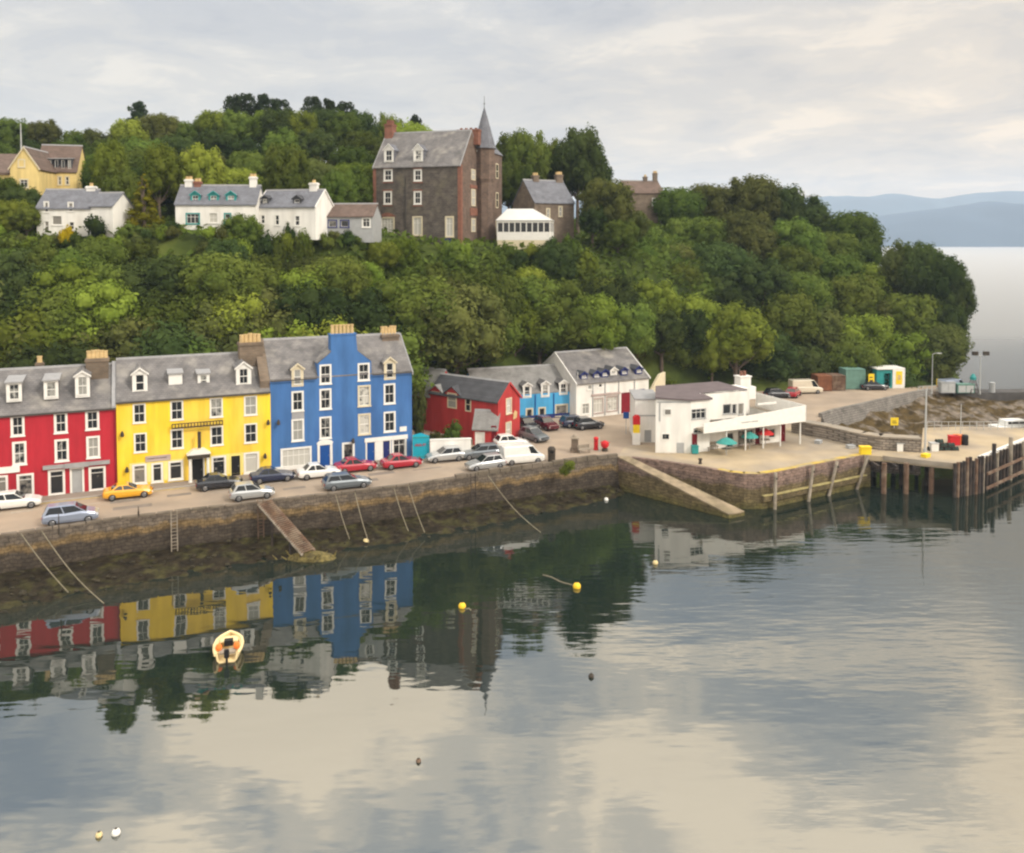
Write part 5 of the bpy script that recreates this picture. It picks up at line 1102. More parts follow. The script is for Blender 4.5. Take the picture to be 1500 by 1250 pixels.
b.poly([(u0, 0, zb), (u0, d, zb), (u0, d, ze), (u0, d/2, zr), (u0, 0, ze)], 0); b.poly([(u0, d, zb), (0, d, zb), (0, d, ze), (u0, d, ze)], 0)
b.poly([(0, 0, zb), (0, d, zb), (0, d, ze), (0, d/2, zr), (0, 0, ze)], 1); b.build('walls', [M['castle_stone'], M['castle_lit']], t)  # right gable gets the lighter copy of the stone, its light painted in
rf = pitched(t, u0, 0, d, ze, zr, 'slate', over=.25, end=.0, verge='lead')
slope = (zr-ze)/(d/2); rat = lambda z, ze=ze, slope=slope: max(0, (z-ze)/slope)
for (a, b2, c, e_) in [(562.5, 576.5, 211, 238), (605.5, 619.5, 211, 237)]: r = px_rect(fr, a, b2, c, e_, .3); dormer(t, *r, .3, rat, 'gable', rise=1.1, roofm='slate_blue', side='slate_blue', glass='glass_pale')
b = MB()
for u in (u0, -.45): b.box(u-.02, u+.47, -.06, -.002, zb, ze)
for h in holes[:4]: b.box(h[0]-.35, h[1]+.35, -.07, -.038, h[3]+.2, h[3]+.42); b.box(h[0]-.35, h[1]+.35, -.07, -.038, h[2]-.45, h[2]-.28)
b.extr([(holes[4][0]-.5+(holes[4][1]-holes[4][0]+1)*i/10, holes[4][3]+.25+math.sin(math.pi*i/10)*.6) for i in range(11)], -.07, -.003)
b.build('sandstone_dressings', M['red_sandstone'], t)
b = MB(); b.box(fr.uu(652), fr.uu(667), -.9, -.1, zb, fr.zz(660, 350)); b.build('basement_porch', M['navy_paint'], t)
# chimneys
u, _ = fr.hit(560, 190, d/2); chimney(rf, u0+.7, d/2, zr-3, fr.zz(560, 183, d/2), 1.3, 1.6, 'red_sandstone', 3, .6, potm='red_sandstone')
chimney(rf, fr.uu(682, 190, d/2), d/2+1.4, zr-2, fr.zz(682, 188.5, d/2), 3.6, 1.2, 'red_sandstone', 4, .25, potm='red_sandstone')
# right-hand side: rows of windows on the gable end, in the plane x=0 (outer side faces +x)
def xwin(par, xp, yc, w, z0, z1, surm='cream_paint', glass='glass', arch=None, sw=.16):
    b = MB(); y0, y1 = yc-w/2, yc+w/2
    for (a, b2, c, e_) in ((y0, y1, z0, z0+sw), (y0, y1, z1-sw, z1), (y0, y0+sw, z0+sw, z1-sw), (y1-sw, y1, z0+sw, z1-sw), (y0+sw, y1-sw, (z0+z1)/2-.05, (z0+z1)/2+.05)): b.box(xp+.003, xp+.07, a, b2, c, e_)
    o = b.build('window', M[surm], par); p = MB(); p.box(xp+.004, xp+.035, y0+sw, y1-sw, z0+sw, z1-sw); p.build('pane', M[glass], o)
    return o
for yc, z0, z1 in [(5.4, fr.zz(690, 264, 5), fr.zz(690, 248, 5)), (5.4, fr.zz(690, 302, 5), fr.zz(690, 277, 5)), (5.4, fr.zz(690, 340, 5), fr.zz(690, 320, 5)), (9.0, fr.zz(690, 340, 5), fr.zz(690, 322, 5)), (9.0, fr.zz(690, 302, 5), fr.zz(690, 280, 5))]:
    xwin(t, .0, yc, 1.9, z0, z1, glass='glass_pale')
b = MB(); b.box(.004, .12, 3.9, 7.2, fr.zz(690, 316, 5), fr.zz(690, 305, 5)); b.box(.004, .1, 3.9, 7.2, fr.zz(690, 276, 5), fr.zz(690, 271, 5)); b.box(.004, .08, .0, .55, zb, ze); b.box(-.5, .06, -.065, -.003, zb, ze); b.build('sandstone_panel', M['red_sandstone'], t)
# wall-head gable of the side wing, then the turret
y1 = d+.01; W2 = 5.4; ztw = fr.zz(720, 226, d+3)
b = MB(); b.box(-6, 1.6, y1, y1+W2, zb, ztw-.1, 0); b.build('side_wing', M['castle_lit'], t)
b = MB(); b.mesh([(-6.2, y1-.2, ztw-.1), (1.8, y1-.2, ztw-.1), (1.8, y1+W2+.2, ztw-.1), (-6.2, y1+W2+.2, ztw-.1), (-5.5, y1+W2/2, ztw+3.4), (-.8, y1+W2/2, ztw+3.4)], [(0, 3, 2, 1), (0, 1, 5, 4), (1, 2, 5), (2, 3, 4, 5), (3, 0, 4)]); b.build('wing_roof', M['slate_blue'], t)
for k, (z0, z1) in enumerate([(fr.zz(716, 262, 12), fr.zz(716, 240, 12)), (fr.zz(716, 305, 12), fr.zz(716, 282, 12)), (fr.zz(716, 345, 12), fr.zz(716, 322, 12))]): xwin(t, 1.6, y1+2.7, 1.3, z0, z1, surm='cream_paint', glass='glass')
# turret: octagonal shaft corbelled under a slender slated spire
tx, ty = fr.uu(710, 220, d-1.2), d-1.2
tx = fr.uu(709.5, 220, ty); ztur = fr.zz(709, 217, ty); zsp = fr.zz(709.3, 157, ty); rT = 1.55
b = MB(); b.lathe([(rT*.92, zb), (rT*.92, ztur-5.5), (rT*1.08, ztur-4.9), (rT*1.08, ztur)], (tx, ty, 0), 8); b.build('turret', M['castle_lit'], t)
b = MB(); b.lathe([(rT*1.3, ztur-.15), (rT*1.12, ztur+.5), (rT*.78, ztur+2.4), (rT*.42, zsp-2.0), (.05, zsp)], (tx, ty, 0), 8); sp_ = b.build('spire', M['slate_blue'], t)
b = MB(); b.tube((tx, ty, zsp-.1), (tx, ty, fr.zz(709.3, 141, ty)), .05, .03, 6); b.lathe([(.0, -.15), (.14, 0), (0, .15)], (tx, ty, zsp+.5), 8); b.build('finial', M['iron'], sp_)
r = px_rect(fr, 699, 709, 216, 243, 7.4); b = MB(); xw = tx-.2; b.box(r[0], r[1], 7.1, 9, r[2], r[3]-.7, 0); b.extr([(r[0]-.1, r[3]-.7), (r[1]+.1, r[3]-.7), ((r[0]+r[1])/2, r[3]+.1)], 7.0, 9); dm = b.build('turret_dormer', M['white_paint'], t); p = MB(); p.box(r[0]+.25, r[1]-.25, 7.06, 7.095, r[2]+.4, r[3]-.9); p.build('pane', M['glass'], dm)
b = MB(); u = fr.uu(594, 300); b.box(u-.06, u+.06, -.12, -.002, zb, fr.zz(594, 262)); b.box(fr.uu(711, 300, 6)*0+.02, .14, 8.0, 8.15, zb, ze); b.build('downpipe', M['gutter'], t)

# white conservatory beside it
fr = frame_at(728, 131, -8, TZ-.2); t = thing('conservatory', 'white glazed conservatory with a pale hipped roof beside the stone mansion', 'conservatory', (*fr.o, fr.z), fr.a)
w_ = fr.uu(806, 330); ze = fr.zz(770, 324); d = 6; b = MB(); b.box(0, w_, 0, d, -3, fr.zz(770, 352)-.01, 1); b.box(0, w_, 0, d, fr.zz(770, 352), fr.zz(770, 340), 0); b.build('dwarf_wall', [M['white_paint'], M['cream_paint']], t)
zs_ = fr.zz(770, 340)+.005
b = MB(); n_ = 9
for i in range(n_+1): u = lerp(.0, w_-.14, i/n_); b.box(u, u+.14, .0, .12, zs_, ze); b.box(u, u+.14, d-.12, d, zs_, ze)
for j in range(5): y_ = lerp(.13, d-.27, j/4); b.box(w_-.12, w_, y_, y_+.14, zs_, ze); b.box(0, .12, y_, y_+.14, zs_, ze)
b.box(0, w_, -.02, .14, ze-.25, ze+.1); b.box(w_-.13, w_+.02, .141, d, ze-.25, ze+.1); b.build('glazing_frame', M['white_paint'], t)
p = MB(); p.box(.06, w_-.06, .05, .08, zs_+.01, ze-.26); p.box(w_-.08, w_-.05, .09, d-.1, zs_+.01, ze-.26); p.build('glazing', M['glass_dark'], t)
zt = fr.zz(765, 306, d/2); b = MB(); b.mesh([(-.2, -.2, ze+.11), (w_+.2, -.2, ze+.11), (w_+.2, d, ze+.11), (-.2, d, ze+.11), (1.2, d/2, zt), (w_-3, d/2, zt)], [(3, 2, 1, 0), (0, 1, 5, 4), (1, 2, 5), (2, 3, 4, 5), (3, 0, 4)]); b.build('roof', mat('glazed_roof_white', (.62, .62, .60), .3, .05, 1, spec=.6), t)

def simple_house(name, label, px0, px1, D, deg, py_base, py_eave, py_ridge, d, wallm, roofm, wins=(), zg=None, chims=(), dorms=(), gable=None, verge=None, doors=(), cat='house'):
    D0 = D; D = remap(px0, D); q_ = D/D0; d *= q_; z0 = atD((px0+px1)/2, py_base, D)[2]; fr = frame_at(px0, D, deg, z0); t = thing(name, label, cat, (*fr.o, z0), fr.a)
    pm = (px0+px1)/2; w_ = fr.uu(px1, py_eave); ze = fr.zz(pm, py_eave); zr = fr.zz(pm, py_ridge, d/2); holes = []
    for (a, b2, c, e_, st, gm, sm) in wins: r = px_rect(fr, a, b2, c, e_); holes.append(window(t, *r, style=st, glass=gm, surm=sm, sur=.14))
    for (a, b2, c, e_, cm) in doors: r = px_rect(fr, a, b2, c, e_); holes.append(door(t, *r, col=cm, sur=.1))
    body(t, 0, w_, d, ze, zr, holes, wallm, gable, z0=-1.6); rf = pitched(t, 0, w_, d, ze, zr, roofm, over=.2, verge=verge)
    slope = (zr-ze)/(d/2); rat = lambda z: max(0, (z-ze)/slope)
    for (a, b2, c, e_, kw) in dorms: r = px_rect(fr, a, b2, c, e_, .35); dormer(t, *r, .35, rat, **kw)
    for (px, py, ww, m_, pots) in chims:
        u, z = fr.hit(px, py, d/2); chimney(rf, min(max(u, ww/2), w_-ww/2), d/2, zr-1, z, ww*q_, .9*q_, m_, pots, .42)
    return fr, t, w_, ze, zr
tk = dict(kind='gable', rise=.8, front='teal_paint', side='teal_paint', roofm='slate_blue'); dk = dict(kind='gable', rise=.8, front='slate_dark', side='slate_dark', roofm='slate_dark')
simple_house('cottage', 'white hilltop cottage with three teal dormers and a teal window', 258, 375, 163, 3, 332, 299, 273, 7.5, 'white_render', 'slate_blue',
   wins=[(305, 320, 311, 328, 'sash', 'glass_pale', 'white_paint'), (328, 339, 312, 328, 'sash', 'glass', 'teal_paint'), (349, 358, 312, 328, 'sash', 'glass', 'white_paint'), (272, 293, 312, 329, 'grid', 'glass', 'teal_paint')],
   chims=[(277, 263, 1.4, 'white_render', 2), (290, 266, 1.3, 'red_sandstone', 2), (371, 259, 1.3, 'white_render', 2)],
   dorms=[(279, 293, 280, 299, tk), (305.5, 320, 280, 299, tk), (331, 345.5, 280, 299, tk)])
simple_house('cottage', 'white hilltop cottage with two dark dormers, right of the teal trimmed cottage', 377, 462, 159, -14, 334, 303, 280, 7.5, 'white_render', 'slate_blue',
   wins=[(381, 389, 314, 329, 'sash', 'glass', 'white_paint'), (402, 410, 314, 331, 'sash', 'glass_dark', 'white_paint'), (431, 440, 315, 332, 'sash', 'glass_dark', 'white_paint')],
   chims=[(460, 268, 1.5, 'white_render', 1)], dorms=[(383, 393, 286, 303, dk), (429, 441, 286, 303, dk)], verge='white_paint')
simple_house('low_outbuilding', 'long low outbuilding with a mauve roof and dark bays between cottage and mansion', 478, 546, 152, -6, 338, 317, 300, 6, 'grey_paint', 'slate_brown',
   wins=[(480, 494, 322, 334, 'plain', 'glass_dark', 'navy_paint'), (498, 512, 322, 334, 'plain', 'glass_dark', 'navy_paint'), (530, 543, 319, 334, 'grid', 'glass_pale', 'white_paint')], cat='outbuilding')
simple_house('stone_house', 'brown stone house with a blue grey roof and buff chimneys behind the conservatory', 783, 841, 167, 28, 350, 297, 266, 9, 'house_stone', 'slate_blue',
   wins=[(800, 806, 305, 320, 'sash', 'glass', 'cream_paint'), (818, 824, 302, 318, 'sash', 'glass', 'cream_paint')], chims=[(784, 257, 1.3, 'house_stone', 2), (822, 256, 1.5, 'house_stone', 3)])
simple_house('stone_house', 'half hidden mauve roofed house with tall chimneys on the skyline behind the trees', 918, 972, 205, 10, 318, 283, 266, 9, 'house_stone', 'slate_brown',
   wins=[(955, 961, 290, 302, 'sash', 'glass', 'white_paint')], chims=[(945, 259, .9, 'house_stone', 1), (972, 254, 1.0, 'house_stone', 2)])
simple_house('villa', 'white rendered villa with an arched dark window and grey hipped roof among trees', 55, 132, 157, 2, 345, 305, 279, 8, 'white_render', 'slate_blue',
   wins=[(64, 72, 295, 312, 'sash', 'glass_dark', 'white_paint'), (75, 92, 315, 331, 'plain', 'glass_dark', 'white_paint'), (64, 73, 323, 340, 'sash', 'glass_dark', 'white_paint'), (99, 108, 296, 311, 'sash', 'glass_dark', 'white_paint'), (100, 110, 324, 338, 'sash', 'glass_dark', 'white_paint')],
   chims=[(134, 273, 1.6, 'white_render', 1)])
simple_house('villa_wing', 'lower white wing with a gable roof on the right side of the villa', 133, 165, 155, -10, 345, 302, 284, 6, 'white_render', 'slate_blue', wins=[(144, 150, 315, 326, 'sash', 'glass_dark', 'white_paint')], cat='house')
simple_house('hotel', 'large pale yellow hotel range with brown roof and a row of dark dormer windows', 56, 112, 208, 14, 300, 251, 214, 12, 'hotel_yellow', 'slate_brown',
   wins=[(62+i*11, 69+i*11, 258, 272, 'sash', 'glass_dark', 'cream_paint') for i in range(4)], dorms=[(60+i*9.6, 67+i*9.6, 232, 250, dict(kind='flat', front='slate_dark', side='slate_dark')) for i in range(5)], cat='hotel')
P0 = frame_at(-2, 124, 8, 0); z0 = atD(30, 300, 124)[2]
fr = Frame(*P0.o, 8, z0); t = thing('hotel_gable', 'pale yellow gabled hotel front with a single dark window at the far left', 'hotel', (*fr.o, z0), fr.a)
w0 = fr.uu(15, 260); w1 = fr.uu(57, 260); ze = fr.zz(36, 246); zr = fr.zz(36, 216); b = MB(); r = px_rect(fr, 26, 37, 233, 246); hs = [window(t, *r, glass='glass_dark', surm='cream_paint', style='grid')]
r2 = px_rect(fr, 28, 42, 262, 276); hs.append(window(t, *r2, glass='glass_dark', surm='cream_paint', style='grid'))
wall_grid(b, w0, w1, -3, ze, hs, 0, .15); hs2 = hs[0]
for y_ in (0.0, 12): b.poly([(w0, y_, ze), (w1, y_, ze), ((w0+w1)/2, y_, zr)], 0)
b.poly([(w0, 0, -3), (w0, 12, -3), (w0, 12, ze), (w0, 0, ze)], 0); b.poly([(w1, 0, -3), (w1, 12, -3), (w1, 12, ze), (w1, 0, ze)], 0); b.box(w0-8, w0-.01, 1, 12, -3, ze-1.0, 0); b.build('walls', M['hotel_yellow'], t)
ridge_y(t, w0, w1, 0, 12, ze, zr, 'slate_brown', verge='cream_paint'); b = MB(); b.box(w0-8.2, w0-.25, .8, 12.2, ze-.999, ze-.7); b.extx([(.8, ze-.69), (6.5, ze+2.6), (12, ze-.69)], w0-8.2, w0-.25); b.build('wing_roof', M['slate_brown'], t)
x_, y_, z_ = atD(31, 214, 127); b = MB(); b.tube((x_, y_, z_-3), (x_, y_, atD(31, 181, 127)[2]), .14, .07, 8); tag(b.build('flagpole', M['galv']), 'bare grey flagpole rising above the pale yellow hotel gable', 'flagpole')

# ------------------------------------------------------------------ vegetation
GREENS = {'mid': ((0.068, 0.104, 0.021), (0.118, 0.160, 0.032)), 'dark': ((0.034, 0.056, 0.018), (0.060, 0.088, 0.026)), 'light': ((0.118, 0.165, 0.024), (0.180, 0.232, 0.036)),
          'olive': ((0.070, 0.086, 0.026), (0.112, 0.126, 0.036)), 'pine': ((0.020, 0.034, 0.016), (0.036, 0.052, 0.022)), 'copper': ((0.06, 0.03, 0.02), (0.10, 0.055, 0.03)), 'gold': ((0.17, 0.19, 0.015), (0.24, 0.24, 0.02)), 'yellow': ((0.38, 0.33, 0.01), (0.50, 0.42, 0.015))}
SHADE = {'mid': 'green', 'dark': 'dark green', 'light': 'light green', 'olive': 'olive green', 'pine': 'blackish green', 'copper': 'brown leaved', 'gold': 'golden green', 'yellow': 'bright yellow'}
for k, (a, c_) in GREENS.items(): M['leaf_'+k] = leaf_mat('leaves_'+k, a, c_)
def leaf_mesh(name, lobes, per, size, m, flat=1.0, core=True, up=0.25):
    """lobes: list of (x,y,z,r); thousands of small leaf clumps over the skin of each lobe, around a dense inner mass"""
    Vs = []; nq = 0
    for (x, y, z, r) in lobes:
        n = int(per*r*r); dirs = rng.normal(size=(n, 3)); dirs[:, 2] += up; dirs /= np.linalg.norm(dirs, axis=1)[:, None]
        rad = r*(0.70+0.36*rng.random(n)**.7)[:, None]; wob = 1+.16*np.sin(dirs[:, :1]*5+x)*np.cos(dirs[:, 1:2]*6+y)
        P_ = dirs*rad*wob; P_[:, 2] *= flat; P_ += np.array([x, y, z])
        nrm = dirs+rng.normal(size=(n, 3))*.26; nrm /= np.linalg.norm(nrm, axis=1)[:, None]
        t1 = np.cross(nrm, rng.normal(size=(n, 3))); t1 /= np.linalg.norm(t1, axis=1)[:, None]; t2 = np.cross(nrm, t1)
        s_ = size*(.45+1.25*rng.random(n)**2.2)[:, None]; a = t1*s_; b2 = t2*s_*.62
        Q = np.stack([P_-a, P_-b2*.9+a*.15, P_+a, P_+b2+a*.1], axis=1); Vs.append(Q.reshape(-1, 3)); nq += n
    V = np.concatenate(Vs); F_ = np.arange(nq*4).reshape(-1, 4)
    cv, cf = [], []
    if core:
        for (x, y, z, r) in lobes:
            bm_ = bmesh.new(); bmesh.ops.create_icosphere(bm_, subdivisions=1, radius=r*.68); k = len(V)+len(cv)
            for v in bm_.verts:
                q = 1+.25*noise.noise((v.co.x*1.5+x, v.co.y*1.5+y, v.co.z*1.5+z)); cv.append((x+v.co.x*q, y+v.co.y*q, z+v.co.z*q*flat))
            for f in bm_.faces: cf.append(tuple(k+v.index for v in f.verts))
            bm_.free()
    me = bpy.data.meshes.new(name); allv = np.concatenate([V, np.array(cv)]) if cv else V
    nl = nq*4+3*len(cf); me.vertices.add(len(allv)); me.vertices.foreach_set('co', allv.astype('f').ravel()); me.loops.add(nl)
    li = np.concatenate([F_.ravel(), np.array(cf, dtype=int).ravel()]) if cf else F_.ravel(); me.loops.foreach_set('vertex_index', li.astype('i'))
    me.polygons.add(nq+len(cf)); st_ = np.concatenate([np.arange(nq)*4, nq*4+np.arange(len(cf))*3]); me.polygons.foreach_set('loop_start', st_.astype('i'))
    me.update(calc_edges=True); me.validate(); me.materials.append(m); return me
def lobes_broad(seed, h=12, w=9, n=24, base=.22, drop=.0):
    """lobes spread over a domed crown; the outline stays uneven because their size and reach vary"""
    r_ = random.Random(seed); L_ = []; lean = (r_.uniform(-.5, .5), r_.uniform(-.5, .5)); zc_ = h*(base+1)/2; rz = h*(1-base)/2; m = int(n*1.35)
    for i in range(m):
        cz_ = lerp(.97, -.80, ((i+.5)/m)**.9); ph = i*2.39996+r_.uniform(-.35, .35); rad = w*r_.uniform(.115, .205); q = r_.uniform(.80, 1.10)
        sr = math.sqrt(max(0, 1-cz_*cz_))**.85
        L_.append(((w/2-rad*.8)*sr*q*math.cos(ph)+lean[0], (w/2-rad*.8)*sr*q*math.sin(ph)+lean[1], zc_+(rz-rad*.85)*cz_*q, rad))
    L_.append((lean[0], lean[1], zc_+rz*.15, w*.33)); L_.append((lean[0], lean[1], zc_-rz*.3, w*.28)); return L_
def lobes_pine(seed, h=12, w=8, n=26):
    r_ = random.Random(seed); L_ = []
    for i in range(n):
        t = (i+.5)/n; zz = lerp(.46, .97, t); a = i*2.4+r_.uniform(-.5, .5); q = r_.uniform(.2, 1.0)*(1.1-.55*t); rr = w/2*q
        L_.append((rr*math.cos(a), rr*math.sin(a), h*zz, w*r_.uniform(.09, .165)))
    return L_
def lobes_cone(seed, h=12, w=5, n=26):
    r_ = random.Random(seed); return [((w/2*(1-z)*.75+.1)*math.cos(i*2.4), (w/2*(1-z)*.75+.1)*math.sin(i*2.4), h*(z*.94+.03), w*.24*(1.12-z)) for i, z in [(i, i/n) for i in range(n)]]
def lobes_bush(seed, h=3, w=4, n=9):
    r_ = random.Random(seed); return [(w*.32*math.cos(i*2.4)*r_.uniform(.2, 1), w*.32*math.sin(i*2.4)*r_.uniform(.2, 1), h*r_.uniform(.28, .68), w*r_.uniform(.17, .25)) for i in range(n)]
def trunk_mesh(seed, h, r, lobes, m):
    r_ = random.Random(seed); b = MB(); pts = [(0, 0, -1.5)]; top = h*.78
    for i in range(1, 7): t = i/6; pts.append((r_.uniform(-.12, .12)*i*.3, r_.uniform(-.12, .12)*i*.3, lerp(-.2, top, t)))
    for i in range(6): b.tube(pts[i], pts[i+1], r*(1-.13*i), r*(1-.13*(i+1)), 8)
    for l in lobes[::3]:
        k = min(5, max(2, int((l[2]/h)*6)-1)); p = pts[k]; mid = (lerp(p[0], l[0], .5), lerp(p[1], l[1], .5), lerp(p[2], l[2], .35)); b.tube(p, mid, r*.42, r*.3, 6); b.tube(mid, l[:3], r*.3, r*.1, 6)
    me_o = b.build('tmp', m); me = me_o.data; bpy.data.objects.remove(me_o); return me
PROTO = {}
def proto(kind, var, col):
    key = (kind, var, col)
    if key in PROTO: return PROTO[key]
    if kind == 'broad': L_ = lobes_broad(var*7+1, 12, [9.0, 10.5, 8.2, 9.6][var], [26, 30, 24, 32][var], [.22, .2, .26, .16][var]); me = leaf_mesh('crown', L_, 120, .20, M['leaf_'+col])
    elif kind == 'pine': L_ = lobes_pine(var*5+3, 12, 8.5, 30); me = leaf_mesh('crown', L_, 130, .24, M['leaf_'+col], flat=.62, core=False)
    elif kind == 'cone': L_ = lobes_cone(var+9); me = leaf_mesh('crown', L_, 110, .2, M['leaf_'+col])
    else: L_ = lobes_bush(var*3+5); me = leaf_mesh('crown', L_, 150, .17, M['leaf_'+col])
    tm = None
    if kind != 'bush': tm = trunk_mesh(var+20, 12, .34 if kind != 'pine' else .24, L_, M['bark'])
    PROTO[key] = (me, tm); return PROTO[key]
def tree(px, D, htop, kind, col, name, label, cat='tree', group=None, zg=None, width=None, py_top=None, dz=0):
    x = (px-750)/F_PX*D; z = ground(px, D) if zg is None else zg; z += dz
    hgt = htop if py_top is None else atD(px, py_top, D)[2]-z
    base = 3.0 if kind == 'bush' else 12.0; s = max(.15, hgt/base); var = random.randrange(4 if kind == 'broad' else 2)
    sw = s if width is None else width/({'broad': 9.6, 'pine': 8, 'cone': 5.2, 'bush': 3.8}[kind])
    root = thing(name, label, cat, (x, D, z), random.uniform(0, 6.28), group); me, tm = proto(kind, var, col)
    c = bpy.data.objects.new('crown', me); C.objects.link(c); c.parent = root; root.scale = (sw, sw, s)
    if tm: t_ = bpy.data.objects.new('trunk', tm); C.objects.link(t_); t_.parent = root
    return root
# ---- planting plan: rows across the hill; the tops follow the wooded skyline
SKY = [(-120, 178), (0, 176), (30, 168), (75, 174), (110, 188), (150, 190), (185, 186), (205, 165), (225, 158), (250, 168), (268, 182), (295, 168), (330, 160), (380, 172), (430, 182), (470, 168), (520, 156), (560, 158), (600, 172), (640, 190), (680, 196)]
HEAD = [(930, 276), (985, 270), (1020, 268), (1060, 258), (1100, 255), (1135, 266), (1165, 278), (1200, 290), (1235, 302), (1262, 318), (1285, 342)]
plan = []     # (px, D, py_top, kind, colour, width, zone)
rr = random.Random(42)
def colpick(ws): return rr.choices([w_[0] for w_ in ws], [w_[1] for w_ in ws])[0]
W1 = [('mid', 4), ('dark', 4), ('olive', 2), ('light', 1)]; W2 = [('mid', 5), ('light', 2), ('dark', 2), ('olive', 1.5)]
def row(D, p0, p1, step, top, ws, wd, zone, jit=8, kind='broad', skip=()):
    px = p0
    while px <= p1:
        q = px+rr.uniform(-.25, .25)*step; px += step
        if any(a <= q <= b2 for a, b2 in skip): continue
        pt = interp(q, top) if isinstance(top, list) else top
        plan.append((q, D+rr.uniform(-4, 4), pt+rr.uniform(-jit*.4, jit), kind, colpick(ws), wd*rr.uniform(.85, 1.15), zone))
# skyline woods, left of the mansion
row(262, -60, 650, 42, SKY, W1, 14, 'skyline', 4, skip=((325, 425), (440, 520)))
row(258, 322, 428, 34, 160, W1, 13, 'skyline', 6); row(258, 440, 530, 34, 158, W1, 13, 'skyline', 6)
row(243, -50, 545, 52, [(0, 196), (200, 200), (300, 190), (520, 190), (560, 200)], W1, 14, 'upper', 12)
row(224, 150, 545, 54, [(0, 226), (120, 214), (300, 216), (540, 215)], W2, 14, 'upper', 14)
row(203, 165, 550, 58, [(120, 232), (300, 238), (545, 232)], W2, 13, 'behind', 14)
row(186, 165, 545, 56, [(165, 236), (300, 254), (400, 256), (545, 245)], W2, 11.5, 'behind', 12)
# conspicuous pines on the skyline
for px, pt in [(345, 140), (364, 138), (388, 139), (412, 146), (462, 142), (485, 146), (508, 150), (610, 170), (208, 150)]: plan.append((px, 268, pt, 'pine', 'pine', 8.5, 'pines'))
# right of the mansion
for px, D, pt, c_, wd in [(752, 196, 190, 'mid', 11), (775, 190, 188, 'mid', 11), (800, 200, 203, 'mid', 10), (846, 188, 183, 'dark', 12.5), (832, 192, 205, 'dark', 10), (868, 192, 222, 'dark', 9), (745, 186, 232, 'mid', 8), (770, 184, 240, 'dark', 8)]: plan.append((px, D, pt, 'broad', c_, wd, 'knoll'))
for px, D, pt, c_, wd in [(892, 162, 258, 'olive', 11), (925, 160, 306, 'olive', 6), (868, 160, 300, 'dark', 7), (905, 156, 318, 'mid', 7)]: plan.append((px, D, pt, 'broad', c_, wd, 'knoll'))
# headland
HW = [('mid', 5), ('dark', 2.5), ('light', 1.5), ('olive', 3)]
row(205, 1000, 1275, 48, HEAD, [('mid', 3), ('dark', 3), ('olive', 2)], 12.5, 'headtop', 4)
for t_, D in ((.15, 190), (.32, 176), (.50, 163), (.69, 151), (.90, 145)):
    top = [(p_, lerp(y_, 505 if p_ < 1300 else 520, t_**1.05)) for p_, y_ in [(940, 300)]+HEAD[1:]+[(1310, 354), (1345, 352), (1385, 366), (1405, 392)]]
    x0 = {.15: 985, .32: 940, .50: 935, .69: 945, .90: 985}[t_]; x1 = {.15: 1290, .32: 1350, .50: 1382, .69: 1385, .90: 1366}[t_]
    row(D, x0, x1, 52+t_*14, top, HW, 11.0, 'head', 18)
for px, D, pt, wd in [(1322, 172, 352, 8), (1352, 168, 350, 8.5), (1384, 163, 368, 8), (1404, 160, 392, 7.5), (1392, 157, 425, 8), (1378, 152, 470, 8), (1368, 148, 505, 6), (1375, 143, 530, 5)]: plan.append((px, D, pt, 'broad', 'olive' if px % 4 else 'dark', wd, 'head'))
# slope under the terrace, left to right
for D, top, stp in ((145, [(0, 350), (300, 350), (480, 360), (620, 378), (700, 382), (860, 390), (930, 382)], 46), (136, [(0, 366), (450, 366), (620, 392), (860, 396), (930, 392)], 66),
                    (124, [(0, 400), (600, 404), (760, 424)], 72), (112, [(0, 436), (650, 446)], 74), (103, [(0, 472), (520, 480)], 70)):
    xe = {145: 930, 136: 950, 124: 700, 112: 610, 103: 380}[D]
    row(D, -45+(D*7) % 31, xe, stp, top, W2 if D > 110 else [('mid', 4), ('dark', 3), ('olive', 2)], 12.5 if D < 140 else 7.5, 'slope', 22)
row(127, 790, 925, 58, [(790, 422), (925, 436)], W2, 10, 'slope', 10); row(135, 930, 1010, 36, [(930, 430), (1000, 450)], [('dark', 2), ('mid', 2)], 8, 'slope', 10)
row(128, 700, 800, 55, [(690, 430), (790, 440)], W2, 10, 'slope', 8)
# single out the bright tree behind the waterfront building and the brown one left of it
plan += [(1080, 134, 444, 'broad', 'light', 12.5, 'bright'), (1045, 136, 470, 'broad', 'light', 7, 'bright'), (925, 134, 462, 'broad', 'copper', 5.5, 'copper')]
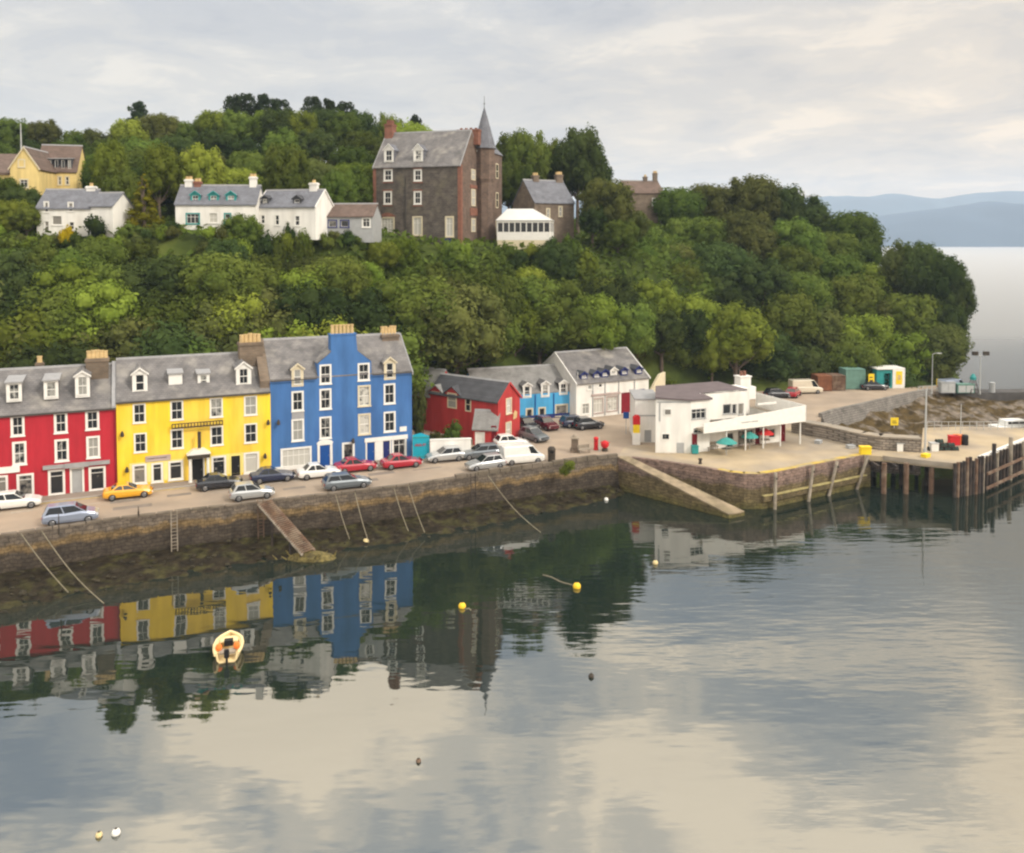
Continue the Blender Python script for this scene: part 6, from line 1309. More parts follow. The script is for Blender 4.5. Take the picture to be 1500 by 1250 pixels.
# terrace gardens
for px, D, pt, c_, wd, k_ in [(8, 172, 256, 'mid', 9, 'broad'), (30, 166, 272, 'dark', 8, 'broad'), (-25, 160, 280, 'mid', 9, 'broad'), (15, 158, 290, 'light', 8, 'broad'), (40, 156, 300, 'mid', 6, 'broad'),
    (168, 176, 205, 'light', 9.5, 'broad'), (180, 172, 240, 'mid', 8, 'broad'), (147, 178, 222, 'mid', 6.0, 'broad'), (235, 176, 208, 'light', 10, 'broad'), (355, 153, 312, 'mid', 8, 'broad'), (300, 180, 210, 'light', 10, 'broad'), (425, 180, 208, 'mid', 10, 'broad'), (500, 170, 248, 'mid', 8, 'broad'),
    (142, 151, 314, 'dark', 5, 'bush'), (225, 153, 335, 'mid', 5, 'bush'), (250, 154, 330, 'dark', 4, 'bush'), (190, 153, 322, 'mid', 5.5, 'bush'), (425, 151, 322, 'dark', 3.4, 'bush'), (60, 151, 340, 'mid', 5, 'bush'), (20, 150, 335, 'mid', 6, 'bush'),
    (590, 143, 345, 'light', 6, 'broad'), (560, 141, 352, 'light', 5.5, 'broad'), (680, 143, 352, 'light', 2.6, 'bush'), (515, 147, 340, 'dark', 3.6, 'bush'), (445, 148, 338, 'mid', 4, 'bush'), (800, 146, 362, 'mid', 4, 'bush'), (760, 145, 366, 'dark', 4, 'bush'), (860, 147, 358, 'light', 5, 'bush'), (742, 147, 352, 'mid', 3.6, 'bush'), (778, 147, 351, 'light', 3.4, 'bush'), (806, 148, 346, 'dark', 3.2, 'bush'), (835, 149, 338, 'mid', 5, 'bush')]:
    plan.append((px, D, pt, k_, c_, wd, 'garden'))
for px in list(range(-20, 545, 17)):
    if 268 < px < 296: continue
    plan.append((px+rr.uniform(-5, 5), 149+rr.uniform(-2, 1), interp(px, [(0, 340), (160, 341), (200, 338), (256, 326), (300, 330), (380, 331), (470, 338), (545, 346)])+rr.uniform(-4, 5), 'bush', colpick([('mid', 3), ('light', 3), ('olive', 2), ('dark', 1)]), rr.uniform(2.6, 4.2), 'garden'))
plan.append((212, 160, 250, 'cone', 'gold', 7.0, 'gold')); plan.append((98, 150, 327, 'bush', 'yellow', 3.6, 'yellowbush'))
LM = [(-999, 'past the left edge of the frame'), (0, 'above the red house'), (172, 'above the yellow house'), (397, 'above the blue house'), (604, 'above the red gabled house'), (720, 'above the light blue cottage'), (843, 'above the purple dormered building'), (960, 'above the white waterfront building'), (1190, 'above the parked containers'), (1330, 'at the tip of the headland')]
ZN = {'skyline': 'on the skyline', 'upper': 'high on the hill', 'behind': 'behind the cottages', 'knoll': 'behind the mansion', 'headtop': 'on the headland crest', 'head': 'on the headland', 'slope': 'on the steep slope', 'pines': 'on the skyline', 'garden': 'in the terrace gardens'}
from collections import defaultdict
groups = defaultdict(list)
for i, p_ in enumerate(plan):
    px, D, pt, k_, c_, wd, zn = p_
    lm = [b2 for a, b2 in LM if px >= a][-1]
    if zn in ('bright', 'copper', 'gold', 'yellowbush'): continue
    band = ZN[zn]
    if zn == 'head': band = 'high on the headland' if D > 165 else 'halfway down the headland' if D > 150 else 'low on the headland'
    if zn == 'slope': band = 'on the upper slope' if D > 134 else 'on the mid slope' if D > 118 else 'low on the slope'
    groups[(SHADE[c_], 'pine' if k_ == 'pine' else 'bush' if k_ == 'bush' else 'tree', band, lm)].append(i)
LAB = {}
ORD = ['leftmost', 'second from left', 'third from left', 'fourth from left', 'fifth from left', 'sixth from left', 'seventh from left', 'eighth from left', 'ninth from left']
for (sh, kd, band, lm), ids in groups.items():
    ids.sort(key=lambda i: plan[i][0])
    for k, i in enumerate(ids):
        if len(ids) == 1: LAB[i] = f'{sh} {kd} {band}, {lm}'
        elif len(ids) == 2: LAB[i] = f"{['left', 'right'][k]} of two {sh} {kd}s {band}, {lm}"
        else: LAB[i] = f'{ORD[min(k, 8)]} {sh} {kd} {band}, {lm}'
SPEC = {'bright': 'light green broad tree standing behind the white waterfront building', 'copper': 'brown leaved tree behind the right end of the white building with purple dormers', 'gold': 'golden green conical conifer beside the white villa', 'yellowbush': 'bright yellow rounded bush in front of the white villa'}
nb = 0
for i, (px, D, pt, k_, c_, wd, zn) in enumerate(plan):
    lab = LAB.get(i) or SPEC[zn]
    D0 = D; D = remap(px, D); wd *= D/D0 if px < 1000 else 1.0
    if zn == 'slope': wd *= 1.12
    if zn == 'bright' and wd < 8: lab = 'smaller light green tree left of the broad one behind the waterfront building'
    z = ground(px, D); top = atD(px, pt, D)[2]
    if top-z < 1.2: top = z+1.2+rr.random()
    zg = z; q_ = {'broad': 1.12, 'bush': .72}.get(k_, 0)      # crowns keep their round proportions; the foot of a short one is hidden in the undergrowth
    if top-z < wd*q_: zg = top-wd*q_
    if top-z > wd*1.75 and k_ == 'broad': zg = top-wd*1.75
    grp = None if zn in SPEC else {'pines': 'tall pines on the skyline', 'garden': 'garden trees and bushes on the terrace'}.get(zn, 'trees of the wooded hillside')
    name = {'pine': 'pine_tree', 'cone': 'conifer', 'bush': 'bush'}.get(k_, 'copper_tree' if c_ == 'copper' else 'broadleaf_tree')
    tree(px, D, top-zg, k_, c_, name, lab, 'bush' if k_ == 'bush' else 'tree', grp, zg=zg, width=wd)
print('trees', len(plan))
# undergrowth covering the slope between the trunks
z_flat = lambda px, D: ground(px, D) > 24.5 and px < 880
def undergrowth():
    Ps = []; n = 26000
    while len(Ps) < n:
        px = rr.uniform(-120, 1400); f0 = foot(px)+3; D = rr.uniform(f0, f0+40 if px < 900 else f0+60)
        if z_flat(px, D) and rr.random() < .8: continue
        z = ground(px, D)
        if z < 3.6: continue
        Ps.append(((px-750)/F_PX*D, D, z+.5*noise.noise(((px-750)/F_PX*D*.12, D*.12, 2))))
    P_ = np.array(Ps); P_[:, 2] += rng.random(n)*.9; nrm = rng.normal(size=(n, 3)); nrm[:, 2] += .8; nrm /= np.linalg.norm(nrm, axis=1)[:, None]
    t1 = np.cross(nrm, rng.normal(size=(n, 3))); t1 /= np.linalg.norm(t1, axis=1)[:, None]; t2 = np.cross(nrm, t1); s_ = (.3+.5*rng.random(n))[:, None]
    V = np.stack([P_-t1*s_, P_-t2*s_*.6, P_+t1*s_, P_+t2*s_*.6], axis=1).reshape(-1, 3); me = bpy.data.meshes.new('undergrowth')
    me.from_pydata(V.tolist(), [], np.arange(n*4).reshape(-1, 4).tolist()); me.materials.append(M['leaf_mid']); o = bpy.data.objects.new('undergrowth', me); C.objects.link(o)
    tag(o, 'dense green undergrowth covering the slope between the trees', None, None, 'stuff')
undergrowth()
# shrubs by the quay and yard
for (px, py, D, pt, c_, wd, lab) in [(832, 690, 86.6, 673, 'light', 1.9, 'round light green bush growing from the top of the quay wall'), (664, 642, 95, 610, 'mid', 3.2, 'rounded green garden bush behind the white yard wall'), (613, 640, 98, 565, 'olive', 2.6, 'tall climbing shrub between the blue house and the red gabled house'), (640, 645, 94, 630, 'olive', 2.6, 'low olive bush above the turquoise gate'), (980, 570, 131, 553, 'light', 3.4, 'small light green bush behind the waterfront building annex'), (1000, 570, 133, 556, 'olive', 3.0, 'olive green bush at the foot of the pale roadside pole')]:
    zg = max(S-.2, atD(px, py, D)[2]-.2) if D > 90 else S-.6
    zg = S-.1 if D > 90 else S-.7
    tree(px, D, atD(px, pt, D)[2]-zg, 'bush', c_, 'bush', lab, 'bush', None, zg=zg, width=wd)
# ------------------------------------------------------------------ vehicles
def car(px, py, kind, paint, label, heading=24, rev=False, L=4.2, W=1.72, Hh=1.48, name='parked_car', cat='car', group='cars parked along the harbour street', z=S):
    x, y = G(px, py, z); a = R(heading+(180 if rev else 0))
    root = thing(name, label, cat, (x, y, z+.012), a, group); h = L/2
    # lower body: stations along the length (x, bonnet height, half width)
    nose = {'hatch': .86, 'estate': .88, 'van': 1.05, 'saloon': .82, 'mpv': .98}[kind]; tail = {'hatch': .98, 'estate': 1.0, 'van': 1.15, 'saloon': .94, 'mpv': 1.02}[kind]
    st_ = [(-h, tail-.18, .80), (-h+.12, tail-.05, .95), (-h+.6, tail, 1), (-h*.2, tail-.03, 1), (h*.38, nose+.07, 1), (h*.62, nose, .98), (h-.28, nose-.12, .93), (h-.05, nose-.26, .84), (h, nose-.36, .76)]
    b = MB(); secs = []
    for sx, zt, kw in st_:
        w_ = W/2*kw; zb = .24 if abs(sx) < h-.2 else .32
        secs.append([(sx, -w_*.93, zb), (sx, -w_, zb+.22), (sx, -w_, zt-.16), (sx, -w_*.88, zt), (sx, w_*.88, zt), (sx, w_, zt-.16), (sx, w_, zb+.22), (sx, w_*.93, zb)])
    b.loft(secs); b.build('body', paint, root, smooth=False, bevel=.02)
    prof_ = {'hatch': (-h+.18, -h+.55, h*.02, h*.42), 'estate': (-h+.12, -h+.42, h*.04, h*.44), 'van': (-h+.04, -h+.08, h*.42, h*.72), 'saloon': (-h+.55, -h+1.15, h*.0, h*.40), 'mpv': (-h+.1, -h+.4, h*.16, h*.58)}[kind]
    xb0, xr0, xr1, xf = prof_; zt = Hh; w0, w1 = W*.445, W*.36 if kind != 'van' else W*.43
    bz = min(tail, nose+.05)-.04
    g_ = MB(); g_.mesh([(xb0, -w0, bz), (xf, -w0, bz), (xf, w0, bz), (xb0, w0, bz), (xr0, -w1, zt-.06), (xr1, -w1, zt-.06), (xr1, w1, zt-.06), (xr0, w1, zt-.06)], [(0, 3, 2, 1), (4, 5, 6, 7), (0, 1, 5, 4), (1, 2, 6, 5), (2, 3, 7, 6), (3, 0, 4, 7)])
    g_.build('windows', M['carglass'], root)
    r_ = MB(); r_.mesh([(xr0-.04, -w1-.02, zt-.07), (xr1+.05, -w1-.02, zt-.07), (xr1+.05, w1+.02, zt-.07), (xr0-.04, w1+.02, zt-.07), (xr0+.08, -w1+.1, zt), (xr1-.12, -w1+.1, zt), (xr1-.12, w1-.1, zt), (xr0+.08, w1-.1, zt)], [(0, 3, 2, 1), (4, 5, 6, 7), (0, 1, 5, 4), (1, 2, 6, 5), (2, 3, 7, 6), (3, 0, 4, 7)])
    def pillar(xa, xb_, t0, t1, wd=.07):
        for s in (-1, 1):
            r_.mesh([(xa-wd, s*(w0+.012), bz), (xa+wd, s*(w0+.012), bz), (xb_+wd, s*(w1+.012), zt-.07), (xb_-wd, s*(w1+.012), zt-.07), (xa-wd, s*(w0-.03), bz), (xa+wd, s*(w0-.03), bz), (xb_+wd, s*(w1-.03), zt-.07), (xb_-wd, s*(w1-.03), zt-.07)], [(0, 1, 2, 3), (7, 6, 5, 4), (0, 4, 5, 1), (1, 5, 6, 2), (2, 6, 7, 3), (3, 7, 4, 0)])
    pillar(xf-.06, xr1-.02, 0, 0, .045); pillar(lerp(xb0, xf, .48), lerp(xr0, xr1, .50), 0, 0, .04); pillar(xb0+.08, xr0+.06, 0, 0, .10)
    if kind == 'van':
        for s in (-1, 1): r_.mesh([(xb0, s*(w0+.02), bz), (xf-.95, s*(w0+.02), bz), (xr1-.55, s*(w1+.02), zt-.07), (xr0, s*(w1+.02), zt-.07), (xb0, s*(w0-.03), bz), (xf-.95, s*(w0-.03), bz), (xr1-.55, s*(w1-.03), zt-.07), (xr0, s*(w1-.03), zt-.07)], [(0, 1, 2, 3), (7, 6, 5, 4), (0, 4, 5, 1), (1, 5, 6, 2), (2, 6, 7, 3), (3, 7, 4, 0)])
        r_.box(xb0-.03, xb0+.03, -w1, w1, bz, zt-.07)
    elif kind != 'saloon': pass
    r_.build('roof', paint, root)
    for sx in (-1, 1):
        for sy in (-1, 1):
            wx = h*.62*sx+(.02 if sx > 0 else -.02); wy = sy*(W/2-.09); w_ = MB(); w_.tube((wx, wy-.1, .31), (wx, wy+.1, .31), .31, .31, 16); o = w_.build('wheel', M['tyre'], root)
            q = MB(); q.tube((wx, wy+sy*.101, .31), (wx, wy+sy*.118, .31), .20, .17, 12); q.build('rim', M['rim'], o)
    for sy in (-1, 1):
        q = MB(); y0 = sy*W*.34; q.box(h-.14, h-.02, y0-.15, y0+.15, nose-.42, nose-.27); q.build('headlight', M['headlamp'], root)
        q = MB(); q.box(-h-.015, -h+.1, y0-.1, y0+.14, tail-.42, tail-.22); q.build('taillight', M['taillamp'], root)
    return root
pc = lambda n, c_, r_=.25, m=0: M.setdefault('car_'+n, paint_mat('car_'+n, c_, r_, m))
WHT, SLV, GRY, DRK, RED_, YEL, NAV, BSL, MAR = pc('white', (.72, .72, .70)), pc('silver', (.42, .43, .44), .3, .4), pc('grey', (.16, .18, .20), .3, .4), pc('dark', (.018, .02, .028)), pc('red', (.36, .012, .03)), pc('yellow', (.72, .36, .02)), pc('navy', (.012, .02, .055)), pc('blue_silver', (.30, .34, .44), .3, .4), pc('maroon', (.10, .01, .02))
car(22, 744, 'hatch', WHT, 'white hatchback parked at the left edge in front of the red house', 24)
car(104, 765, 'mpv', BSL, 'pale blue silver people carrier parked by the quay edge below the red house', 24, Hh=1.6)
car(188, 728.5, 'saloon', YEL, 'orange yellow car parked between the red and yellow houses', 24, Hh=1.32)
car(321, 715, 'saloon', DRK, 'black saloon parked before the pillared doorway of the yellow house', 24, Hh=1.42)
car(369, 730, 'hatch', SLV, 'small silver hatchback by the quay edge at the top of the gangway', 24, L=3.9)
car(399, 705, 'saloon', NAV, 'dark navy car parked where the yellow and blue houses meet', 24, Hh=1.4)
car(467, 699, 'saloon', WHT, 'white saloon parked before the shop window of the blue house', 24, Hh=1.42)
car(521, 690, 'saloon', RED_, 'red car parked below the small white window of the blue house', 24, Hh=1.4)
car(508, 715, 'estate', GRY, 'grey estate car by the quay edge opposite the blue house', 24, L=4.5)
car(588, 684.5, 'saloon', RED_, 'red car parked at the right hand corner of the blue house', 24, Hh=1.42)
car(652, 675, 'hatch', SLV, 'silver hatchback parked against the white yard wall', 20, rev=True, L=4.1)
car(703, 671, 'estate', GRY, 'dark grey estate with a sloping tail right of the white yard wall', 16, rev=True, L=4.4)
car(711, 687, 'hatch', SLV, 'silver hatchback by the quay edge left of the white van', 24, rev=True, L=4.1)
car(765, 678, 'van', WHT, 'large white panel van parked by the quay edge', 18, L=4.6, W=1.85, Hh=1.95, name='van', cat='van')
car(748, 655, 'hatch', WHT, 'small white car behind the panel van below the red gable', 20, L=3.8)
car(782, 645, 'hatch', GRY, 'dark grey hatchback parked nose out right of the red gabled house', -50, L=4.0)
car(771, 629, 'hatch', DRK, 'black car parked before the left end of the light blue cottage', -55, L=4.0)
car(800, 628, 'hatch', MAR, 'dark maroon car parked before the light blue cottage', -60, L=4.0)
car(846, 625, 'estate', NAV, 'navy estate parked where the light blue cottage meets the white building', 18, L=4.5)
car(862, 628, 'hatch', DRK, 'black hatchback right of the navy estate before the white building', 20, L=3.8)
car(1140, 583, 'hatch', DRK, 'black car parked left of the red car beyond the waterfront building', 10, L=4.2, group='cars on the upper road')
car(1162, 581, 'hatch', RED_, 'dark red car parked between the black car and the cream van', 60, L=4.0, group='cars on the upper road')
car(1280, 571, 'saloon', DRK, 'dark saloon parked before the green fronted kiosk on the headland road', 4, L=4.4, group='cars on the upper road')
car(1180, 576, 'van', pc('cream', (.62, .56, .45)), 'cream van parked beside the brown container under the trees', 6, L=4.9, W=1.9, Hh=2.1, name='van', cat='van')
car(1395, 573, 'van', BSL, 'pale grey van at the far end of the headland road', 20, L=4.6, W=1.85, Hh=1.9, name='van', cat='van')

# ------------------------------------------------------------------ sheds and containers on the upper road
def container(px0, px1, py, hgt, m, name, label, cat, dep=2.6):
    fr = Frame(*G(px0, py), 4); t = thing(name, label, cat, (*fr.o, S), fr.a); w_ = fr.uu(px1, py-6); b = MB()
    b.box(0, w_, 0, dep, .08, hgt); n = int(w_/.32)
    for i in range(n): u = (i+.5)/n*w_; b.box(u-.07, u+.07, -.05, -.002, .2, hgt-.15)
    b.build('shell', M[m], t); f = MB()
    for u in (0, w_-.14): f.box(u-.01, u+.15, -.08, -.052, .02, hgt+.02)
    f.box(-.02, w_+.02, -.08, dep+.02, hgt+.002, hgt+.1); f.build('frame', M[m], t); return fr, t, w_
container(1198, 1218, 573.5, 2.3, 'box_rust', 'container', 'rust brown skip container beside the cream van, left of a brighter one', 'container')
container(1219, 1238, 573, 2.3, 'timber_rust', 'container', 'lighter rust coloured container left of the green shed', 'container')
container(1239, 1267, 571, 3.1, 'box_green', 'boat_shed', 'pale green boarded shed under the trees on the headland road', 'shed')
fr = Frame(*G(1284, 569), 4); t = thing('kiosk', 'green and white kiosk with a tall yellow poster panel at the headland', 'kiosk', (*fr.o, S), fr.a); w_ = fr.uu(1325, 562)
b = MB(); u1 = fr.uu(1307, 562); hs = [(fr.uu(1294), fr.uu(1304), .3, 2.4)]; wall_grid(b, 0, u1, 0, 3.0, hs, 0, .6); b.poly([(0, 0, 0), (0, 3, 0), (0, 3, 3), (0, 0, 3)], 0); b.box(0, u1, 1.2, 3, 0, 3.0); b.build('walls', M['teal_paint'], t)
b = MB(); b.box(u1+.01, w_, -.1, 3, 0, 3.2); b.box(-.15, u1, -.3, 3.1, 3.01, 3.2); b.build('white_front', M['white_paint'], t)
r = px_rect(fr, 1312, 1321, 540, 561); b = MB(); b.box(r[0], r[1], -.14, -.102, .6, 2.7); b.build('poster', M['yellow_paint'], t); b = MB(); b.box(r[0]+.25, r[1]-.25, -.155, -.142, 1.3, 2.1); b.build('poster_figure', M['chimney_pot'], t)
for (px, py, w2, h2, lab) in [(1276, 572, .9, 2.3, 'yellow sign on the wall left of the green kiosk'), (1376, 573, 1.0, 1.6, 'yellow sign board beside the grey lamp post near the headland tip'), (1310, 627, .9, .9, 'small yellow square sign on the rubble wall at the back of the pier')]:
    z = S if py < 600 else 5.12; x, y = G(px, py, z); t = thing('sign', lab, 'sign', (x, y, z)); b = MB(); b.box(-w2/2, w2/2, -.05, 0, h2*.35, h2+.3); b.build('sign_panel', M['yellow_paint'], t); b = MB(); b.tube((0, .04, 0), (0, .04, h2+.3), .04, .04, 6); b.build('post', M['galv'], t)
    q = MB(); q.box(-w2*.3, w2*.3, -.062, -.052, h2*.62, h2*.72); q.box(-w2*.3, w2*.2, -.062, -.052, h2*.85, h2*.93); q.build('lettering', M['iron'], t)

# ------------------------------------------------------------------ posts and lamps
def pole(px, py, py_top, label, z=S, r=.07, m='galv', heads=0, name='lamp_post', cat='lamp post', D=None):
    x, y = G(px, py, z) if D is None else ((px-750)/F_PX*D, D); top = atD(px, py_top, y)[2]-z
    t = thing(name, label, cat, (x, y, z)); b = MB(); b.tube((0, 0, 0), (0, 0, .5), r*1.6, r*1.5, 10); b.tube((0, 0, .5), (0, 0, top), r, r*.6, 10); b.build('post', M[m], t)
    if heads == 1: h = MB(); h.path([(0, 0, top), (.4, 0, top+.15), (.9, 0, top+.15)], .04); h.box(.7, 1.35, -.13, .13, top+.06, top+.2); h.build('lamp_head', M[m], t)
    if heads == 2:
        h = MB(); h.tube((-1.0, 0, top), (1.0, 0, top), .05, .05); h.build('crossbar', M[m], t)
        for s in (-1, 1): h = MB(); h.box(s*.85-.42, s*.85+.42, -.2, .2, top+.04, top+.62); h.build('floodlight', M['iron'], t)
    return t, top
pole(1435, 578, 521, 'tall mast with twin floodlights on the breakwater against the sea', 3.3, .10, heads=2, name='floodlight_mast', cat='floodlight mast')
pole(1365, 577, 519, 'pale grey lamp post at the end of the headland trees', heads=1)
pole(1015, 572, 514, 'pale lamp post against the trees behind the waterfront building roof', 3.4, heads=1, m='bark_pale')
pole(1083, 571, 516, 'thin grey post rising behind the white chimney of the waterfront building', 3.4)
pole(954, 570, 512, 'bare pale pole in the trees right of the purple dormered building', 3.4, m='bark_pale', name='pole', cat='pole')
pole(846, 612, 545, 'white drain post between the light blue cottage and the white building', m='white_paint', name='post', cat='post', r=.06)
pole(1355, 664, 570, 'tall grey derrick post at the jetty end of the rubble wall', m='galv', r=.12, name='derrick_post', cat='post')
pole(1407, 640, 592, 'short pale post on the jetty beside the orange gear', m='galv', r=.06, name='post', cat='post')
pole(77, 782, 752, 'slim dark post on the quay edge below the red house', m='iron', r=.05, name='post', cat='post', D=67.2)
pole(203, 758, 742, 'short dark post on the quay edge below the yellow house', m='iron', r=.05, name='post', cat='post')
pole(878, 662, 640, 'slim grey post standing on the quay beside the red post box', m='galv', r=.04, name='post', cat='post')
t = thing('bollard', 'blue grey round bollard at the root of the breakwater', 'bollard', (*G(1453, 575, 3.3), 3.3)); b = MB(); b.lathe([(.45, 0), (.42, 1.4), (.48, 1.5), (.3, 1.6)], n=12); b.build('shaft', M['grey_paint'], t)
t = thing('navigation_beacon', 'dark framed navigation beacon at the root of the breakwater', 'beacon', (*G(1425, 577, 3.3), 3.3)); b = MB()
for s in ((-.7, -.7), (.7, -.7), (.7, .7), (-.7, .7)): b.tube((s[0], s[1], 0), (s[0]*.3, s[1]*.3, 2.2), .07, .05, 6)
for z_, k in ((.7, .52), (1.4, .42)): b.box(-.9*k-.1, .9*k+.1, -.9*k-.1, .9*k+.1, z_, z_+.07)
b.build('frame', M['iron'], t); b = MB(); b.lathe([(.45, 2.2), (.45, 2.6), (.15, 3.1)], n=10); b.build('lantern', M['teal_paint'], t)
for px, w2, hgt in ((1386, 2.2, 1.6), (1412, 2.6, 1.3)):
    x, y = G(px, 575); t = thing('equipment_cabinet', ('tall' if px < 1400 else 'low wide')+' grey cabinet beyond the yellow sign at the headland tip', 'cabinet', (x, y-.6, S)); b = MB(); b.box(-w2/2, w2/2, 0, 1, 0, hgt); b.box(-w2/2-.06, w2/2+.06, -.06, 1.06, hgt+.002, hgt+.1); b.build('cabinet', M['grey_paint' if px < 1400 else 'box_green'], t); b = MB(); b.box(-w2/2+.15, -.05, -.03, -.002, .1, hgt-.15); b.box(.05, w2/2-.15, -.03, -.002, .1, hgt-.15); b.build('cabinet_doors', M['galv'], t)

# ------------------------------------------------------------------ quay furniture
x, y = G(873, 659); t = thing('post_box', 'red pillar post box on the quay near the slipway', 'post box', (x, y, S)); b = MB(); b.lathe([(.28, 0), (.28, .15), (.24, .2), (.24, 1.2), (.29, 1.25), (.29, 1.33), (.15, 1.45), (.02, 1.48)], n=16); b.build('pillar', M['red_paint'], t); b = MB(); b.box(-.12, .12, -.26, -.235, 1.02, 1.08); b.build('slot', M['black_paint'], t)
x, y = G(886, 661); t = thing('sea_mine', 'round red painted old sea mine on a stand beside the post box', 'sea mine', (x, y, S)); b = MB(); b.lathe([(.45*math.sin(math.pi*i/10)+.001, .75-.45*math.cos(math.pi*i/10)) for i in range(11)], n=16)
for i in range(8): a = i*math.pi/4; b.tube((.4*math.cos(a), .4*math.sin(a), .9), (.55*math.cos(a), .55*math.sin(a), 1.02), .05, .03, 6)
b.build('shell', M['red_paint'], t); b = MB(); b.lathe([(.35, 0), (.3, .3), (.2, .38)], n=12); b.build('stand', M['iron'], t)
x, y = G(808, 676); t = thing('litter_bin', 'dark litter bin on the quay between the white van and the green bush', 'bin', (x, y, S)); b = MB(); b.lathe([(.38, 0), (.42, 1.25), (.46, 1.3), (.3, 1.55)], n=12); b.build('bin', M['iron'], t); b = MB(); b.box(-.2, .2, -.47, -.42, 1.0, 1.2); b.build('opening', M['black_paint'], t)
x, y = G(842, 662); t = thing('memorial_stone', 'weathered stone pillar with a pale cap on the quay above the green bush', 'pillar', (x, y, S)); b = MB(); b.box(-.5, .5, -.5, .5, 0, .35); b.box(-.36, .36, -.36, .36, .352, 1.5); b.build('pillar', M['gable_stone'], t); b = MB(); b.box(-.45, .45, -.45, .45, 1.502, 1.65); b.lathe([(.3, 1.652), (.22, 1.9), (.02, 2.05)], n=8); b.build('cap', M['concrete'], t)
for k, (px, py, lab) in enumerate([(856, 664, 'grey wooden bench on the quay right of the stone pillar'), (640, 712.5, 'x'), (1043, 660, 'timber bench before the white waterfront building')]):
    if lab == 'x': continue
    x, y = G(px, py); t = thing('bench', lab, 'bench', (x, y, S), R(24)); b = MB(); b.box(-.75, .75, -.22, .22, .42, .47); b.build('seat', M['timber_old'], t); b = MB(); b.box(-.75, .75, .2, .25, .55, .9); b.build('backrest', M['timber_old'], t)
    for s in (-.6, .6): b = MB(); b.box(s-.04, s+.04, -.2, -.12, 0, .419); b.box(s-.04, s+.04, .14, .199, 0, .88); b.build('leg', M['timber_old'], t)
x, y = G(932, 651); t = thing('fuel_pump', 'petrol pump with red top and yellow panel beside the white annex', 'fuel pump', (x, y, S)); tp = atD(932, 608, y)[2]-S; b = MB(); b.box(-.42, .42, -.3, .3, 0, tp*.40); b.build('pump_body', M['white_paint'], t); b = MB(); b.box(-.36, .36, -.26, .26, tp*.402, tp*.68); b.build('price_panel', M['yellow_paint'], t); b = MB(); b.box(-.40, .40, -.28, .28, tp*.682, tp*.95); b.lathe([(.3, tp*.952), (.25, tp*1.0)], n=12); b.build('pump_head', M['red_paint'], t)
x, y = G(917, 636); t = thing('notice_post', 'slim blue topped notice post left of the petrol pump', 'notice post', (x, y, S)); b = MB(); b.tube((0, 0, 0), (0, 0, 2.6), .05, .05, 8); b.build('post', M['galv'], t); b = MB(); b.box(-.35, .35, -.05, 0, 1.9, 2.7); b.build('notice', M['door_blue'], t)
for (px, py, m, w2, lab) in [(1064, 667, 'teal_cloth', 1.9, 'closed teal parasol lowered over a table nearest the pier edge'), (1098, 658, 'teal_cloth', 1.6, 'teal parasol over a table in the middle of the waterfront terrace'), (1121, 653, 'red_cloth', 1.6, 'red parasol over a table at the right of the waterfront terrace')]:
    x, y = G(px, py); t = thing('parasol_table', lab, 'parasol', (x, y, S)); b = MB(); b.tube((0, 0, 0), (0, 0, 1.95), .04, .03, 8); b.build('pole', M['galv'], t)
    b = MB(); b.lathe([(w2*.62, 1.35), (w2*.60, 1.42), (w2*.3, 1.78), (.03, 1.98)], n=10, sy=.85); b.build('canopy', M[m], t); b = MB(); b.lathe([(.55, .68), (.55, .73)], n=12); b.build('table_top', M['timber_old'], t)
x, y = G(1017, 664); t = thing('waste_bin', 'small green wheeled bin by the red door of the waterfront building', 'bin', (x, y-.3, S)); b = MB(); b.prism([(-.35, -.3), (.35, -.3), (.35, .3), (-.35, .3)], .08, .85); b.build('bin', M['teal_paint'], t); b = MB(); b.box(-.38, .38, -.33, .34, .852, .93); b.build('lid', M['teal_paint'], t)
x, y = G(1022, 682); t = thing('mooring_bollard', 'small dark mooring bollard near the curved corner of the pier edge', 'bollard', (x+.4, y+.6, S)); b = MB(); b.lathe([(.22, 0), (.16, .1), (.15, .4), (.24, .48), (.2, .58)], n=12); b.build('bollard', M['iron'], t)
x, y = G(1270, 667.5); t = thing('ladder_box', 'bright yellow safety box at the corner where the pier meets the jetty', 'box', (x, y+.5, S+.05)); b = MB(); b.box(-.55, .55, -.35, .35, 0, .75); b.build('box', M['yellow_paint'], t); b = MB(); b.box(-.6, .6, -.4, .4, .752, .86); b.build('lid', M['yellow_paint'], t)

# ------------------------------------------------------------------ jetty on piles
J = [g(1266, 667.2), g(1293, 669), g(1345, 675), g(1397, 680), g(1437, 674), g(1500, 648)]
d_ = (Vector(J[-1])-Vector(J[-2])).normalized(); jend = tuple(Vector(J[-1])+d_*22)
K = [tuple(Vector(jend)+Vector((-d_.y, d_.x))*7.0), g(1500, 627.5), g(1420, 625), g(1352, 627), g(1349, 663), g(1289, 660.2)]
t = thing('jetty', 'timber piled jetty with a pale concrete deck running out right of the pier', 'jetty')
b = MB(); b.prism(J+[jend]+K, S-.55, S+.02); b.build('deck', M['apron'], t)
def edge_pts(a, b2, step): n = max(1, int((Vector(b2)-Vector(a)).length/step)); return [Vector(a).lerp(Vector(b2), i/n) for i in range(n+1)]
for px in (1296, 1328.5, 1365.5):                     # the three rusty front piles
    x, y = G(px, 676); b = MB(); b.tube((x, y+.1, -2.0), (x, y+.1, S-.2), .26, .26, 10); b.build('pile', M['timber_rust'], t)
for px, dy in ((1310, 3), (1342, 3.4), (1378, 3.0), (1320, 6.5), (1352, 7), (1388, 6.8), (1300, 9), (1335, 10), (1372, 10)):
    x, y = G(px, 676); b = MB(); b.tube((x, y+dy, -2), (x, y+dy, S-.5), .22, .22, 8); b.build('pile', M['timber_dark'], t)
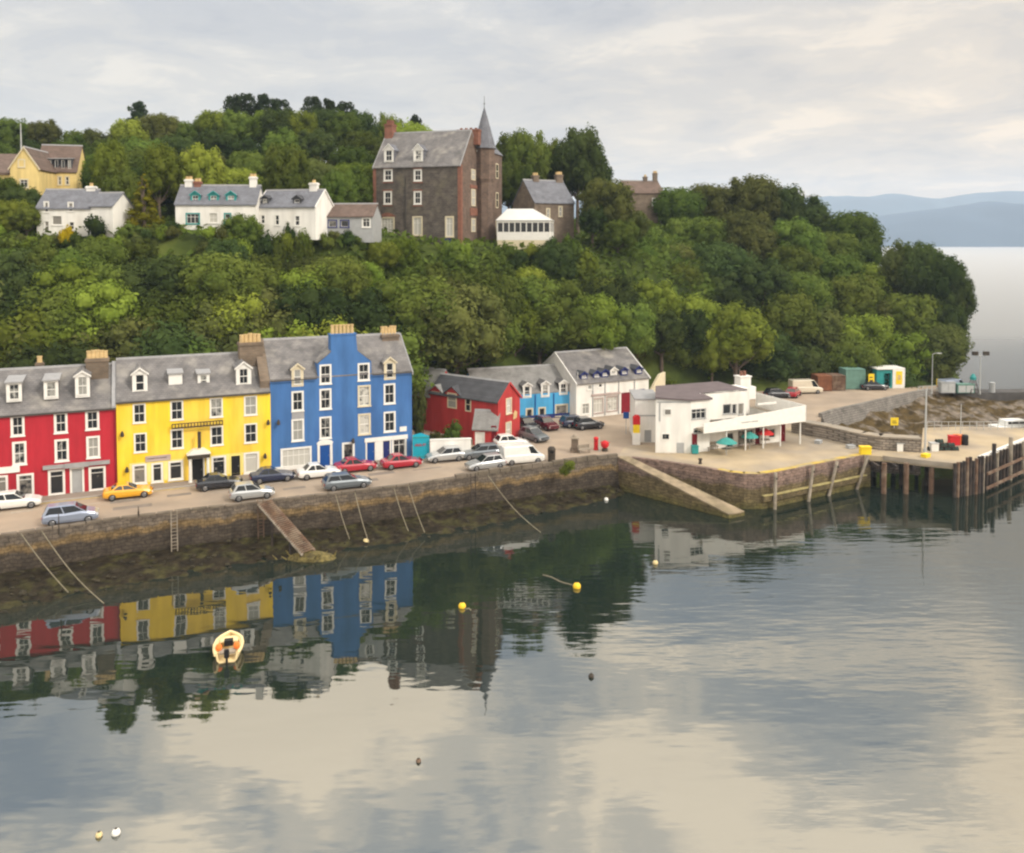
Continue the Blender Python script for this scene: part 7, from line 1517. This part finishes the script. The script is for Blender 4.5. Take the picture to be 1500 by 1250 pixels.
for i, p_ in enumerate(edge_pts(J[3], J[4], .45)):     # close-set fender piles round the corner and along the outer edge
    b = MB(); n = Vector((.15, -1)).normalized()*.22; q = p_+n; b.tube((q.x, q.y, -.9+.35*rr.random()), (q.x, q.y, S+.1+.5*rr.random()), .19, .18, 8); b.build('fender_pile', M['timber_rust'] if i % 3 == 1 else M['timber_dark'], t)
for i, p_ in enumerate(edge_pts(J[4], jend, .95)):
    n = Vector((d_.y, -d_.x))*.24; q = p_+n; tall = i in (3, 8, 14, 20)
    b = MB(); b.tube((q.x, q.y, -1.0), (q.x, q.y, S+(1.35 if tall else .15+.2*rr.random())), .24 if tall else .17, .22 if tall else .16, 8); b.build('fender_pile', M['timber_dark'] if i % 4 else M['timber_old'], t)
b = MB(); a, c_ = Vector(J[4]), Vector(jend); n = Vector((-d_.y, d_.x))
b.prism([tuple(a+n*.05), tuple(c_+n*.05), tuple(c_+n*.4), tuple(a+n*.4)], S+.022, S+.32); b.build('kerb', M['white_paint'], t)
b = MB(); a = Vector(J[4])+d_*.3; n2 = Vector((d_.y, -d_.x))
for z_ in (.35, 1.9): b.prism([tuple(a+n2*.45), tuple(c_+n2*.45), tuple(c_+n2*.62), tuple(a+n2*.62)], z_, z_+.28)
b.build('waling', M['timber_rust'], t)
b = MB(); nf = Vector((.1, -1)).normalized()
for a, c2 in ((J[1], J[2]), (J[2], J[3])): b.prism([a, c2, (c2[0]+.05, c2[1]-.12), (a[0]+.05, a[1]-.12)], S-.35, S+.12)
b.build('edge_beam', M['concrete'], t)
# beams in the dark below the deck
b = MB()
for k in range(5): x0, y0 = G(1290+k*26, 676); b.box(x0-.15, x0+.15, y0+.3, y0+9, S-.95, S-.56)
b.build('cross_beam', M['timber_dark'], t)
# gear on the jetty
for (px, py, m, s_, lab, nm, ct) in [(1397, 652, 'red_paint', .55, 'red fish box on the jetty deck', 'fish_box', 'fish box'), (1406, 651, 'orange_paint', .6, 'orange float bin beside the red fish box on the jetty', 'float_bin', 'bin'), (1413, 652, 'black_paint', .5, 'black drum at the right of the orange bin on the jetty', 'drum', 'drum')]:
    x, y = G(px, py); t = thing(nm, lab, ct, (x, y, S+.021)); b = MB()
    if nm == 'drum': b.lathe([(.38, 0), (.4, .3), (.38, .6), (.4, .9), (.36, 1.1)], n=14)
    else: b.prism([(-s_, -.35), (s_, -.35), (s_, .35), (-s_, .35)], 0, 1.0)
    b.build('shell', M[m], t); b = MB(); b.box(-s_*1.06, s_*1.06, -.4, .4, 1.102 if nm == 'drum' else 1.002, 1.16 if nm == 'drum' else 1.08) if nm != 'drum' else b.lathe([(.37, 1.102), (.3, 1.16)], n=14); b.build('lid', M[m], t)
for (px, w2, lab) in [(1318, .8, 'left'), (1331, .9, 'middle'), (1368, .8, 'right')]:
    x, y = G(px, 661); t = thing('white_bin', f'{lab} of three white square tubs by the rubble wall beside the jetty', 'tub', (x, y+.1, S+.025), 0, 'white tubs beside the jetty'); b = MB(); b.box(-w2/2, w2/2, -.4, .4, 0, .85); b.build('tub', M['white_paint'], t); b = MB(); b.box(-w2/2-.05, w2/2+.05, -.45, .45, .852, .92); b.build('rim', M['galv'], t)
# vertical timber fenders on the pier face
for k, (px, pyt, pyb) in enumerate([(1133, 693, 752), (1188, 683, 746), (1223, 676, 740), (1268, 668, 733)]):
    x0, y0 = G(px, pyt); x1, y1 = G(px+(7 if k < 2 else 4), pyb, 0.0); n = Vector((.35, -.94))
    t = thing('fender_timber', ['leftmost', 'second from left', 'third from left', 'rightmost'][k]+' pale vertical timber fender on the pier wall', 'fender', (0, 0, 0), 0, 'timber fenders on the pier wall'); b = MB(); b.tube((x0+n.x*.35, y0+n.y*.35, S+.12), (x1+n.x*.05, y0-.75, -1), .17, .18, 8); b.build('timber', M['timber_old'], t); b = MB(); b.lathe([(.2, S-.6), (.21, S-.35)], (x0+n.x*.36, y0+n.y*.37, 0), 8); b.build('iron_strap', M['iron'], t)

# ------------------------------------------------------------------ quay gangway, ladders, ropes
ax, ay = G(388, 737); bx_, by_ = G(452, 812, .45)
t = thing('gangway', 'long worn timber gangway sloping from the quay down to the seaweed', 'gangway'); A_ = Vector((ax, ay-.2, S+.1)); B_ = Vector((bx_, by_, .55)); dr_ = (B_-A_).normalized(); sd_ = Vector((-dr_.y, dr_.x, 0)).normalized(); up_ = dr_.cross(sd_)
for s in (-.62, .62): b = MB(); b.tube(tuple(A_+sd_*s), tuple(B_+sd_*s), .13, .13, 6); b.build('stringer', M['timber_old'] if s < 0 else M['timber_rust'], t)
b = MB(); n_ = 30
for i in range(n_): p_ = A_.lerp(B_, (i+.5)/n_); b.tube(tuple(p_-sd_*.7+Vector((0, 0, .14))), tuple(p_+sd_*.7+Vector((0, 0, .14))), .07, .07, 5)
b.build('treads', M['timber_rust'], t)
for f_ in (.35, .75):
    p_ = A_.lerp(B_, f_); b = MB()
    for s in (-.7, .7): b.tube(tuple(p_+sd_*s), (p_.x+sd_.x*s*1.1, p_.y+sd_.y*s*1.1, -.3), .1, .1, 6)
    b.build('trestle', M['timber_dark'], t)
b = MB(); b.lathe([(1.5, 0), (1.2, .35), (.6, .6), (.1, .7)], (bx_+.2, by_+.3, -.1), 12, sx=1.5, sy=.7)
for i in range(40): a = rr.random()*6.28; q = rr.random()*2.2; b.tube((bx_+q*math.cos(a)*1.3, by_+q*math.sin(a)*.6, .2), (bx_+q*math.cos(a)*1.3+rr.uniform(-.5, .5), by_+q*math.sin(a)*.6+rr.uniform(-.3, .3), .35+.3*rr.random()), .07, .03, 5)
tag(b.build('seaweed_clump', M['weed'], None), 'tangle of yellow seaweed heaped at the foot of the gangway', 'seaweed')
def ladder(px, py, pyb, label, m='timber_old'):
    x, y = G(px, py); n = Vector((.45, -.89)); t = thing('quay_ladder', label, 'ladder', (x+n.x*.5, y+n.y*.5, 0), R(24)); zb_ = max(-.2, .3)
    for s in (-.24, .24): b = MB(); b.tube((s, -.1, zb_), (s, .0, S+.55), .045, .045, 6); b.build('rail', M[m], t)
    b = MB()
    for i in range(12): z_ = lerp(zb_+.2, S+.2, i/11); b.tube((-.24, -.05, z_), (.24, -.05, z_), .025, .025, 5)
    b.build('rungs', M[m], t)
ladder(254, 755, 830, 'pale grey ladder fixed to the quay wall below the yellow house')
ladder(380, 737.5, 800, 'rusty steel ladder on the quay wall left of the gangway', 'timber_rust')
ladder(690, 700, 760, 'thin steel ladder on the quay wall below the silver hatchback', 'timber_dark')
def rope(p0, p1, sag, label, r=.04, m='rope'):
    a = Vector((*G(p0[0], p0[1]), S+.15)); b2 = Vector((*G(p1[0], p1[1], p1[2]), p1[2])); a += Vector((.2, -.45, 0)); pts = [a.lerp(b2, i/12)-Vector((0, 0, sag*math.sin(math.pi*i/12))) for i in range(13)]
    b = MB(); b.path([tuple(q) for q in pts], r, 6); tag(b.build('mooring_rope', M[m]), label, 'rope', 'mooring ropes hanging from the quay')
for i, (p0, p1, lab) in enumerate([((32, 782), (100, 868, .2), 'pale mooring rope slanting down the quay wall at the far left'), ((62, 778), (152, 884, .02), 'long pale mooring rope reaching the water below the red house'), ((490, 725), (512, 790, .5), 'mooring rope hanging straight below the grey estate car'), ((518, 722), (540, 795, .4), 'mooring rope ending beside a pale float below the blue house'),
     ((575, 716), (598, 778, .5), 'left of two close mooring ropes below the right corner of the blue house'), ((596, 713), (622, 780, .4), 'right of two close mooring ropes below the right corner of the blue house'), ((712, 697), (792, 780, .02), 'long curved mooring rope running into the water below the white van')]):
    rope(p0, p1, .5 if i in (1, 6) else .2, lab)

# ------------------------------------------------------------------ boat and buoys
x, y = G(335, 952, 0.15); t = thing('dinghy', 'small cream dinghy with orange fenders and an outboard moored on the calm water', 'dinghy', (x, y, -.12), R(104)); t.scale = (.66, .92, .9)
b = MB(); secs = []
for sx, hw, zk in [(-2.2, .72, .0), (-1.2, .86, -.05), (0, .92, -.06), (1.0, .80, .0), (1.7, .52, .12), (2.15, .2, .3), (2.35, .03, .48)]:
    zt = .72+.10*max(0, sx)/2.3; secs.append([(sx, -hw, zt), (sx, -hw*.93, .3), (sx, -hw*.55, zk), (sx, 0, zk-.06), (sx, hw*.55, zk), (sx, hw*.93, .3), (sx, hw, zt), (sx, hw*.84, zt), (sx, hw*.72, .22), (sx, 0, .18), (sx, -hw*.72, .22), (sx, -hw*.84, zt)])
b.loft(secs); b.build('hull', M['gel_cream'], t)
b = MB(); pts = [(-2.2, -.76), (-1.2, -.9), (0, -.96), (1, -.84), (1.7, -.56), (2.2, -.2), (2.42, 0), (2.2, .2), (1.7, .56), (1, .84), (0, .96), (-1.2, .9), (-2.2, .76)]
b.path([(p_[0], p_[1], .76+.09*max(0, p_[0])/2.3) for p_ in pts], .11, 8); b.build('gunwale', M['gel_cream'], t)
b = MB(); b.box(.55, 1.75, -.62, .62, .66, .74); b.build('foredeck', M['gel_cream'], t); b = MB(); b.box(-.1, .52, -.30, .30, .60, 1.0); b.build('console', M['black_paint'], t)
for yy in (-.28, .28): b = MB(); b.box(-1.55, -.75, yy-.26, yy+.26, .5, .66); b.build('seat', M['timber_old'], t)
for yy in (-.60, .60): b = MB(); b.lathe([(.02, .0), (.2, .12), (.24, .3), (.16, .5), (.05, .56)], (-1.0, yy, .6), 10); b.build('fender', M['orange_paint'], t)
b = MB(); b.box(-2.55, -2.22, -.17, .17, .55, 1.15); b.box(-2.45, -2.3, -.08, .08, -.2, .549); b.build('outboard_motor', M['black_paint'], t, bevel=.04)
def buoy(px, py, r, m, label, line=None, squash=1.0, group='mooring buoys on the harbour water'):
    x, y = G(px, py, 0); t = thing('buoy', label, 'buoy', (x, y, 0), 0, group); b = MB(); b.lathe([(r*math.sin(math.pi*i/12)+.001, r*.35-r*squash*math.cos(math.pi*i/12)) for i in range(13)], n=18); b.build('float', M[m], t, smooth=True)
    b = MB(); b.lathe([(.05, r*(.33+squash)), (.07, r*(.4+squash)), (.03, r*(.5+squash))], n=8); b.build('eye', M['iron'], t)
    if line: x2, y2 = G(line[0], line[1], 0); b = MB(); pts = [(lerp(0, x2-x, i/8), lerp(0, y2-y, i/8)+.12*math.sin(i*1.3), .03) for i in range(9)]; b.path(pts, .045, 6); b.build('pickup_line', M['rope'], t)
buoy(845, 861, .30, 'buoy_yellow', 'bright yellow round buoy trailing a pale line on the water', (795, 842))
buoy(677, 890, .27, 'buoy_yellow', 'orange yellow buoy with a short line on the dark reflection', (690, 894))
buoy(960, 826, .22, 'buoy_cream', 'cream buoy floating in the reflection of the white building')
buoy(866, 992, .17, 'iron', 'small dark float alone on the open water right of the dinghy')
buoy(613, 1116, .13, 'timber_rust', 'tiny dark brown float on the open water in the lower middle')
buoy(145, 1225, .15, 'buoy_cream', 'small buff float at the bottom left of the water')
buoy(170, 1222, .19, 'white_paint', 'white ball float beside the buff one at the bottom left')
buoy(536, 795, .28, 'buoy_cream', 'pale stranded float on the seaweed below the blue house'); buoy(888, 733, .22, 'white_paint', 'white float lying at the foot of the quay near the slipway')
# moored boat behind the jetty
x, y = G(1492, 634, 1.0); t = thing('motor_boat', 'white hulled boat moored behind the jetty at the right edge', 'boat', (x+1, y+2, .1), R(8)); b = MB(); secs = []
for sx, hw in [(-3.6, 1.1), (-2, 1.25), (0, 1.3), (2, 1.05), (3.1, .6), (3.9, .06)]: zt = 1.5+.12*max(0, sx); secs.append([(sx, -hw, zt), (sx, -hw*.8, .3), (sx, 0, -.2), (sx, hw*.8, .3), (sx, hw, zt)])
b.loft(secs); b.build('hull', M['gel_white'], t); b = MB(); b.box(-2.2, .8, -.8, .8, 1.45, 2.3); b.build('wheelhouse', M['gel_white'], t); b = MB(); b.box(-2.0, .6, -.82, -.801, 1.85, 2.2); b.build('windows', M['carglass'], t)

# ------------------------------------------------------------------ fishing gear on the pier and jetty
def creel(x, y, z, rz, label):
    t = thing('creel', label, 'creel', (x, y, z), rz, 'creels stacked on the jetty'); b = MB()
    for xx in (-.35, 0, .35): b.path([(xx, -.25, .02), (xx, -.25, .22), (xx, -.12, .4), (xx, .12, .4), (xx, .25, .22), (xx, .25, .02)], .025, 5)
    b.build('hoops', M['iron'], t); b = MB(); b.box(-.4, .4, -.27, .27, 0, .05); b.build('base_board', M['timber_dark'], t)
    b = MB(); b.extx([(-.235, .06), (.235, .06), (.235, .21), (.11, .385), (-.11, .385), (-.235, .21)], -.34, .34); b.build('netting', M['net'], t)
M['net'] = mat('dark_green_net', (0.03, 0.05, 0.045), .95, .4, 9)
cx0, cy0 = G(1382, 661); n_ = 0
for lay, cnt in ((0, 4), (1, 3), (2, 1)):
    for k in range(cnt): creel(cx0+(k+lay*.5)*.86-1.2, cy0+.3, S+.021+lay*.42, 0, f"{['bottom', 'middle', 'top'][lay]} layer creel, {['leftmost', 'second from left', 'third from left', 'rightmost'][k] if cnt > 1 else 'single one'}, of the stack on the jetty"); n_ += 1
for k, (px, py, m, lab) in enumerate([(1300, 657, 'door_blue', 'blue fish crate on the apron beside the rubble wall'), (1243, 655, 'grey_paint', 'grey fish crate on the apron near the rubble wall'), (1352, 668, 'yellow_paint', 'small yellow crate at the foot of the tall derrick post'), (1196, 648, 'grey_paint', 'pale grey crate where the rubble wall meets the waterfront building')]):
    x, y = G(px, py); t = thing('fish_crate', lab, 'crate', (x, y-.6, S+.022), .3*k); b = MB(); b.prism([(-.45, -.3), (.45, -.3), (.45, .3), (-.45, .3)], 0, .32); b.build('crate', M[m], t); b = MB(); ring_ = [(-.48, -.33), (.48, -.33), (.48, .33), (-.48, .33)]; b.prism(ring_, .322, .37); b.build('rim', M[m], t)
# railing along the back of the jetty
a, c_ = Vector(G(1356, 629)), Vector(G(1500, 629)); t = thing('railing', 'thin grey railing along the far side of the jetty deck', 'railing'); nn_ = 14
for i in range(nn_+1): p_ = a.lerp(c_, i/nn_); b = MB(); b.tube((p_.x, p_.y-.4, S), (p_.x, p_.y-.4, S+1.05), .035, .035, 6); b.build('post', M['galv'], t)
for z_ in (.55, 1.03): b = MB(); b.tube((a.x, a.y-.4, S+z_), (c_.x, c_.y-.4, S+z_), .028, .028, 6); b.build('rail', M['galv'], t)
a, c_ = Vector(G(1345, 577)), Vector(G(1398, 573)); t = thing('railing', 'grey railing at the turn of the headland road above the rocks', 'railing')
for i in range(9): p_ = a.lerp(c_, i/8); b = MB(); b.tube((p_.x, p_.y, S), (p_.x, p_.y, S+1.1), .04, .04, 6); b.build('post', M['galv'], t)
for z_ in (.55, 1.08): b = MB(); b.tube((a.x, a.y, S+z_), (c_.x, c_.y, S+z_), .03, .03, 6); b.build('rail', M['galv'], t)
